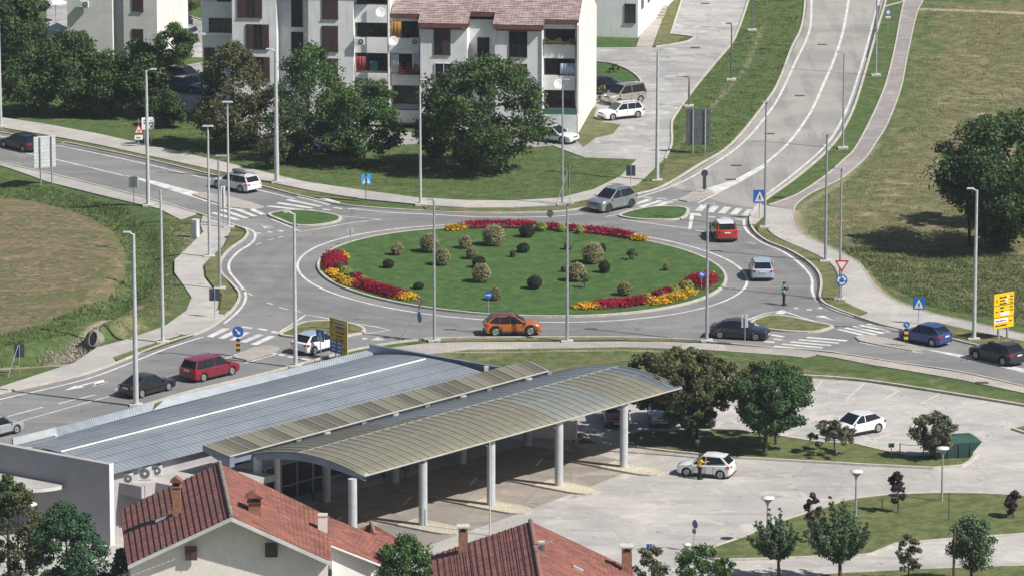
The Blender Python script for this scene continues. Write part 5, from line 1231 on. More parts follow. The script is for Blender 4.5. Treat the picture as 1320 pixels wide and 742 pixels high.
mk('gutter_white', (.62, .62, .61), rough=.5); mk('downpipe', (.60, .62, .63), rough=.5)

def tiled_slope(mb, a, b, c, d, rows, cols, mi_t=0, mi_g=1, wave=.05, colw=.03):
    """tiled roof plane a-b eave, d-c ridge: overlapping courses as thin steps, rolls as raised ribs"""
    a, b, c, d = map(Vector, (a, b, c, d)); nn = (b - a).cross(d - a).normalized()
    if nn.z < 0: nn = -nn
    for i in range(rows):
        t0 = i / rows; t1 = (i + 1) / rows + .004
        p0, p1 = a.lerp(d, t0), b.lerp(c, t0); q0, q1 = a.lerp(d, min(1, t1)), b.lerp(c, min(1, t1))
        up = nn * .055; lo = nn * .01
        mb.add([p0 + up, p1 + up, q1 + lo, q0 + lo, p0 - nn * .02, p1 - nn * .02], [(0, 1, 2, 3), (4, 5, 1, 0)], mi_t)
    for j in range(cols + 1):
        t = j / cols; p = a.lerp(b, t); q = d.lerp(c, t); w = (b - a).normalized() * colw
        mb.add([p - w + nn * .05, p + nn * (.05 + wave), p + w + nn * .05, q - w + nn * .02, q + nn * (.02 + wave), q + w + nn * .02], [(0, 1, 4, 3), (1, 2, 5, 4)], mi_g)

def flats(name, label, O, E, bays, wins, balc, ztop, depth, right_wall=None, cat='building', mat='render_white'):
    d = (O - E).normalized(); rz = math.atan2(d.y, d.x)
    t = thing(name, label, cat, (O.x, O.y, 0), rz)
    back = Vector((-d.y, d.x, 0))
    def U(x, y=100, rec=0): return on_plane(x, y, O + back * rec, d)[0]
    def Zf(x, y, rec=0): return on_plane(x, y, O + back * rec, d)[1]
    u0 = U(bays[0][0]); u1 = U(bays[-1][1])
    w = MB(); w.box(((u0 + u1) / 2, (2.2 + depth) / 2, ztop / 2 - .2), (u1 - u0, depth - 2.2, ztop + .4))
    for (x0, x1, rec, kind) in bays:
        a, b = U(x0), U(x1)
        if kind == 'wall': w.box(((a + b) / 2, (rec + 2.2) / 2, ztop / 2 - .2 + .2 * rec), (b - a, 2.2 - rec, ztop + .38 + .4 * rec))
    w.build('wall', mat, t)
    for (x0, y0, x1, y1, rec, kind) in wins:
        a, b = U(x0, y0, rec), U(x1, y0, rec); zt_, zb_ = Zf(x0, y0, rec), Zf(x0, y1, rec); cx, cz, ww, hh = (a + b) / 2, (zt_ + zb_) / 2, b - a, zt_ - zb_
        if zt_ < .3: continue
        zz = rec
        f = MB(); th = .05
        f.box((cx, zz - .02, zt_ + th / 2), (ww + .1, .1, th)); f.box((cx, zz - .04, zb_ - th / 2), (ww + .18, .16, th)); f.box((a - th / 2, zz - .02, cz), (th, .1, hh)); f.box((b + th / 2, zz - .02, cz), (th, .1, hh)); f.box((cx, zz - .018, cz), (.06, .07, hh))
        fo = f.build('window', 'window_frame' if kind != 'white' else 'frame_white', t)
        g = MB(); g.box((cx, zz - .012, cz), (ww, .03, hh)); g.build('pane', 'window_dark', fo)
        s = MB()
        def leaf(c, wd):
            s.box((c, zz - .06, cz), (wd, .04, hh), 0)
            for i in range(int(hh / .12)): s.box((c, zz - .085, zb_ + .06 + i * .12), (wd * .85, .02, .05), 0)
        if kind == 'shut': leaf(a + ww * .25, ww * .48); leaf(a + ww * .75, ww * .48)
        elif kind == 'open': leaf(a - .02 + ww * .14, ww * .32); leaf(b - ww * .14, ww * .32)
        elif kind == 'half': leaf(b - ww * .26, ww * .5)
        elif kind == 'grid':
            for i in range(5): s.box((a + ww * (i + .5) / 5, zz - .06, cz), (.03, .03, hh))
        if s.v: s.build('shutter', 'shutter_brown' if kind != 'grid' else 'window_frame', fo)
    for (x0, x1, rec, levels, gpan) in balc:
        a, b = U(x0, 80, rec), U(x1, 80, rec); pr = MB(); dk = MB()
        ztops = []
        for (yt_, yb_) in levels:        # solid parapet bands
            zt_, zb_ = Zf(x0, yt_, rec), Zf(x0, yb_, rec)
            if zt_ < 0: continue
            zb_ = max(zb_, 0)
            pr.box(((a + b) / 2, rec + .07, (zt_ + zb_) / 2), (b - a, .14, zt_ - zb_)); pr.box(((a + b) / 2, (rec + .14 + 2.2) / 2, zb_ + .1), (b - a, 2.2 - rec - .14, .18)); ztops.append((zt_, zb_))
        pr.box((a + .06, (rec + 2.2) / 2, ztop / 2), (.12, 2.2 - rec, ztop)); pr.box((b - .06, (rec + 2.2) / 2, ztop / 2), (.12, 2.2 - rec, ztop))
        pr.build('balcony', mat, t)
        for k, (zt_, zb_) in enumerate(ztops):
            if k == len(ztops) - 1: continue
            zc_ = zb_ - .95
            f = MB(); f.box(((a + b) / 2, 2.19, zc_), (b - a - .3, .05, 1.9)); fo = f.build('balcony_door', 'interior_dark' if k % 2 else 'shutter_brown', t)
            g = MB(); g.box(((a + b) / 2 + .2, 2.15, zc_), ((b - a) * .4, .04, 1.6)); g.build('pane', 'window_dark', fo)
            zr_ = ztops[k + 1][0]; rl = MB(); rl.tube((a + .1, rec + .07, zr_ + .06), (b - .1, rec + .07, zr_ + .06), .035, n=6); rl.build('rail', 'window_frame', t)
    return t, U, Zf, d, back
O1 = P(743, 172); E1 = P(258, 161)
lo = flats('apartment_building', 'lower white block of flats with a tiled roof at the middle of the top edge', O1, E1,
           [(503, 542, 1.0, 'balc'), (542, 602, 0, 'wall'), (602, 638, 1.7, 'wall'), (638, 699, 0, 'wall'), (699, 743, .6, 'balc')],
           [(560, 38, 580, 70, 0, 'half'), (561, 82, 583, 112, 0, 'white'), (616, 49, 630, 83, 1.7, 'grid'), (657, 41, 679, 73, 0, 'dark'), (657, 83, 679, 114, 0, 'shut'), (616, 92, 630, 122, 1.7, 'grid')],
           [(503, 542, 1.0, [(23, 27), (49, 69), (95, 110), (142, 158)], 0), (699, 743, .6, [(29, 37), (54, 75), (97, 116), (148, 172)], 0)], 9.2, 15.5)
t, U, Zf, d_, back_ = lo
rf = MB(); ze = Zf(638, 31); ta = math.tan(math.radians(24))
fa = MB()
for x0, x1, rec in ((503, 542, 1.3), (542, 602, 0), (602, 638, 1.8), (638, 699, 0), (699, 745, .9)):
    a, b = U(x0) - .0, U(x1); yf = rec - .45
    if rec == 0: a -= .12; b += .12
    zf = ze + rec * ta; zr = ze + (6.5 + .45) * ta + .0
    tiled_slope(rf, (a, yf, zf), (b, yf, zf), (b, 6.5, ze + 6.95 * ta), (a, 6.5, ze + 6.95 * ta), int(26 - rec * 3), int((b - a) / .32), wave=.03)
    fa.box(((a + b) / 2, yf + .06, zf - .20), (b - a, .12, .34)); fa.box(((a + b) / 2, (yf + rec + .6) / 2, zf - .38), (b - a - .02, .6 + rec - yf, .05))
    for x in (a, b): fa.add([(x, yf, zf - .35), (x, 6.5, ze + 6.95 * ta - .35), (x, 6.5, ze + 6.95 * ta), (x, yf, zf)], [(0, 1, 2, 3)])
ua, ub = U(503), U(745)
rf.add([(ua, 6.5, ze + 6.95 * ta), (ub, 6.5, ze + 6.95 * ta), (ub, 15.9, ze - .9), (ua, 15.9, ze - .9)], [(0, 1, 2, 3)], 0)
rf.build('roof', ['roof_tile_pink', 'roof_tile_pink'], t); fa.build('fascia', 'fascia_red', t)
gw = MB(); gw.add([(ub - .12, 0, 0), (ub - .12, 15.5, 0), (ub - .12, 15.5, ze - .75), (ub - .12, 6.5, ze + 6.9 * ta), (ub - .12, .2, ze)] + [(ub + .06, 0, 0), (ub + .06, 15.5, 0), (ub + .06, 15.5, ze - .75), (ub + .06, 6.5, ze + 6.9 * ta), (ub + .06, .2, ze)],
                  [(0, 1, 2, 3, 4), (9, 8, 7, 6, 5), (0, 5, 6, 1), (1, 6, 7, 2), (2, 7, 8, 3), (3, 8, 9, 4), (4, 9, 5, 0)]); gw.build('gable_wall', 'render_bright', t, recalc=True)
MB().box((U(680), 0, 0), (.1, .1, .1)) 
gb = MB(); gb.box(((U(699) + ub) / 2, -.25, .85), (ub - U(699), .1, 1.7)); gb.box((ub, .1, .85), (.1, .8, 1.7)); gb.build('fence_panel', 'render_white', t)
gb = MB(); gb.box(((U(699) + ub) / 2, -.22, 1.95), (ub - U(699) - .1, .03, .5)); gb.build('mesh_screen', 'balcony_green', t)
dp = MB(); dp.tube((U(698.5), -.08, 0), (U(698.5), -.08, ze - .3), .05, n=6); dp.build('downpipe', 'downpipe', t)
# tall block to the left
O2 = O1 + d_ * U(503); 
tb = flats('apartment_building', 'taller white block of flats cut by the top edge, left of the tiled roof', O2 - back_ * .02, E1,
           [(258, 300, 1.3, 'wall'), (300, 357, 0, 'wall'), (357, 398, 1.5, 'wall'), (398, 456, 0, 'wall'), (456, 502.5, .7, 'balc')],
           [(307, -8, 337, 22, 0, 'open'), (318, 32, 346, 63, 0, 'open'), (322, 74, 347, 104, 0, 'open'), (376, -12, 389, 34, 1.5, 'grid'), (376, 42, 390, 76, 1.5, 'grid'), (376, 84, 390, 112, 1.5, 'grid'),
            (416, -10, 435, 24, 0, 'shut'), (416, 34, 435, 66, 0, 'shut'), (416, 76, 435, 106, 0, 'shut'), (270, 24, 299, 41, 1.3, 'dark'), (281, -15, 299, 1, 1.3, 'dark'), (264, 62, 276, 88, 1.3, 'dark')],
           [(456, 502.5, .7, [(-40, -18), (6, 29), (48, 68), (94, 110), (138, 160)], 0)], 13.6, 15.0)
t2, U2, Zf2 = tb[:3]
dp = MB(); dp.tube((U2(501), -.1, 0), (U2(501), -.1, 13), .09, n=8); dp.build('downpipe', 'frame_white', t2)
sl_ = MB()
for y in (43, 3): sl_.box(((U2(258) + U2(300)) / 2, 1.1, Zf2(258, y, 1.3)), (U2(300) - U2(258), .45, .22))
sl_.build('sill', 'render_white', t2)
rf = MB(); a, b = U2(256), U2(503); rf.hexa([(a, -.6, 13.6), (b, -.6, 13.6), (b, 15.6, 13.6), (a, 15.6, 13.6)], [(a, 6.9, 16.6), (b, 6.9, 16.6), (b, 7.1, 16.6), (a, 7.1, 16.6)]); rf.build('roof', 'roof_tile_pink', t2)
def at_front(x, y, rec=0.0):          # point in front of the flats' facade seen at a picture point
    u, z = on_plane(x, y, O1 + back_ * rec, d_); p = O1 + back_ * rec + d_ * u; return Vector((p.x, p.y, z))
def dish(x, y, r, label):
    p = at_front(x, y, -.55); t = thing('satellite_dish', label, 'satellite dish', p, math.radians(12), 'satellite dishes on the flats')
    m_ = MB(); M = Matrix.Rotation(math.radians(78), 4, 'X'); m_.lathe([(.02, .10), (r * .5, .07), (r * .85, .02), (r, -.05), (r * .97, -.05), (r * .5, .03), (.02, .06)], 20, M=Matrix.Rotation(math.radians(-102), 4, 'X')); m_.build('reflector', 'dish_white', t)
    MB().tube((0, -.02, -r * .8), (0, -.45, -.1), .02, n=6).build('feed_arm', 'galvanised', t); MB().tube((0, .1, 0), (0, .55, -.45), .03, n=6).build('bracket', 'galvanised', t)
dish(490.5, 16, .47, 'higher white satellite dish on the balconies of the taller block')
dish(507, 53, .44, 'middle satellite dish between the two balcony columns')
dish(720, 108.5, .46, 'satellite dish on the end balconies beside the police car')
def ac_unit(p, rz, label, s=1.0, parent=None):
    t = thing('air_conditioner', label, 'air conditioner', p, rz, 'outdoor air conditioning units')
    MB().box((0, 0, .32 * s), (.85 * s, .34 * s, .62 * s)).build('casing', 'frame_white', t, bevel=.02)
    f = MB(); disc(f, .24 * s, -.19 * s, 16, 0, (.1 * s, .32 * s)); fo = f.build('fan_grille', 'louvre_grey', t)
    k = MB(); disc(k, .07 * s, -.205 * s, 10, 0, (.1 * s, .32 * s)); k.build('hub', 'frame_white', fo)
    MB().box((0, 0, .0), (.7 * s, .3 * s, .04)).build('foot', 'galvanised', t)
ac_unit(at_front(464, 58, -.2), math.radians(-7), 'small air conditioner on the parapet of the taller block')
ac_unit(at_front(533.5, 58, .6), math.radians(-7), 'air conditioner in shade beside the middle satellite dish')
def hang(x0, x1, y0, y1, mat, label, name='laundry', rec=.3, wav=.06):
    a = at_front(x0, y0, rec); b = at_front(x1, y0, rec); zb_ = at_front(x0, y1, rec).z; n = 10; m_ = MB(); vs = []
    for i in range(n + 1):
        p = a.lerp(b, i / n) - back_ * (wav * math.sin(i * 1.9)); vs += [tuple(p), (p.x, p.y, zb_ + .05 * math.sin(i * 2.3))]
    m_.add(vs, [(2 * i, 2 * i + 1, 2 * i + 3, 2 * i + 2) for i in range(n)], 0, True)
    o = m_.build(name, mat); s = o.modifiers.new('thickness', 'SOLIDIFY'); s.thickness = .02; tag(o, label, 'curtain' if name == 'curtain' else 'laundry')
hang(459, 471, 73, 91, 'cloth_red', 'red patterned cloth drying on the second balcony of the taller block'); hang(477, 487, 79, 91, 'cloth_teal', 'teal cloth drying next to the red patterned cloth')
hang(722, 741, 82, 96, 'paint_lightblue', 'pale sheet drying on the middle end balcony', rec=.55)
hang(504, 514, 70, 94, 'curtain_white', 'left white curtain of the balcony full of red flowers', 'curtain', .8); hang(531, 541.5, 70, 94, 'curtain_white', 'right white curtain of the balcony full of red flowers', 'curtain', .8)
hang(504, 517, 28, 48, 'ochre_blind', 'ochre blind on the upper shaded balcony', 'curtain', .8)

# second block, far left
O3 = P(203, 80); E3 = P(88, 76)
b2 = flats('apartment_building', 'bright white house behind the trees at upper left', O3, E3, [(88, 146, 0, 'wall'), (146, 160, .9, 'wall'), (160, 203, .15, 'wall')],
           [(171, -6, 184, 14, .15, 'shut'), (171, 38, 184, 54, .15, 'shut')], [], 12, 12, mat='render_bright')
u, z = on_plane(108, 9, O3, (O3 - E3).normalized()); p = O3 + (O3 - E3).normalized() * u; dd = (O3 - E3).normalized()
ac_unit(Vector((p.x + .1, p.y - .35, z)), math.atan2(dd.y, dd.x), 'air conditioner high on the bright white house')
a, b = b2[1](86), b2[1](205)
MB().hexa([(a, -.6, 12), (b, -.6, 12), (b, 12.6, 12), (a, 12.6, 12)], [(a, 5.9, 14.6), (b, 5.9, 14.6), (b, 6.1, 14.6), (a, 6.1, 14.6)]).build('roof', 'roof_tile_pink', b2[0])
dp = MB(); dp.box((b2[1](153), .88, 6), (1.0, .04, 12)); dp.build('recess_shade', 'render_grey', b2[0])  # grey sheet stands in for the shade of the recess
# third block, top right of the flats
O4 = P(822, 49); E4 = P(760, 47)
b3 = flats('apartment_building', 'white building with one window behind the flats beside the stair path', O4, E4, [(758, 822, 0, 'wall')], [(806, 5.5, 819, 29, 0, 'dark')], [], 8, 24, mat='render_white')
a, b = b3[1](756), b3[1](824)
MB().hexa([(a, -.6, 8), (b, -.6, 8), (b, 24.6, 8), (a, 24.6, 8)], [(a, 11.9, 11), (b, 11.9, 11), (b, 12.1, 11), (a, 12.1, 11)]).build('roof', 'roof_tile_pink', b3[0])
sw_ = MB()
for i in range(5): sw_.box((b + .0 - .1, 2.5 + i * 4, 3.2), (.08, 1.2, 1.3))
sw_.build('side_window', 'window_dark', b3[0])
# low wall of the side yard and parasols, upper left
mk('canvas_white', (.66, .68, .70), rough=.8)
for x, y, lab in ((72, 6, 'upper pale parasol left of the bright white house'), (74, 40, 'lower pale parasol left of the bright white house')):
    b = P(x, y + 22); t = thing('parasol', lab, 'parasol', b, .3); MB().tube((0, 0, 0), (0, 0, 2.3), .03, n=6).build('pole', 'galvanised', t)
    MB().lathe([(1.25, 1.9), (.6, 2.2), (.03, 2.5)], 8, sm=False).build('canopy', 'canvas_white', t)

# ================================================================ BUS STATION
mk('metal_roof', (.285, .315, .345), (.235, .265, .295), s1=.25, rough=.42, metal=.25, fine=.04, fs=3)
mk('metal_seam', (.17, .195, .22), rough=.5, metal=.3); mk('metal_light', (.56, .58, .59), (.48, .50, .52), s1=1, rough=.4, metal=.3); mk('corrugated', (.50, .54, .57), (.42, .46, .5), s1=1, rough=.4, metal=.3)
mk('wall_panel', (.38, .36, .38), (.33, .32, .34), s1=.4, rough=.8, fine=.03, fs=3); mk('wall_edge', (.72, .71, .68), rough=.7); mk('steel_bluegrey', (.20, .24, .30), (.16, .20, .26), s1=.8, rough=.5, metal=.2)
mk('column_concrete', (.46, .48, .50), (.38, .40, .43), s1=.7, rough=.7, fine=.06, fs=4); mk('rib_pale', (.38, .375, .33), rough=.5)
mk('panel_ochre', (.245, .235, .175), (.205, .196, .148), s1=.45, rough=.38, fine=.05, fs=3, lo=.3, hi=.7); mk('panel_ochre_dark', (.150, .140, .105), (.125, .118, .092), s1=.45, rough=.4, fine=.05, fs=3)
mk('panel_greygreen', (.25, .27, .245), (.21, .235, .22), s1=.5, rough=.35); mk('panel_blue', (.20, .245, .285), (.145, .185, .225), s1=.30, rough=.28, metal=.15, lo=.4, hi=.6)
for nm_ in ('panel_ochre', 'panel_ochre_dark', 'panel_greygreen', 'panel_blue'):     # thin translucent sheeting
    m = MAT[nm_]; nt = m.node_tree; tl_ = nt.nodes.new('ShaderNodeBsdfTranslucent'); tl_.inputs[0].default_value = (.72, .60, .42, 1); ms = nt.nodes.new('ShaderNodeMixShader'); ms.inputs[0].default_value = .24
    nt.links.new(nt.nodes['Principled BSDF'].outputs[0], ms.inputs[1]); nt.links.new(tl_.outputs[0], ms.inputs[2]); nt.links.new(ms.outputs[0], nt.nodes['Material Output'].inputs[0])
mk('flat_roof', (.42, .405, .38), (.30, .29, .275), s1=.5, rough=.95, fine=.1, fs=4, lo=.35, hi=.65)
STN = thing('bus_station', 'long low bus station with a seamed grey metal roof and blank grey end wall', 'building', P(140, 703))
SO = P(140, 703)
def L3(v): return (v[0] - SO.x, v[1] - SO.y, v[2])
def quadlerp(q, s, t): return q[0].lerp(q[1], s).lerp(q[3].lerp(q[2], s), t)
L0, M0, R0 = P(22, 575, 4.75), P(78, 583, 5.15), P(141, 611.5, 4.35)
L1, M1, R1 = P(482, 457, 4.75), P(555, 461.5, 5.15), P(640, 486, 4.35)
def roofpt(t, s):                    # t along, s across 0..1
    l, m_, r = L0.lerp(L1, t), M0.lerp(M1, t), R0.lerp(R1, t)
    k = .44; b = l.lerp(r, s)
    rise = (m_.z - (l.z + (r.z - l.z) * k)); z = l.z + (r.z - l.z) * s + rise * (1 - ((s - k) / (k if s < k else 1 - k)) ** 2)
    q = l.lerp(m_, s / k) if s < k else m_.lerp(r, (s - k) / (1 - k)); return Vector((q.x, q.y, z))
rm = MB(); na, nb = 84, 12
for i in range(na):
    for j in range(nb):
        q = [L3(roofpt(i / na, j / nb)), L3(roofpt((i + 1) / na, j / nb)), L3(roofpt((i + 1) / na, (j + 1) / nb)), L3(roofpt(i / na, (j + 1) / nb))]
        rm.add([q[0], q[3], q[2], q[1]], [(0, 1, 2, 3)], 0, True)
    for j in range(nb):
        p, q = roofpt(i / na, j / nb), roofpt(i / na, (j + 1) / nb); al = (L1 - L0).normalized() * .018
        rm.add([L3(p - al + Vector((0, 0, .004))), L3(q - al + Vector((0, 0, .004))), L3(q + Vector((0, 0, .018))), L3(p + Vector((0, 0, .018))), L3(q + al), L3(p + al)], [(0, 1, 2, 3), (3, 2, 4, 5)], 1)
for s in (.12, .3, .58, .72, .86):
    for i in range(na): 
        a, b = roofpt(i / na, s), roofpt((i + 1) / na, s); rm.ribbon([L3(a), L3(b)], .03, a.z + .02, a.z + .025, 1)
rm.build('roof', ['metal_roof', 'metal_seam'], STN)
rc = MB()
for i in range(30):
    a, b = roofpt(i / 30 * .985 + .0, .44), roofpt((i + 1) / 30 * .985, .44); rc.tube(L3(a + Vector((0, 0, .06))), L3(b + Vector((0, 0, .06))), .065, n=8)
rc.build('ridge_flashing', 'frame_white', STN)
# corrugated sloping edge on the road side
ce = MB(); 
def corr(px_in0, px_in1, px_out0, px_out1, zi, zo, n):
    a0, a1, b0, b1 = P(*px_in0, zi), P(*px_in1, zi), P(*px_out0, zo), P(*px_out1, zo)
    for i in range(n):
        t0, t1, tm = i / n, (i + 1) / n, (i + .5) / n; up = Vector((0, 0, .06))
        ce.add([L3(a0.lerp(a1, t0)), L3(b0.lerp(b1, t0)), L3(b0.lerp(b1, tm) + up), L3(a0.lerp(a1, tm) + up), L3(b0.lerp(b1, t1)), L3(a0.lerp(a1, t1))], [(0, 1, 2, 3), (3, 2, 4, 5)], 0)
    ce.hexa([L3(b0 - Vector((0, 0, .5))), L3(b1 - Vector((0, 0, .5))), L3(a1 - Vector((0, 0, .5))), L3(a0 - Vector((0, 0, .5)))], [L3(b0 - Vector((0, 0, .02))), L3(b1 - Vector((0, 0, .02))), L3(a1 - Vector((0, 0, .02))), L3(a0 - Vector((0, 0, .02)))], 1)
corr((72, 563), (196, 529.5), (64, 553), (200, 518), 4.75, 5.0, 60)
corr((196, 529.5), (482, 457.5), (213, 514), (478, 450), 4.75, 4.95, 120)
ce.build('parapet', ['corrugated', 'sign_back'], STN)
wp = MB(); a, b = P(17, 574, 4.8), P(73, 560, 4.8)
wp.hexa([L3(a + Vector((-.1, .1, -.3))), L3(a), L3(b), L3(b + Vector((-.1, .1, -.3)))], [L3(a + Vector((-.1, .1, .5))), L3(a + Vector((0, 0, .5))), L3(b + Vector((0, 0, .5))), L3(b + Vector((-.1, .1, .5)))])
wp.build('upstand', 'metal_light', STN)
# end wall (near) and body
e0, e1 = P(-30, 566.5, 5.35), P(140, 598, 5.35); dw = (e1 - e0).normalized(); nw = Vector((-dw.y, dw.x, 0))
w = MB(); w.prism([L3(e0)[:2], L3(e1)[:2], L3(e1 + nw * .42)[:2], L3(e0 + nw * .42)[:2]], 0, 5.35); w.build('end_wall', 'wall_panel', STN)
w = MB(); w.prism([L3(e1 + dw * .004)[:2], L3(e1 + dw * .05)[:2], L3(e1 + dw * .05 + nw * .42)[:2], L3(e1 + dw * .004 + nw * .42)[:2]], 0, 5.36); w.build('sunlit_end', 'wall_edge', STN)  # near-white colour puts the sun on the wall's narrow end
jn = MB()
for z in np.arange(.5, 5.3, .45): jn.hexa(*[[L3((*(e0 - nw * .006)[:2], zz)), L3((*(e1 - nw * .006)[:2], zz)), L3((*(e1 + nw * .01)[:2], zz)), L3((*(e0 + nw * .01)[:2], zz))] for zz in (z, z + .02)])
jn.build('panel_joint', 'sign_back_light' if False else 'wall_panel', STN)
body = MB(); c_ = [L0 + nw * .3, R0 + nw * .3 - dw * .5, R1 - dw * .6, L1 + dw * .4]
body.prism([L3(p)[:2] for p in c_], 0, 4.2); body.build('wall', 'wall_panel', STN)  # grey colour carries the shade cast by the annex overhang
# white wall band with clerestory under the right eave, dark glazing of the hall
ax = (R1 - R0); ax.z = 0; ax = ax.normalized(); axn = Vector((ax.y, -ax.x, 0))
gl = MB()
for i in range(13):
    t_ = 5.5 + i * 2.35; p = R0 + ax * t_ - dw * .45; gl.prism([L3(p)[:2], L3(p + ax * 2.1)[:2], L3(p + ax * 2.1 + axn * .06)[:2], L3(p + axn * .06)[:2]], .3, 2.9)
gl.build('glazing', 'window_dark', STN)
gl = MB()
for i in range(14):
    t_ = 5.35 + i * 2.35; p = R0 + ax * t_ - dw * .45; gl.prism([L3(p)[:2], L3(p + ax * .1)[:2], L3(p + ax * .1 + axn * .12)[:2], L3(p + axn * .12)[:2]], 0, 3.2)
gl.build('mullion', 'galvanised', STN)
# far end fin
f0, f1 = P(476, 443.5, 5.4), P(645, 473, 5.0); fd = (f1 - f0).normalized(); fn = Vector((-fd.y, fd.x, 0))
w = MB(); w.add([L3(f0), L3(f1), L3((f1.x, f1.y, 4.4)), L3((f0.x, f0.y, 4.2))] + [L3(p + fn * .25) for p in (f0, f1, Vector((f1.x, f1.y, 4.4)), Vector((f0.x, f0.y, 4.2)))], [(0, 3, 2, 1), (4, 5, 6, 7), (0, 1, 5, 4), (1, 2, 6, 5), (2, 3, 7, 6), (3, 0, 4, 7)])
w.prism([L3(f0)[:2], L3(f1)[:2], L3(f1 + fn * .25)[:2], L3(f0 + fn * .25)[:2]], 0, 4.35)
w.build('far_end_wall', 'steel_bluegrey', STN)
w = MB(); p = P(627, 478, 4.9); w.box(L3(p), (.3, .25, .7)); w.build('vent_box', 'frame_white', STN)
# low annex at the near corner with AC units
A0, A1, A2, A3 = P(142, 619, 3.5), P(189, 628, 3.5), P(190, 619.5, 3.5), P(250, 631, 3.5)
s_ = R0 + nw * .5; ab = lambda p, k: p + ax * k
an = MB(); q0 = Vector((A0.x, A0.y, 0)); dA = (A1 - A0); dA.z = 0; dA = dA.normalized()
def ann(s0, s1, y0, y1, z0, z1, mb): 
    p = [q0 + dA * s0 + ax * y0, q0 + dA * s1 + ax * y0, q0 + dA * s1 + ax * y1, q0 + dA * s0 + ax * y1]; mb.prism([L3(v)[:2] for v in p], z0, z1)
ann(0, 2.6, 0, .25, 2.7, 3.5, an); ann(2.6, 7.5, 1.2, 1.45, 2.6, 3.55, an); ann(2.4, 2.65, 0.26, 1.2, 2.6, 3.52, an); an.build('annex_fascia', 'wall_panel', STN)
an = MB(); ann(.02, 2.4, .26, 8, 2.9, 3.3, an); ann(2.4, 6.2, 1.5, 8, 2.9, 3.32, an); an.build('annex_roof', 'flat_roof', STN)
an = MB(); ann(0, 6.2, 3.0, 3.2, 0, 2.9, an); an.build('annex_wall', 'render_grey', STN)
an = MB(); ann(-.3, .5, .6, 12, 3.3, 4.3, an); an.build('upper_wall', 'wall_edge', STN)
for k, (x, y, s, lab) in enumerate(((163, 622, 1.05, 'smallest and nearest air conditioner on the station annex'), (184, 617, 1.35, 'largest air conditioner on the station annex, in the middle'), (200, 612, 1.1, 'rear air conditioner on the station annex'))):
    p = P(x, y, 3.33); ac_unit(p, math.radians(5), lab, s)
# curved entrance roof at the near end
b = P(-8, 640, 0); cr = MB(); q = P(79.5, 624, 3.05); cpt = P(-60, 598, 3.5)
arc = []
ctl = [P(80, 622.5, 3.5), P(79.5, 624.6, 3.5), P(58, 628, 3.5), P(30, 629, 3.5), P(-5, 627, 3.5), P(-60, 618, 3.5)]
ed = smooth(ctl, 5); pts = ed + [P(-60, 596, 3.5), P(0, 606.5, 3.5)]
tpp = thing('entrance_canopy', 'curved concrete entrance roof slab sticking out of the grey end wall', 'canopy', (cpt.x, cpt.y, 0))
cr.prism([(p.x - cpt.x, p.y - cpt.y) for p in pts], 3.22, 3.46); cr.build('slab', 'frame_white', tpp)
cr = MB(); cr.prism([(p.x - cpt.x, p.y - cpt.y) for p in pts], 3.464, 3.50); cr.build('roof_surface', 'flat_roof', tpp)
cr = MB(); p = P(66, 660); cr.box((p.x - cpt.x + .4, p.y - cpt.y + 1.2, 1.6), (.8, .25, 3.2)); cr.build('support_wall', 'render_cream', tpp)

# ---- middle sloped canopy
CAN = thing('sloped_canopy', 'narrow sloped canopy of brown panels between the station roof and the arched canopy', 'canopy', P(295, 640)); CO = P(295, 640)
def LC(v): return (v[0] - CO.x, v[1] - CO.y, v[2])
Ua, Ub, La, Lb_ = P(261, 573, 5.25), P(678, 464.5, 5.25), P(296, 588, 4.85), P(706, 478, 4.85)
n = 30; pn = MB(); rb_ = MB()
for i in range(n):
    t0, t1 = i / n, (i + 1) / n; a, b, c, d = Ua.lerp(Ub, t0), Ua.lerp(Ub, t1), La.lerp(Lb_, t1), La.lerp(Lb_, t0)
    mi = [0, 1, 1, 0, 0, 1, 0, 0, 1, 1, 1, 0][i % 12]
    pn.add([LC(v) for v in (a, d, c, b)] + [LC(v - Vector((0, 0, .08))) for v in (a, d, c, b)], [(0, 1, 2, 3), (7, 6, 5, 4), (0, 4, 5, 1), (2, 6, 7, 3)], mi)
for i in range(n + 1):
    t = i / n; a, d = Ua.lerp(Ub, t), La.lerp(Lb_, t); rb_.tube(LC(a + Vector((0, 0, .03))), LC(d + Vector((0, 0, .03))), .035, n=6)
for p, q in ((La, Lb_),): rb_.tube(LC(p + Vector((0, 0, 0))), LC(q + Vector((0, 0, 0))), .06, n=8)
pn.build('roof_panel', ['panel_ochre', 'panel_ochre_dark'], CAN); rb_.build('glazing_bar', 'rib_pale', CAN)
bm_ = MB()
for k in range(6):
    t = k / 5; a, d = Ua.lerp(Ub, t), La.lerp(Lb_, t); bm_.hexa([LC(a + Vector((0, 0, -.35))), LC(d + Vector((0, 0, -.75))), LC(d + Vector((.3, .3, -.75))), LC(a + Vector((.3, .3, -.35)))], [LC(a + Vector((0, 0, -.09))), LC(d + Vector((0, 0, -.09))), LC(d + Vector((.3, .3, -.09))), LC(a + Vector((.3, .3, -.09)))])
bm_.hexa([LC(La + Vector((-.15, .1, -.6))), LC(Lb_ + Vector((-.15, .1, -.6))), LC(Lb_ + Vector((-.35, .3, -.6))), LC(La + Vector((-.35, .3, -.6)))], [LC(La + Vector((-.15, .1, -.12))), LC(Lb_ + Vector((-.15, .1, -.12))), LC(Lb_ + Vector((-.35, .3, -.12))), LC(La + Vector((-.35, .3, -.12)))])
bm_.build('beam', 'steel_bluegrey', CAN)
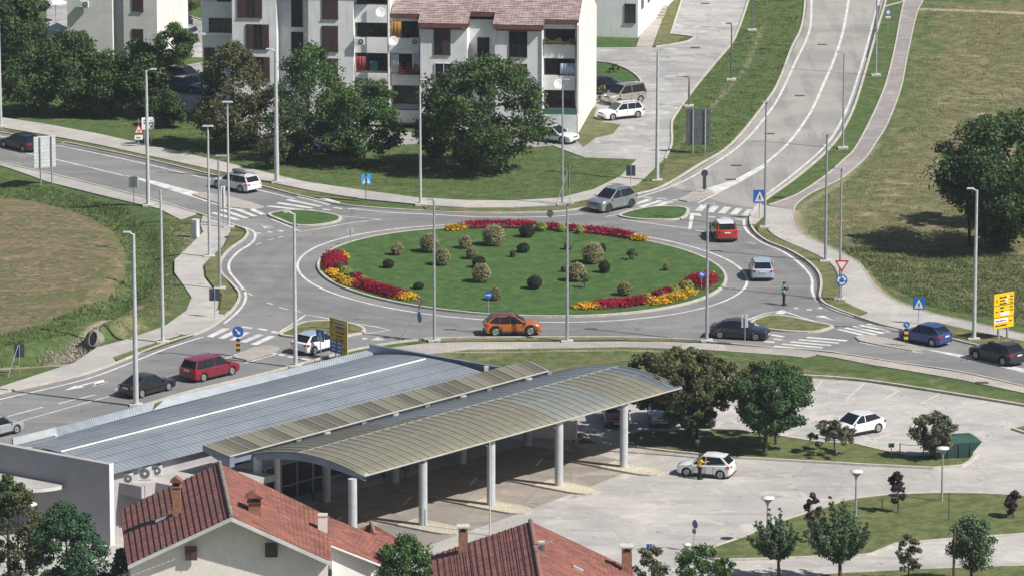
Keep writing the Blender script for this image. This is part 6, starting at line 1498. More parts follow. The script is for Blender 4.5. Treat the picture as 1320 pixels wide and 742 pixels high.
# ---- arched canopy
ARC = thing('arched_canopy', 'long arched canopy of ochre and blue-grey panels on round columns over the bus bays', 'canopy', P(633, 652)); AO = P(633, 652)
def LA(v): return (v[0] - AO.x, v[1] - AO.y, v[2])
aL0, aL1, aR0, aR1 = P(300, 591, 3.95), P(716, 479.5, 3.95), P(469, 613.5, 4.62), P(879, 499.5, 4.62)
def arc_pt(t, s, up=0.0):
    l, r = aL0.lerp(aL1, t), aR0.lerp(aR1, t); p = l.lerp(r, s); p = p.copy(); p.z += 4 * .98 * s * (1 - s) + up; return p
nt_, ns_ = 40, 12; pn = MB(); rb_ = MB()
for i in range(nt_):
    for j in range(ns_):
        t0, t1, s0, s1 = i / nt_, (i + 1) / nt_, j / ns_, (j + 1) / ns_; tm = (t0 + t1) / 2; sm_ = (s0 + s1) / 2
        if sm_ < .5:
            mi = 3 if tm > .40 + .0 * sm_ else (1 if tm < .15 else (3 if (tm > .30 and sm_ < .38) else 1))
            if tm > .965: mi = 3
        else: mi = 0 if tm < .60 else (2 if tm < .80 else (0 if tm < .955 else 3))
        q = [arc_pt(t0, s0), arc_pt(t0, s1), arc_pt(t1, s1), arc_pt(t1, s0)]
        pn.add([LA(v) for v in q] + [LA(v - Vector((0, 0, .07))) for v in q], [(0, 1, 2, 3), (7, 6, 5, 4)] + ([(0, 4, 5, 1)] if i == 0 else []) + ([(2, 6, 7, 3)] if i == nt_ - 1 else []) + ([(1, 5, 6, 2)] if j == ns_ - 1 else []), mi, True)
for i in range(nt_ + 1):
    w_ = .028
    for j in range(ns_):
        if j / ns_ < .5 and i > 2 and i % 1 == 0: w_ = .018
        else: w_ = .032
        rb_.tube(LA(arc_pt(i / nt_, j / ns_, .03)), LA(arc_pt(i / nt_, (j + 1) / ns_, .03)), w_, n=5, caps=False)
for s in (.5, .72, .88):
    for i in range(nt_): 
        if (i + int(s * 10)) % 2 or s == .5: rb_.tube(LA(arc_pt(i / nt_, s, .01)), LA(arc_pt((i + 1) / nt_, s, .01)), .022 if s == .5 else .011, n=5, caps=False)
rb_.tube(LA(aR0), LA(aR1), .06, n=8); 
pn.build('roof_panel', ['panel_ochre', 'panel_ochre_dark', 'panel_greygreen', 'panel_blue'], ARC); rb_.build('glazing_bar', 'rib_pale', ARC)
def arch_beam(t, dep=.42, wd=.25):
    m_ = MB(); n = 14
    for j in range(n):
        s0, s1 = j / n, (j + 1) / n; off = (aR1 - aR0).normalized() * wd
        def dp_(s): return dep * (.35 + .65 * min(1, 4 * s * (1 - s) + .25))
        a, b = arc_pt(t, s0, -.08), arc_pt(t, s1, -.08); a2, b2 = a - Vector((0, 0, dp_(s0))), b - Vector((0, 0, dp_(s1)))
        m_.add([LA(v) for v in (a, b, b2, a2)] + [LA(v + off) for v in (a, b, b2, a2)], [(0, 3, 2, 1), (4, 5, 6, 7), (3, 7, 6, 2), (0, 1, 5, 4)])
    m_.build('arch_beam', 'steel_bluegrey', ARC)
for t_ in (.0, .17, .37, .58, .79, .985): arch_beam(t_)
for (x, y) in ((804, 603), (720.5, 627), (633, 652), (545.5, 678), (455, 703)):
    g = P(x, y); 
    m_ = MB(); m_.tube(LA((g.x, g.y, 0)), LA((g.x, g.y, 4.55 if x > 460 else 4.42)), .28, n=20); m_.build('column', 'column_concrete', ARC)
for (x, y) in ((680.5, 573.5), (596, 597), (509, 621), (421, 646)):
    g = P(x, y); m_ = MB(); m_.tube(LA((g.x, g.y, 0)), LA((g.x, g.y, 4.75)), .29, n=20); m_.build('column', 'column_concrete', ARC)
for (x, y) in ((333, 672), (358, 664)):
    g = P(x, y); m_ = MB(); m_.tube(LA((g.x, g.y, 0)), LA((g.x, g.y, 4.4)), .29 if x < 340 else .2, n=16); m_.build('column', 'column_concrete' if x < 340 else 'render_cream', ARC)
# white cladding wall block at far end of the platforms
a, b = P(678, 563), P(738, 568); t = thing('platform_wall', 'low cream wall with a bright white end at the far end of the platforms', 'wall', (a.x, a.y, 0))
dd = (b - a).normalized(); nn_ = Vector((-dd.y, dd.x, 0)); ln = (b - a).length
MB().prism([(0, 0), (dd.x * ln, dd.y * ln), (dd.x * ln + nn_.x * .3, dd.y * ln + nn_.y * .3), (nn_.x * .3, nn_.y * .3)], 0, 1.35).build('wall', 'render_cream', t)
q = dd * (ln + .02); MB().prism([(q.x, q.y), (q.x + dd.x * .24, q.y + dd.y * .24), (q.x + dd.x * .24 + nn_.x * .34, q.y + dd.y * .24 + nn_.y * .34), (q.x + nn_.x * .34, q.y + nn_.y * .34)], 0, 1.4).build('wall_end', 'render_bright', t)
# dark glazed shelter and a bin under the canopy
b = P(372, 645); t = thing('glass_shelter', 'dark glazed passenger shelter in the shade under the arched canopy', 'shelter', b, math.radians(48))
MB().box((0, 0, 1.3), (7.5, .08, 2.4)).build('glass', 'window_dark', t)
m_ = MB()
for i in range(6): m_.box((-3.75 + 1.5 * i, -.06, 1.35), (.08, .08, 2.7))
for z in (.1, 1.1, 2.6): m_.box((0, -.07, z), (7.5, .06, .06))
m_.build('frame', 'galvanised', t); MB().box((0, .6, 2.75), (7.8, 1.8, .12)).build('roof', 'steel_bluegrey', t)
b = P(523, 616); t = thing('litter_bin', 'dark hanging bin beside the second-row canopy column', 'bin', b)
MB().lathe([(.12, .5), (.28, .65), (.30, 1.6), (.24, 1.7)], 12).build('drum', 'louvre_grey', t); MB().tube((0, .05, 0), (0, .05, .55), .04, n=6).build('stand', 'louvre_grey', t)
for i, (x, y, lab) in enumerate(((413, 642, 'thin steel bench frame in the shade by the cream column'), (503, 612, 'thin steel bench frame between second-row columns'))):
    b = P(x, y); t = thing('bench', lab, 'bench', b, math.radians(48)); MB().box((0, 0, .45), (1.5, .35, .05)).build('seat', 'louvre_grey', t)
    for s in (-.65, .65): MB().box((s, 0, .22), (.05, .3, .42)).build('leg', 'louvre_grey', t)

# ================================================================ HOUSES IN FRONT
def house(name, label, org, **k): return thing(name, label, 'house', (org.x, org.y, 0))
def px3(x, y, z): return P(x, y, z)
# house 1: gable to the camera
zr, zlb, zlf, zrb, zrf = 8.0, 4.95, 4.95, 5.05, 5.1
rB, rF = px3(283, 597, zr), px3(298, 666, zr)
lB, lF = px3(155, 657, zlb), px3(165, 728, zlf)
RB, RF = px3(425, 667, zrb), px3(427, 724, zrf)
H1 = thing('brick_house', 'house with old red tiled gable roof in front of the bus station', 'house', (rF.x, rF.y, 0)); HO = Vector((rF.x, rF.y, 0))
def LH(v): return tuple(Vector(v) - HO)
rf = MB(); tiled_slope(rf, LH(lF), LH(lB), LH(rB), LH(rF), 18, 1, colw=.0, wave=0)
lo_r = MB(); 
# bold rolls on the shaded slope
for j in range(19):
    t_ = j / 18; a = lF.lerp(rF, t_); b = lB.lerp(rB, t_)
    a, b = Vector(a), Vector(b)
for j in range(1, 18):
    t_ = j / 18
rf.build('roof', ['roof_tile_red_shaded', 'roof_tile_red_shaded'], H1)
rl = MB(); nL = (rF - lF).cross(lB - lF).normalized(); nL = nL if nL.z > 0 else -nL
for j in range(19):
    t_ = j / 18; a = lF.lerp(lB, 0).lerp(rF, t_) + nL * .06; b = lB.lerp(rB, t_) + nL * .06
    rl.tube(LH(a), LH(b), .026, n=5, caps=False)
rl.build('roof_batten', 'shutter_brown', H1)
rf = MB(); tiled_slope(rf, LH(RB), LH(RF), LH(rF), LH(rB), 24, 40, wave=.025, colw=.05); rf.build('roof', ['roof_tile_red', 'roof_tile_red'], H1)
rd_ = MB()
for i in range(22):
    a, b = rB.lerp(rF, i / 22), rB.lerp(rF, (i + 1.06) / 22); rd_.tube(LH(a + Vector((0, 0, .07))), LH(b + Vector((0, 0, .05))), .15, .12, n=8)
rd_.build('ridge_tiles', 'ridge_lichen', H1)
# verge boards + gutter along the front rake
vb = MB()
for a, b in ((lF, rF), (rF, RF)):
    o_ = Vector((0, -.12, 0)); vb.add([LH(a + o_), LH(b + o_), LH(b + o_ - Vector((0, 0, .22))), LH(a + o_ - Vector((0, 0, .22))), LH(a), LH(b), LH(b - Vector((0, 0, .22))), LH(a - Vector((0, 0, .22)))], [(0, 3, 2, 1), (4, 5, 6, 7), (0, 1, 5, 4), (3, 7, 6, 2)])
vb.build('verge_board', 'gutter_white', H1, recalc=True)
gw = MB(); gy = .45
gF = [Vector(p) + (rB - rF).normalized() * .55 for p in (lF.lerp(rF, .06), rF, RF.lerp(rF, .06))]
kk = (gF[1].x - gF[0].x) / (gF[2].x - gF[0].x); gF[1].y = gF[0].y + (gF[2].y - gF[0].y) * kk
bk = [Vector(p) - (rB - rF).normalized() * .4 for p in (lB.lerp(rB, .06), rB, RB.lerp(rB, .06))]
def wallq(mb, a, b, z=-.5): mb.add([LH(a - Vector((0, 0, .12))), LH(b - Vector((0, 0, .12))), LH((b.x, b.y, z)), LH((a.x, a.y, z))], [(0, 1, 2, 3)])
gw.add([LH(gF[0] - Vector((0, 0, .12))), LH(gF[1] - Vector((0, 0, .12))), LH(gF[2] - Vector((0, 0, .12))), LH((gF[2].x, gF[2].y, -.5)), LH((gF[0].x, gF[0].y, -.5))], [(0, 4, 3, 2, 1)])
for a, b in ((gF[2], bk[2]), (bk[2], bk[1]), (bk[1], bk[0]), (bk[0], gF[0])): wallq(gw, a, b)
wo_ = gw.build('wall', 'render_cream', H1); s = wo_.modifiers.new('thick', 'SOLIDIFY'); s.thickness = .2
def house_window(org, x, y, w_, h_, plane_pt, d, parent, O_):
    u, z = on_plane(x, y, plane_pt, d); p = plane_pt + d * u; f = MB(); rz = math.atan2(d.y, d.x); M = Matrix.Translation((p.x - O_.x, p.y - O_.y, z)) @ Matrix.Rotation(rz, 4, 'Z')
    f.box((0, -.24, 0), (w_, .12, h_), M=M); f.box((0, -.32, 0), (.05, .04, h_), M=M); f.build('shutter', 'shutter_brown', parent)
gd = (gF[2] - gF[0]); gd.z = 0; gd = gd.normalized()
house_window(0, 246.5, 711, .72, .85, Vector((gF[0].x, gF[0].y, 0)), gd, H1, HO)
house_window(0, 350, 707, .75, .85, Vector((gF[0].x, gF[0].y, 0)), gd, H1, HO)
# extension roof continuing the right slope, set back
sl = (RF - rF); slope = (RB - rB)
xB0, xB1 = RB + Vector((.05, 0, -.03)), px3(520, 705, 3.4)
xF0, xF1 = px3(426, 702, 4.95), px3(490, 727, 3.4)
rf = MB(); tiled_slope(rf, LH(xB1), LH(xF1), LH(xF0), LH(xB0), 14, 30, wave=.025, colw=.05); rf.build('extension_roof', ['roof_tile_red', 'roof_tile_red'], H1)
ew = MB(); 
for a, b in ((xF0 + Vector((0, .5, 0)), xF1 + Vector((-.3, .5, 0))), (xF1 + Vector((-.3, .5, 0)), xB1 + Vector((-.4, -.3, 0)))): wallq(ew, a, b)
s = ew.build('extension_wall', 'render_bright', H1).modifiers.new('thick', 'SOLIDIFY'); s.thickness = .15
vb = MB(); vb.tube(LH(xF0 + Vector((0, -.08, -.05))), LH(xF1 + Vector((0, -.08, -.05))), .07, n=8); vb.build('gutter', 'gutter_white', H1)
def chimney(parent, O_, x, ybase, ytop, zbase, w_, cap, mat='brick', dep=None):
    p = px3(x, ybase, zbase); s = scale_at(p); hh = (ybase - ytop) / (s * math.cos(PITCH)); M = Matrix.Translation((p.x - O_.x, p.y - O_.y, zbase - .5)); dep = dep or w_
    c = MB(); c.box((0, 0, (hh * .8 + .5) / 2), (w_, dep, hh * .8 + .5), M=M); co = c.build('chimney', mat, parent)
    z = hh * .8 + .5; k = MB()
    if cap == 'tile':
        k.box((0, 0, z + .04), (w_ * 1.25, dep * 1.25, .08), M=M)
        for a, b in ((-.4, -.4), (.4, -.4), (-.4, .4), (.4, .4)): k.box((a * w_, b * dep, z + .2), (w_ * .22, dep * .22, .28), M=M)
        k.build('chimney_top', mat, co); k = MB(); k.hexa([(-w_ * .8, -dep * .8, z + .34), (w_ * .8, -dep * .8, z + .34), (w_ * .8, dep * .8, z + .34), (-w_ * .8, dep * .8, z + .34)], [(-.06, -dep * .8, z + .62), (.06, -dep * .8, z + .62), (.06, dep * .8, z + .62), (-.06, dep * .8, z + .62)], M=M); k.build('chimney_cap', 'roof_tile_red', co)
        k = MB(); k.box((0, 0, z + .2), (w_ * .5, dep * .5, .26), M=M); k.build('flue', 'interior_dark', co)
    elif cap == 'slab':
        for a in (-.4, .4): k.box((a * w_, 0, z + .12), (w_ * .2, dep * .9, .24), M=M)
        k.box((0, 0, z + .28), (w_ * 1.4, dep * 1.4, .09), M=M); k.build('chimney_cap', 'concrete_base', co); k = MB(); k.box((0, 0, z + .12), (w_ * .5, dep * .7, .2), M=M); k.build('flue', 'interior_dark', co)
    else: k.box((0, 0, z + .05), (w_ * 1.1, dep * 1.1, .1), M=M); k.build('chimney_cap', 'concrete_base', co)
    return co
chimney(H1, HO, 228, 661, 618, 6.6, .48, 'tile'); chimney(H1, HO, 329, 668, 640, 6.9, .75, 'tile'); chimney(H1, HO, 416, 692, 657, 4.9, .55, 'plain', 'render_cream')
sk_ = MB(); p = px3(209, 668, 6.2); M = Matrix.Translation((p.x - HO.x, p.y - HO.y, 6.25)) @ Matrix.Rotation(math.radians(-26), 4, 'Y'); sk_.box((0, 0, 0), (.85, .5, .10), M=M); sk_.build('skylight', 'metal_light', H1)
# rear wing roof showing behind the extension
a0, a1, a2, a3 = px3(461, 682, 3.5), px3(478, 674, 3.9), px3(524, 700, 3.3), px3(500, 712, 3.3)
H1b = thing('tiled_shed', 'small red tiled outbuilding roof behind the house extension', 'shed', (a0.x, a0.y, 0)); S0 = Vector((a0.x, a0.y, 0))
m_ = MB(); f_ = [a0, a1, px3(530, 702, 3.2), px3(505, 716, 3.1)]
m_.add([tuple(v - S0) for v in f_] + [(v.x - S0.x, v.y - S0.y, v.z - .15) for v in f_], [(0, 1, 2, 3), (7, 6, 5, 4), (0, 3, 7, 4), (1, 0, 4, 5), (2, 1, 5, 6), (3, 2, 6, 7)]); m_.build('roof', 'roof_tile_red', H1b, recalc=True)
m_ = MB()
for i in range(6): a, b = a1.lerp(px3(483, 690, 3.6), i / 6), a1.lerp(px3(483, 690, 3.6), (i + 1) / 6); m_.tube(tuple(a - S0 + Vector((0, 0, .08))), tuple(b - S0 + Vector((0, 0, .06))), .13, .1, n=8)
m_.build('ridge_tiles', 'ridge_stone', H1b)
m_ = MB(); m_.prism([(v.x - S0.x + dx, v.y - S0.y + dy) for v, dx, dy in ((f_[0], .2, .0), (f_[3], -.1, .2), (f_[2], -.3, -.1), (f_[1], .1, -.3))], -.2, 3.2); m_.build('wall', 'render_cream', H1b)
# house 2: bottom centre
zr = 7.2; rB, rF = px3(684, 672, zr), px3(700, 765, zr)
lB, lF = px3(556, 716, 5.0), px3(566, 800, 5.0); RB, RF = px3(816, 735, 4.5), px3(840, 830, 4.5)
H2 = thing('brick_house', 'house at the bottom edge showing only its red tiled roof with an aerial', 'house', (rB.x, rB.y, 0)); HO = Vector((rB.x, rB.y, 0))
rf = MB(); tiled_slope(rf, LH(lF), LH(lB), LH(rB), LH(rF), 18, 1, colw=0, wave=0); rf.build('roof', ['roof_tile_red_shaded', 'roof_tile_red_shaded'], H2)
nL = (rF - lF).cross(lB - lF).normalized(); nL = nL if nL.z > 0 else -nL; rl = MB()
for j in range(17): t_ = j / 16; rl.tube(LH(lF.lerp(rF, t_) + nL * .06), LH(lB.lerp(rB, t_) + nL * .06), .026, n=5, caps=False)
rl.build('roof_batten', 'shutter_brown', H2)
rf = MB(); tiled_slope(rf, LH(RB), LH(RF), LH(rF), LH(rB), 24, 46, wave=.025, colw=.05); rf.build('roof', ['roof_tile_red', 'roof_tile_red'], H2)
rd_ = MB()
for i in range(24): a, b = rB.lerp(rF, i / 24), rB.lerp(rF, (i + 1.06) / 24); rd_.tube(LH(a + Vector((0, 0, .07))), LH(b + Vector((0, 0, .05))), .16, .13, n=8)
rd_.build('ridge_tiles', 'ridge_stone', H2)
gw = MB(); k = (rF - rB).normalized() * .5; bk = [lB.lerp(rB, .06) + k, rB + k, RB.lerp(rB, .06) + k]; fr = [lF.lerp(rF, .06) - k, rF - k, RF.lerp(rF, .06) - k]
for a, b in ((bk[0], bk[1]), (bk[1], bk[2]), (bk[2], fr[2]), (fr[2], fr[1]), (fr[1], fr[0]), (fr[0], bk[0])): wallq(gw, a, b)
s = gw.build('wall', 'render_cream', H2).modifiers.new('thick', 'SOLIDIFY'); s.thickness = .2
chimney(H2, HO, 597, 704, 678, 6.0, .55, 'slab'); chimney(H2, HO, 808, 735, 702, 4.8, .6, 'slab'); chimney(H2, HO, 698, 712, 696, 6.9, .35, 'plain', 'louvre_grey')
an = MB(); p = px3(700, 722, 6.9) - HO; q = p + Vector((0, 0, 1.0)); an.tube(p, q, .02, n=5); an.tube(q + Vector((-.6, -.1, -.15)), q + Vector((.6, .3, .1)), .02, n=5)
for i in range(6): c0 = q + Vector((-.6, -.1, -.15)).lerp(Vector((.6, .3, .1)), i / 5); an.tube(c0 + Vector((-.1, .3, -.1)), c0 + Vector((.1, -.3, .1)), .012, n=4)
an.build('aerial', 'galvanised', H2)
vb = MB(); p = px3(745, 735, 6.1) - HO; M = Matrix.Translation(p + Vector((0, 0, .12))) @ Matrix.Rotation(math.radians(27), 4, 'Y'); vb.box((0, 0, 0), (.65, .32, .14), M=M); vb.build('roof_vent', 'metal_light', H2)

# culvert
mk('culvert_concrete', (.25, .23, .20), (.17, .16, .14), s1=2, rough=.95, fine=.15, fs=6); mk('hole_shade', (.012, .012, .014), rough=1); mk('stone', (.27, .23, .20), (.15, .13, .115), s1=3, rough=.95, fine=.15, fs=8)
b = P(119, 441); t = thing('culvert_pipe', 'concrete drain pipe mouth opening out of the bank below the left footway', 'pipe', (b.x, b.y, -.22), math.radians(-18))
M = Matrix.Translation((0, .15, .52)) @ Matrix.Rotation(math.radians(62), 4, 'X')
k = MB(); n = 28; r0, r1 = .38, .43; vs = []
for r, z in ((r0, .02), (r1, .02), (r1, -1.2), (r0, -1.2)):
    for i in range(n): a = 2 * math.pi * i / n; vs.append((r * .80 * math.cos(a), r * 1.25 * math.sin(a) * (1.0 if math.sin(a) > 0 else 1.25), z))
fs = []
for q_ in range(4):
    for i in range(n): j = (i + 1) % n; fs.append((q_ * n + i, q_ * n + j, ((q_ + 1) % 4) * n + j, ((q_ + 1) % 4) * n + i))
k.add(vs, fs, 0, True, M); k.build('pipe', 'culvert_concrete', t, recalc=True)
k = MB(); k.add([(r0 * .80 * math.cos(2 * math.pi * i / n), r0 * 1.25 * math.sin(2 * math.pi * i / n) * (1.0 if math.sin(2 * math.pi * i / n) > 0 else 1.25), -.05) for i in range(n)], [tuple(range(n))], 0, False, M); k.build('inside', 'hole_shade', t)  # black disc across the mouth stands in for the dark inside the pipe
k = MB(); rg = random.Random(9); m_ = 16
ring = [((.58 + rg.uniform(-.10, .16)) * math.cos(2 * math.pi * i / m_) * 1.05, (.62 + rg.uniform(-.08, .12)) * math.sin(2 * math.pi * i / m_) * 1.2, -.16) for i in range(m_)]
inn = [(.35 * math.cos(2 * math.pi * i / m_), .56 * math.sin(2 * math.pi * i / m_), -.02) for i in range(m_)]; low = [(x * 1.05, y * 1.05, -.9) for x, y, z in ring]
k.add(inn + ring + low, [(i, m_ + i, m_ + (i + 1) % m_, (i + 1) % m_) for i in range(m_)] + [(m_ + i, 2 * m_ + i, 2 * m_ + (i + 1) % m_, m_ + (i + 1) % m_) for i in range(m_)], 0, True, M); k.build('collar', 'culvert_concrete', t, recalc=True)
st = MB(); rg = random.Random(5)
for i in range(520):
    tt = rg.random(); c0 = P(120, 434).lerp(P(66, 453), tt) + Vector((rg.gauss(0, .55), rg.gauss(0, 1.0), 0))
    s_ = rg.uniform(.06, .19); c0.z = float(ground_z(np.array([[c0.x, c0.y]]))[0]) + s_ * .2
    ang = rg.uniform(0, 3); st.box(c0, (s_ * 1.4, s_, s_ * .9), 0, rz=ang, taper=rg.uniform(.5, .9))
tag(st.build('rubble', 'stone'), kind='stuff', label='grey brown rubble stones lining the ditch below the pipe', cat='stones')
# ================================================================ FOLIAGE
def leaf_mat(name, cols, rough=.75, trans=.0, spec=.25):
    m = bpy.data.materials.new(name); m.use_nodes = True; nt = m.node_tree; b = nt.nodes['Principled BSDF']
    b.inputs['Roughness'].default_value = rough; b.inputs['Specular IOR Level'].default_value = spec
    g = nt.nodes.new('ShaderNodeNewGeometry'); r = nt.nodes.new('ShaderNodeValToRGB')
    els = r.color_ramp.elements; els[0].position = 0; els[0].color = rgb(cols[0]); els[1].position = 1; els[1].color = rgb(cols[-1])
    for i, c in enumerate(cols[1:-1]): e = els.new((i + 1) / (len(cols) - 1)); e.color = rgb(c)
    nt.links.new(g.outputs['Random Per Island'], r.inputs[0])
    n_ = noise(nt, .55, 3); k = ramp(nt, n_, .40, .60, 1.0, 1.8)
    vm = nt.nodes.new('ShaderNodeVectorMath'); vm.operation = 'SCALE'; nt.links.new(r.outputs[0], vm.inputs[0]); nt.links.new(k, vm.inputs['Scale'])
    nt.links.new(vm.outputs[0], b.inputs['Base Color'])
    out = nt.nodes['Material Output']; tl_ = nt.nodes.new('ShaderNodeBsdfTranslucent'); ms = nt.nodes.new('ShaderNodeMixShader'); ms.inputs[0].default_value = .30
    nt.links.new(vm.outputs[0], tl_.inputs[0]); nt.links.new(b.outputs[0], ms.inputs[1]); nt.links.new(tl_.outputs[0], ms.inputs[2]); nt.links.new(ms.outputs[0], out.inputs[0])
    MAT[name] = m; return m
leaf_mat('leaf_dark', [(.024, .048, .018), (.038, .072, .025), (.056, .096, .032), (.076, .115, .042)])
leaf_mat('leaf_mid', [(.025, .055, .018), (.042, .085, .026), (.062, .112, .034), (.085, .135, .045)])
leaf_mat('leaf_bluegreen', [(.028, .058, .024), (.044, .088, .034), (.064, .116, .044)])
leaf_mat('leaf_brownish', [(.032, .052, .020), (.046, .070, .026), (.062, .084, .032), (.105, .082, .040), (.075, .095, .038), (.14, .115, .055)])
leaf_mat('leaf_bright', [(.045, .095, .018), (.07, .135, .030), (.10, .17, .045)])
leaf_mat('leaf_purple', [(.040, .022, .030), (.065, .034, .044), (.095, .055, .062), (.05, .045, .035)])
leaf_mat('leaf_oleander', [(.045, .065, .035), (.07, .09, .05), (.10, .115, .065), (.085, .105, .055), (.22, .15, .14), (.10, .11, .07), (.06, .08, .045)])
leaf_mat('leaf_olive', [(.05, .065, .035), (.09, .10, .055), (.13, .13, .07)])
leaf_mat('leaf_maple', [(.040, .068, .034), (.060, .100, .048), (.085, .130, .060), (.115, .160, .085)])
leaf_mat('leaf_conifer', [(.022, .055, .030), (.040, .085, .042), (.060, .115, .055)])
leaf_mat('leaf_variegated', [(.09, .095, .04), (.20, .19, .085), (.38, .35, .19), (.15, .14, .06), (.42, .38, .24)])
leaf_mat('leaf_variegated_dark', [(.08, .085, .04), (.14, .14, .065), (.26, .24, .13), (.20, .14, .09)])
leaf_mat('leaf_box', [(.015, .026, .014), (.025, .038, .018), (.035, .048, .022)])
leaf_mat('leaf_yellowgreen', [(.16, .22, .04), (.24, .30, .06), (.32, .36, .10)])
leaf_mat('flower_red', [(.15, .005, .018), (.22, .008, .028), (.28, .014, .04), (.09, .015, .02)], spec=.15); leaf_mat('flower_yellow', [(.52, .30, .012), (.62, .38, .02), (.46, .20, .01), (.14, .15, .03), (.10, .12, .03)], spec=.15)
leaf_mat('grass_blade', [(.05, .09, .026), (.07, .115, .036), (.10, .135, .048), (.16, .155, .075)]); leaf_mat('grass_blade_dry', [(.13, .13, .06), (.18, .165, .085), (.27, .23, .14), (.10, .115, .05)])
mk('bark', (.095, .075, .058), (.055, .045, .036), s1=5, rough=.95, bump=.4, bs=12); mk('bark_grey', (.17, .15, .13), (.11, .10, .085), s1=5, rough=.95)
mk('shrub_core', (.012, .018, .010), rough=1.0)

def leaves_mesh(name, C, size, N=None, mat='leaf_mid', parent=None, loc=(0, 0, 0), rng=RNG, aspect=.62, spread=1.0):
    """one mesh of rhombic leaves centred on C, size per leaf, facing roughly N"""
    n = len(C); rnd = rng.normal(size=(n, 3)); rnd /= np.linalg.norm(rnd, axis=1)[:, None]
    nn = rnd if N is None else N + rnd * spread; nn /= np.linalg.norm(nn, axis=1)[:, None] + 1e-9
    h = rng.normal(size=(n, 3)); a = np.cross(nn, h); a /= np.linalg.norm(a, axis=1)[:, None] + 1e-9; b = np.cross(nn, a)
    s = (size * np.ones(n) * rng.uniform(.7, 1.3, n))[:, None] * .5
    bend = nn * s * rng.uniform(-.25, .25, (n, 1))
    V = np.stack([C - a * s, C + b * s * aspect + bend, C + a * s, C - b * s * aspect + bend], 1).reshape(-1, 3)
    me = bpy.data.meshes.new(name); me.vertices.add(4 * n); me.vertices.foreach_set('co', V.ravel())
    me.loops.add(4 * n); me.loops.foreach_set('vertex_index', np.arange(4 * n, dtype=np.int32)); me.polygons.add(n); me.polygons.foreach_set('loop_start', np.arange(0, 4 * n, 4, dtype=np.int32))
    me.update(calc_edges=True); me.materials.append(MAT[mat]); o = bpy.data.objects.new(name, me); COL.objects.link(o)
    if parent is not None: o.parent = parent
    o.location = loc; return o
PROF = {'round': lambda t: np.sqrt(np.clip(1 - (2 * t - 1) ** 2, 0, 1)) ** .8, 'oval': lambda t: np.sqrt(np.clip(1 - (2 * t ** .8 - 1) ** 2, 0, 1)), 'cone': lambda t: np.clip(1.02 - t, 0, 1) ** .75 * np.clip(t * 6, 0, 1),
        'umbrella': lambda t: np.sqrt(np.clip(1 - (1.75 * t - .75) ** 2, 0, 1)), 'spread': lambda t: np.sqrt(np.clip(1 - (2 * t - 1) ** 2, 0, 1)) ** .8 * np.clip(.38 + t * 1.1, 0, 1),
        'vase': lambda t: np.clip(t * 2.4, 0, 1) ** .7 * np.sqrt(np.clip(1.03 - t ** 3, 0, 1))}
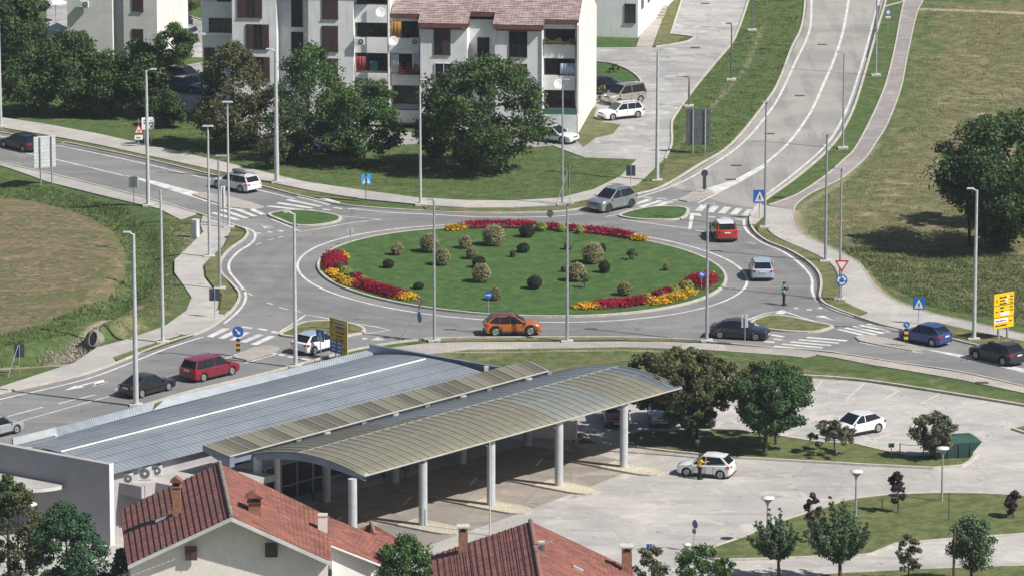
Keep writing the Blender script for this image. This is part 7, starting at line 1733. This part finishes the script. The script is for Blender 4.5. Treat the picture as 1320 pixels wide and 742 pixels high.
def tree(name, label, base, x0, x1, ytop, ybot, mat='leaf_mid', shape='round', nclump=60, nleaf=9000, leaf=.26, trunk_r=.16, clump=.30, group=None, cat='tree', trunk=True, bark='bark', seed=None, depth=1.0, fill=.55, limbs=8):
    rng = np.random.default_rng(seed if seed is not None else abs(hash(label)) % 1000 if False else sum(map(ord, label)))
    b = P(*base); s = scale_at(b); cp = math.cos(PITCH)
    zt_ = (base[1] - ytop) / (s * cp) ; zb_ = max(.15, (base[1] - ybot) / (s * cp)); hw = (x1 - x0) / 2 / s; cx = ((x0 + x1) / 2 - base[0]) / s
    hd = hw * depth
    # the crown's depth shifts its silhouette a little; pull its top and foot in by that much
    hw *= 1.06; hd = hw * depth; zt_ += .02 * hw
    t = thing(name, label, cat, (b.x, b.y, 0), 0, group); H_ = zt_ - zb_
    # clumps
    tt = rng.beta(1.25, 1.15, nclump); ph = rng.uniform(0, 2 * np.pi, nclump); rad = rng.uniform(.25, 1, nclump) ** .42
    w_ = PROF[shape](tt); cr = clump * min(hw, H_ / 2) * rng.uniform(.6, 1.35, nclump)
    rr_ = np.maximum(0, hw * w_ * rad * rng.uniform(.86, 1.10, nclump) - cr * .55)
    CC = np.stack([cx + rr_ * np.cos(ph), rr_ * np.sin(ph) * depth, zb_ + cr * .25 + tt * (H_ - cr * .75)], 1)
    if shape == 'vase':            # leaves sit along upright shoots, so the outline is spiky
        ns = max(16, nclump // 3); st_, cs_ = [], []; shoots = []
        for i in range(ns):
            a_ = 2 * np.pi * i / ns * 2.39996 * ns / 6.28318; q_ = np.sqrt((i + .5) / ns); end = np.array([cx + hw * q_ * np.cos(a_), hd * q_ * np.sin(a_), zb_ + H_ * (1.0 - .50 * q_ ** 1.6) * rng.uniform(.86, 1.04)])
            st0 = np.array([cx * .7, 0, zb_ + H_ * .05 * rng.uniform(0, 2)]); md = st0 * .45 + end * .55; md[:2] = st0[:2] + (end[:2] - st0[:2]) * .78; md[2] = st0[2] + (end[2] - st0[2]) * .42
            for j in range(9):
                f = .22 + .78 * j / 8; p_ = (1 - f) ** 2 * st0 + 2 * f * (1 - f) * md + f * f * end; st_.append(p_ + rng.normal(0, .04, 3)); cs_.append(.34 - .26 * f ** 1.5)
        CC = np.array(st_); cr = np.array(cs_) * rng.uniform(.8, 1.25, len(cs_)) * hw / 1.75; rr_ = np.hypot(CC[:, 0], CC[:, 1]); nclump = len(CC); pk = cr ** 1.3; pk /= pk.sum(); k = rng.choice(nclump, nleaf, p=pk)
    else: k = rng.integers(0, nclump, nleaf)
    u = rng.normal(size=(nleaf, 3)); u /= np.linalg.norm(u, axis=1)[:, None]
    R_ = cr[k] * rng.uniform(.15, 1, nleaf) ** fill * rng.choice([1, 1, 1, 1.22], nleaf)
    LP = CC[k] + u * R_[:, None] * np.array([1, 1, .78]); N = u * .8 + np.array([0, 0, .45])
    ok = LP[:, 2] > .05; LP, N = LP[ok], N[ok]
    leaves_mesh('crown', LP, leaf, N, mat, t, rng=rng)
    if trunk:
        tr = MB(); zc = zb_ + H_ * .35; lean = cx * .35
        tr.tube((0, 0, -.1), (lean * .3, 0, zb_ * .6 + .3), trunk_r * 1.15, trunk_r * .95, 9); tr.tube((lean * .3, 0, zb_ * .6 + .3), (lean, 0, zc), trunk_r * .95, trunk_r * .6, 9)
        tr.tube((lean, 0, zc), (cx * .8, 0, zb_ + H_ * .8), trunk_r * .6, trunk_r * .2, 7)
        order = np.argsort(-rr_)[:limbs]
        for i in order:
            a = Vector((lean * .8, 0, zb_ + min(H_ * .45, max(.1, (CC[i, 2] - zb_) * .5)))); c = Vector(CC[i]); m_ = a.lerp(c, .5) + Vector((0, 0, .12 * H_ * rng.uniform(0, 1)))
            tr.tube(a, m_, trunk_r * .42, trunk_r * .28, 6); tr.tube(m_, c, trunk_r * .28, trunk_r * .10, 6)
        tr.build('trunk', bark, t)
    return t
# upper left group, against the houses
G1 = 'dense trees along the far road'
tree('dark_tree', 'very dark tree filling the upper left corner', (22, 112), -22, 64, -30, 100, 'leaf_dark', 'round', 90, 15000, .30, .25, group=G1, clump=.26)
tree('broadleaf_tree', 'dark tree below the corner tree, leftmost of the row', (33, 148), 0, 78, 70, 144, 'leaf_dark', 'round', 60, 9000, .27, .2, group=G1)
tree('broadleaf_tree', 'tallest tree of the left row in front of the bright house', (98, 148), 48, 142, 42, 146, 'leaf_dark', 'round', 90, 15000, .28, .25, group=G1, clump=.27)
tree('broadleaf_tree', 'middle tree of the left row beneath the stair strip', (138, 150), 108, 176, 66, 146, 'leaf_mid', 'round', 60, 9000, .27, .2, group=G1)
tree('broadleaf_tree', 'right-hand tree of the left row next to the tall lamp', (185, 152), 146, 217, 54, 148, 'leaf_dark', 'round', 70, 11000, .27, .22, group=G1)
tree('small_tree', 'small dark tree in shade left of the brownish tree', (216, 164), 196, 244, 116, 162, 'leaf_dark', 'round', 30, 4500, .24, .12, group=G1)
tree('rounded_bush', 'rounded bright bush against the road at upper left', (228, 84), 199, 256, 31, 84, 'leaf_mid', 'round', 50, 6500, .26, .15, clump=.30, cat='bush')
tree('brownish_tree', 'brownish tree in front of the shaded end of the taller flats', (300, 193), 249, 354, 57, 188, 'leaf_brownish', 'oval', 110, 17000, .28, .26, group=G1, clump=.24)
tree('loose_tree', 'loose light tree rising before the shuttered windows', (396, 193), 346, 456, 60, 192, 'leaf_mid', 'oval', 80, 10500, .27, .2, group=G1, clump=.22, limbs=12)
tree('loose_tree', 'spreading tree in front of the two satellite dishes', (458, 212), 408, 522, 106, 200, 'leaf_mid', 'round', 90, 14500, .27, .22, group=G1, clump=.24)
tree('small_tree', 'low dark tree right of the thick far lamp', (392, 208), 334, 440, 128, 206, 'leaf_dark', 'round', 50, 6500, .25, .15, group=G1)
tree('bush', 'reddish green bush just left of the thick far lamp', (349, 218), 334, 372, 172, 216, 'leaf_brownish', 'round', 26, 2600, .22, .1, cat='bush')
tree('bush', 'small twiggy bush beyond the left crossing sign', (466, 218), 456, 476, 196, 218, 'leaf_brownish', 'round', 12, 700, .2, .05, cat='bush')
tree('large_round_tree', 'large round dense tree in the middle of the far lawn', (612, 221), 543, 706, 77, 212, 'leaf_dark', 'round', 150, 27000, .29, .32, clump=.22, limbs=14)
tree('small_tree', 'dark lower crown left of the large round tree', (563, 210), 530, 600, 128, 204, 'leaf_dark', 'round', 40, 5500, .27, .18)
tree('bush', 'white flowering bush beside the parked dark off-road car', (776, 129), 767, 786, 111, 130, 'leaf_variegated_dark', 'round', 14, 900, .16, .05, trunk=False, cat='bush')
tree('bush', 'tiny reddish shrub on the green patch near the parked cars', (792, 94), 785, 801, 83, 95, 'leaf_brownish', 'round', 10, 500, .16, .04, trunk=False, cat='bush')
for x0, x1, y0, y1, lab in ((206, 262, -25, 22, 'scrubby hedge above the estate road at the top left'), (740, 760, -20, 5, 'x')):
    if lab != 'x': tree('hedge', lab, ((x0 + x1) / 2, y1), x0, x1, y0, y1, 'leaf_brownish', 'round', 30, 3500, .26, .1, trunk=False, cat='hedge')
# right
tree('field_tree', 'big dark tree standing in the dry field at the right edge', (1296, 322), 1196, 1384, 152, 316, 'leaf_dark', 'spread', 110, 26000, .30, .35, clump=.25, limbs=16)
tree('field_tree', 'lower left limb mass of the big field tree near the lamp', (1250, 318), 1204, 1262, 190, 262, 'leaf_dark', 'round', 34, 4500, .28, .12, clump=.30)
tree('field_tree', 'second, higher crown behind the big field tree at the right edge', (1308, 292), 1262, 1360, 146, 262, 'leaf_mid', 'round', 80, 12000, .30, .3, clump=.22)
# parking
tree('spreading_tree', 'wide brownish-green tree over the silver parked car', (889, 566), 798, 956, 451, 522, 'leaf_brownish', 'umbrella', 130, 22000, .24, .15, clump=.25, limbs=14, fill=.5)
tree('spreading_tree', 'lower dark green crown below the wide brownish tree', (899, 572), 850, 926, 496, 548, 'leaf_dark', 'round', 60, 10000, .22, .12, clump=.28)
tree('round_tree', 'dense dark green round tree right of the wide brownish one', (986, 584), 941, 1044, 472, 556, 'leaf_bluegreen', 'round', 100, 20000, .22, .15, clump=.27)
tree('spreading_tree', 'flat brownish-green crown resting over the dense round tree', (1000, 574), 936, 1050, 466, 512, 'leaf_brownish', 'umbrella', 60, 9500, .22, .10, clump=.28)
tree('oleander', 'small spreading oleander left on the parking strip', (1076, 588), 1040, 1106, 543, 571, 'leaf_oleander', 'umbrella', 34, 2600, .2, .06, clump=.3)
tree('oleander', 'pink flowering oleander in front of the green container', (1206, 592), 1172, 1234, 531, 579, 'leaf_oleander', 'round', 46, 5200, .2, .07, clump=.28)
tree('park_tree', 'leafy young tree at the bottom, left of the fuller one', (1004, 748), 964, 1032, 654, 724, 'leaf_maple', 'vase', 60, 7000, .20, .1, clump=.22, limbs=12, seed=4)
tree('park_tree', 'fuller leafy young tree at the bottom with a dark trunk', (1083, 752), 1034, 1122, 640, 726, 'leaf_maple', 'vase', 90, 11500, .20, .12, clump=.22, limbs=14, seed=5)
tree('park_tree', 'oval dense young tree behind the brown timber post', (1252, 755), 1221, 1282, 664, 731, 'leaf_maple', 'oval', 70, 9500, .18, .1, clump=.28, seed=6)
tree('sapling', 'sparse pale sapling at the bottom edge between two trees', (1171, 752), 1154, 1188, 686, 740, 'leaf_olive', 'oval', 26, 1300, .2, .05, clump=.26)
tree('purple_sapling', 'purple-leaved sapling in the middle of the park lawn', (1158, 662), 1142, 1168, 608, 650, 'leaf_purple', 'oval', 26, 1700, .2, .05, clump=.3)
tree('purple_sapling', 'purple-leaved sapling on the lawn at the right edge', (1306, 668), 1295, 1319, 632, 664, 'leaf_purple', 'round', 24, 1800, .2, .05, clump=.3)
tree('purple_sapling', 'narrow purple sapling behind the leafy young trees', (1046, 700), 1035, 1058, 634, 690, 'leaf_purple', 'oval', 24, 1500, .2, .05, clump=.3)
tree('light_bush', 'thin light bush at the bottom beside the red roof', (840, 775), 815, 862, 704, 765, 'leaf_olive', 'round', 34, 2600, .2, .06, clump=.25)
tree('light_bush', 'wide light bush at the bottom below the slanting sign', (905, 780), 866, 945, 702, 765, 'leaf_mid', 'round', 50, 5500, .2, .08, clump=.25)
tree('garden_tree', 'dark garden tree between the two red roofs', (523, 790), 483, 562, 690, 775, 'leaf_mid', 'round', 70, 9000, .2, .1, clump=.24)
tree('garden_tree', 'garden tree in front of the gable house wall', (392, 800), 350, 438, 700, 790, 'leaf_mid', 'round', 70, 9000, .2, .1, clump=.24)
tree('conifer', 'bushy conifer in the bottom left corner before the grey wall', (90, 800), 32, 140, 646, 795, 'leaf_conifer', 'oval', 130, 21000, .2, .18, clump=.20)
tree('conifer', 'small conifer tip beside the gable house at lower left', (158, 800), 138, 176, 706, 790, 'leaf_conifer', 'oval', 40, 4500, .18, .1, clump=.24)
tree('brown_bush', 'brownish bush at the lower left edge under the curved roof', (22, 765), -12, 68, 622, 755, 'leaf_brownish', 'oval', 70, 9000, .2, .12, clump=.22)
tree('garden_tree', 'light tree top at the left edge above the brownish bush', (12, 758), -12, 36, 612, 660, 'leaf_mid', 'round', 34, 3800, .2, .1, clump=.26)

# clipped shrubs on the island
def shrub(x, y, r, mat, label, flat_=1.0, leafs=1500, size=.10, name='clipped_shrub', grp='clipped shrubs on the flower island'):
    foot = y + r * .93 * flat_; b = P(x, foot, .15); s = scale_at(b); R_ = r / s; t = thing(name, label, 'shrub', (b.x, b.y, .15), 0, grp)
    rng = np.random.default_rng(int(x * 7 + y)); n = int(leafs * (R_ / .6) ** 2) + 150; u = rng.normal(size=(n, 3)); u /= np.linalg.norm(u, axis=1)[:, None]
    wob = 1 + .07 * np.sin(u[:, 0] * 7 + x) * np.cos(u[:, 1] * 6) + .04 * np.sin(u[:, 2] * 9)
    LP = u * (R_ * rng.uniform(.86, 1.04, n) * wob)[:, None] * np.array([1, 1, flat_]) + np.array([0, 0, R_ * flat_ * .92]); ok = LP[:, 2] > 0
    leaves_mesh('foliage', LP[ok], size, u[ok], mat, t, rng=rng, spread=.9)
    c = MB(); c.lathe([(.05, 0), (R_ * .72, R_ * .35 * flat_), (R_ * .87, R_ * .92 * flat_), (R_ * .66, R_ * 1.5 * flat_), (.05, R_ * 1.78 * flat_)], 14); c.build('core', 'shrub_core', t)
VA, VD, BX = 'leaf_variegated', 'leaf_variegated_dark', 'leaf_box'
for x, y, r, m_, f_, lab in [
    (512, 321, 8, VA, 1, 'small cream and green ball shrub, leftmost of its kind'), (554, 313, 12.5, VA, 1, 'cream ball shrub left of the tall lamp line, upper one'), (570, 331, 11, VA, 1, 'cream ball shrub touching the lamp line, lower one'),
    (600, 312, 8.5, VA, 1, 'small cream ball shrub below the top yellow flowers'), (636.5, 303, 14, VA, 1, 'largest cream ball shrub, against the top red flower band'), (608, 326.5, 7.5, VD, 1, 'small dull ball shrub left of the stacked pair'),
    (620.5, 351.5, 12.5, VA, 1, 'cream ball shrub, front one of the stacked pair'), (638, 378.5, 8.5, VD, 1, 'dull ball shrub behind the near blue arrow sign'), (500.7, 339.6, 7.5, BX, .75, 'low dark dome shrub at the left of the island'),
    (539.5, 368, 7, BX, .62, 'lowest flat dark dome shrub, above the left red band end'), (617.6, 337.5, 8.5, BX, .9, 'dark dome shrub, rear one of the stacked pair'), (679.4, 297.5, 10, BX, .85, 'dark dome shrub in front of the top red flower band'),
    (674.5, 319.5, 8, BX, .75, 'dark dome shrub in the upper middle of the lawn'), (689, 363.5, 9.7, BX, .9, 'dark dome shrub in the lower middle of the lawn'), (779, 343.5, 7.5, BX, 1.1, 'upright dark shrub right of the two big cream balls'),
    (776, 320, 5.5, BX, 1.1, 'dark shrub half hidden behind the upper big cream ball'), (859, 344, 4.6, VD, 1, 'tiny ball shrub alone at the right of the lawn'), (764.3, 326, 14, VA, 1, 'big cream ball shrub right of centre, upper one'),
    (743.7, 350.5, 12.3, VA, 1, 'big cream ball shrub beside the central lamp, lower one'), (805.5, 372, 9.6, VD, .9, 'dull grey-green ball shrub above the right red band'), (732.8, 316.5, 6, VD, .9, 'small dull shrub behind the central lamp pole'),
    (661, 327, 3.8, 'leaf_brownish', 1.2, 'tiny brown twiggy shrub in the upper middle'), (727, 346.5, 4, 'leaf_brownish', 1, 'tiny twiggy shrub left of the lower big cream ball')]:
    shrub(x, y, r, m_, lab, f_)
tree('topiary_tree', 'tiny flat-topped tree right of the upper big cream ball', (816, 337), 807, 825, 320, 331, 'leaf_brownish', 'umbrella', 14, 600, .12, .05, clump=.4, cat='shrub')
tree('topiary_tree', 'tiny loose tree below the lower big cream ball', (754, 373), 746, 762, 354, 366, 'leaf_olive', 'umbrella', 12, 450, .12, .04, clump=.4, cat='shrub')
YG = 'leaf_yellowgreen'
for x, y, r, m_, lab in [(697.6, 292, 7.5, YG, 'yellow-green shrub, leftmost in the top flower band'), (723.6, 294, 6, YG, 'yellow-green shrub in the middle of the top flower band'), (748, 296.7, 5.5, YG, 'yellow-green shrub, rightmost in the top flower band'),
                         (885.6, 368, 8.7, YG, 'yellow-green shrub highest in the right flower bed'), (868.6, 372.5, 8.2, YG, 'yellow-green shrub second highest in the right flower bed'), (851.6, 378.5, 6.2, 'leaf_olive', 'olive shrub in the middle of the right flower bed'), (832.7, 382, 7.5, YG, 'yellow-green shrub lowest in the right flower bed'),
                         (437.6, 343, 7, 'leaf_olive', 'olive shrub highest in the left flower bed'), (446, 350, 8.5, YG, 'yellow-green shrub in the middle of the left flower bed'), (455, 355, 6, 'leaf_olive', 'olive shrub between flowers of the left bed'), (468, 360, 6.5, YG, 'yellow-green shrub where the left red band begins')]:
    shrub(x, y, r, m_, lab, .8, grp='low bushes in the flower beds')
def flowers(segs, label):
    p0 = P(*segs[0][0][0], .15); t = thing('flower_bed', label, 'flower bed', (p0.x, p0.y, .15), 0, 'flower beds round the island')
    for pts, mat, w_, hh in segs:
        rng = np.random.default_rng(int(pts[0][0])); ln = smooth([P(a, b, .15) for a, b in pts], 6) if len(pts) > 2 else [P(a, b, .15) for a, b in pts]
        tot = sum((ln[i + 1] - ln[i]).length for i in range(len(ln) - 1)); n = int(tot * w_ * 300) + 500; L_ = np.array([tuple(p) for p in ln]); k = rng.uniform(0, len(ln) - 1.001, n); i = k.astype(int); f = (k - i)[:, None]
        C_ = L_[i] * (1 - f) + L_[i + 1] * f; ang = rng.uniform(0, 2 * np.pi, n); rr_ = w_ / 2 * np.sqrt(rng.uniform(0, 1, n)); C_[:, 0] += rr_ * np.cos(ang); C_[:, 1] += rr_ * np.sin(ang)
        dome = np.sqrt(np.clip(1 - (rr_ / (w_ / 2)) ** 3, 0, 1)); bumps = .8 + .2 * np.sin(C_[:, 0] * 9) * np.cos(C_[:, 1] * 8)
        C_[:, 2] = (hh * dome * bumps * rng.uniform(.55, 1.08, n)); C_[:, 0] -= p0.x; C_[:, 1] -= p0.y
        nm = 'red_flowers' if mat == 'flower_red' else 'yellow_flowers'; leaves_mesh(nm, C_, .16, np.tile(np.array([[0, -.2, 1.0]]), (n, 1)), mat, t, rng=rng, spread=.8)
R_, Y_ = 'flower_red', 'flower_yellow'
flowers([([(578, 297), (597, 295)], Y_, 1.2, .5), ([(601, 293.5), (630, 292), (665, 292.5), (690, 294)], R_, 1.5, .65), ([(706, 295), (718, 296)], R_, 1.3, .6), ([(732, 296.5), (742, 297)], R_, 1.2, .55), ([(755, 298.5), (785, 302), (814, 307)], R_, 1.5, .6), ([(820, 309), (828, 310)], Y_, 1.2, .5)], 'long flower bed with red and yellow flowers along the far island edge')
flowers([([(431, 331), (432, 340), (430, 348)], R_, 2.0, .7), ([(441, 331), (443, 333)], Y_, 1.0, .5), ([(429, 352), (438, 358)], Y_, 1.3, .45), ([(442, 362), (456, 368)], Y_, 1.5, .45), ([(458, 358), (462, 361)], R_, 1.2, .55), ([(464, 367), (490, 375), (516, 383)], R_, 1.9, .65), ([(519, 384), (530, 385)], Y_, 1.5, .55)], 'flower bed with red and yellow flowers at the left island edge')
flowers([([(748, 396.5), (768, 397)], Y_, 1.6, .5), ([(770, 395.5), (800, 393.5), (832, 389.5)], R_, 1.9, .65), ([(837, 391), (853, 389), (870, 385), (888, 378)], Y_, 1.7, .5), ([(845, 384), (866, 378)], R_, 1.2, .7), ([(893, 371), (902, 365), (909, 361)], R_, 2.6, .8), ([(912, 361), (917, 359)], Y_, 1.1, .6)], 'flower bed with red and yellow flowers at the lower right island edge')
# lavender near the round tree, and rough grass
leaf_mat('lavender', [(.10, .07, .26), (.14, .10, .34), (.07, .09, .05)])

def grass_patch(name, label, fn, n, hgt, mat, seed):
    rng = np.random.default_rng(seed); Q_ = fn(rng, n); n = len(Q_); h_ = hgt * rng.uniform(.5, 1.3, n); a = rng.uniform(0, 2 * np.pi, n); w_ = .045 + .03 * rng.uniform(0, 1, n)
    dx, dy = np.cos(a), np.sin(a); lean = rng.normal(0, .35, (n, 2)) * h_[:, None]
    v0 = np.stack([Q_[:, 0] - dx * w_, Q_[:, 1] - dy * w_, Q_[:, 2]], 1); v1 = np.stack([Q_[:, 0] + dx * w_, Q_[:, 1] + dy * w_, Q_[:, 2]], 1); v2 = np.stack([Q_[:, 0] + lean[:, 0], Q_[:, 1] + lean[:, 1], Q_[:, 2] + h_], 1)
    V = np.stack([v0, v1, v2], 1).reshape(-1, 3); me = bpy.data.meshes.new(name); me.vertices.add(3 * n); me.vertices.foreach_set('co', V.ravel()); me.loops.add(3 * n); me.loops.foreach_set('vertex_index', np.arange(3 * n, dtype=np.int32)); me.polygons.add(n); me.polygons.foreach_set('loop_start', np.arange(0, 3 * n, 3, dtype=np.int32)); me.update(calc_edges=True); me.materials.append(MAT[mat])
    o = bpy.data.objects.new(name, me); COL.objects.link(o); tag(o, label, 'grass', kind='stuff')
def scatter_poly(pxs, ok=None, clumps=True):
    poly = [P(*p) for p in pxs]
    def fn(rng, n):
        x0, x1 = min(p.x for p in poly), max(p.x for p in poly); y0, y1 = min(p.y for p in poly), max(p.y for p in poly)
        if clumps:
            m_ = max(40, n // 9); c_ = np.stack([rng.uniform(x0, x1, m_), rng.uniform(y0, y1, m_)], 1); Q_ = c_[rng.integers(0, m_, n)] + rng.normal(0, .30, (n, 2))
        else: Q_ = np.stack([rng.uniform(x0, x1, n), rng.uniform(y0, y1, n)], 1)
        Q_ = Q_[inside(Q_, poly)]; z = ground_z(Q_); return np.column_stack([Q_, z - .02])
    return fn
DP = [(0, 232), (60, 240), (110, 252), (160, 266), (200, 292), (215, 320), (205, 350), (195, 378), (155, 396), (120, 408), (85, 430), (20, 445), (0, 448), (0, 432), (75, 410), (112, 390), (138, 379), (160, 354), (164, 326), (148, 298), (110, 277), (60, 263), (0, 254)]
grass_patch('tall_grass', 'tall rough green grass growing along the curved ditch', scatter_poly(DP), 36000, .18, 'grass_blade', 11)
grass_patch('rough_grass', 'rough half-dry grass of the right-hand field', scatter_poly([(1195, 5), (1320, 20), (1340, 425), (1200, 395), (1135, 365), (1040, 300), (1060, 255), (1120, 215), (1165, 150)]), 60000, .12, 'grass_blade_dry', 12)
grass_patch('rough_grass', 'rough greener grass at the foot of the right-hand field', scatter_poly([(1080, 318), (1320, 330), (1340, 425), (1200, 395), (1135, 365)]), 30000, .15, 'grass_blade', 13)
grass_patch('rough_grass', 'rough grass on the slope between estate road and uphill road', scatter_poly([(968, 0), (1034, 0), (1020, 60), (1000, 105), (985, 130), (940, 186), (900, 210), (860, 205), (872, 150), (900, 112), (950, 50)]), 30000, .13, 'grass_blade', 14)
grass_patch('rough_grass', 'long grass on the far lawn under the trees', scatter_poly([(0, 140), (120, 158), (330, 205), (470, 238), (660, 252), (760, 240), (815, 208), (750, 206), (700, 195), (480, 192), (250, 165), (0, 120)]), 40000, .09, 'grass_blade', 15)
grass_patch('rough_grass', 'short uneven grass on the bank by the left footway', scatter_poly([(215, 278), (255, 285), (250, 310), (225, 335), (235, 378), (205, 420), (120, 448), (60, 470), (0, 480), (0, 462), (90, 445), (170, 400), (200, 350), (215, 310)]), 20000, .12, 'grass_blade_dry', 16)
b = P(975, 481)

# flower boxes and pots on the balconies
for x0, x1, y0, y1, rec, m_, lab in ((700, 744, 49, 57, .45, 'leaf_brownish', 'trailing flower box on the top end balcony'), (514, 541, 80, 96, .75, 'balcony_blooms', 'mass of orange-red flowers on the curtained balcony'), (459, 500, 100, 108, .5, 'leaf_mid', 'trailing greenery on the lower balcony of the taller block')):
    if m_ == 'balcony_blooms': leaf_mat(m_, [(.30, .07, .03), (.22, .05, .02), (.08, .08, .03), (.34, .10, .06)])
    a = at_front(x0, y0, rec); b = at_front(x1, y1, rec); n = 700; rg = np.random.default_rng(int(x0)); t = thing('flower_box', lab, 'flower box', (a.x, a.y, b.z)); f = rg.uniform(0, 1, n)
    Q_ = np.stack([f * (b.x - a.x), f * (b.y - a.y) + rg.normal(0, .12, n) - .05, rg.uniform(0, 1, n) ** 1.3 * (a.z - b.z) * (.7 + .3 * np.sin(f * 17))], 1)
    leaves_mesh('foliage', Q_, .13, None, m_, t, rng=rg); d = b - a; d.z = 0
    MB().box((d.x / 2, d.y / 2, .02), (d.length, .2, .16), rz=math.atan2(d.y, d.x)).build('planter', 'fascia_red', t)
# the thin summer air between the hill and the town
hz_m = bpy.data.materials.new('haze'); hz_m.use_nodes = True; nt = hz_m.node_tree; nt.nodes.clear(); ov = nt.nodes.new('ShaderNodeOutputMaterial'); pv = nt.nodes.new('ShaderNodeVolumePrincipled')
pv.inputs['Color'].default_value = (.80, .87, 1.0, 1); pv.inputs['Density'].default_value = .00008; pv.inputs['Anisotropy'].default_value = .1; nt.links.new(pv.outputs[0], ov.inputs['Volume']); MAT['haze'] = hz_m
hb = MB(); hb.box((0, 1000, 45.5), (5200, 5200, 98)); tag(hb.build('haze', 'haze'), 'thin pale summer haze over the town', 'haze', kind='stuff')
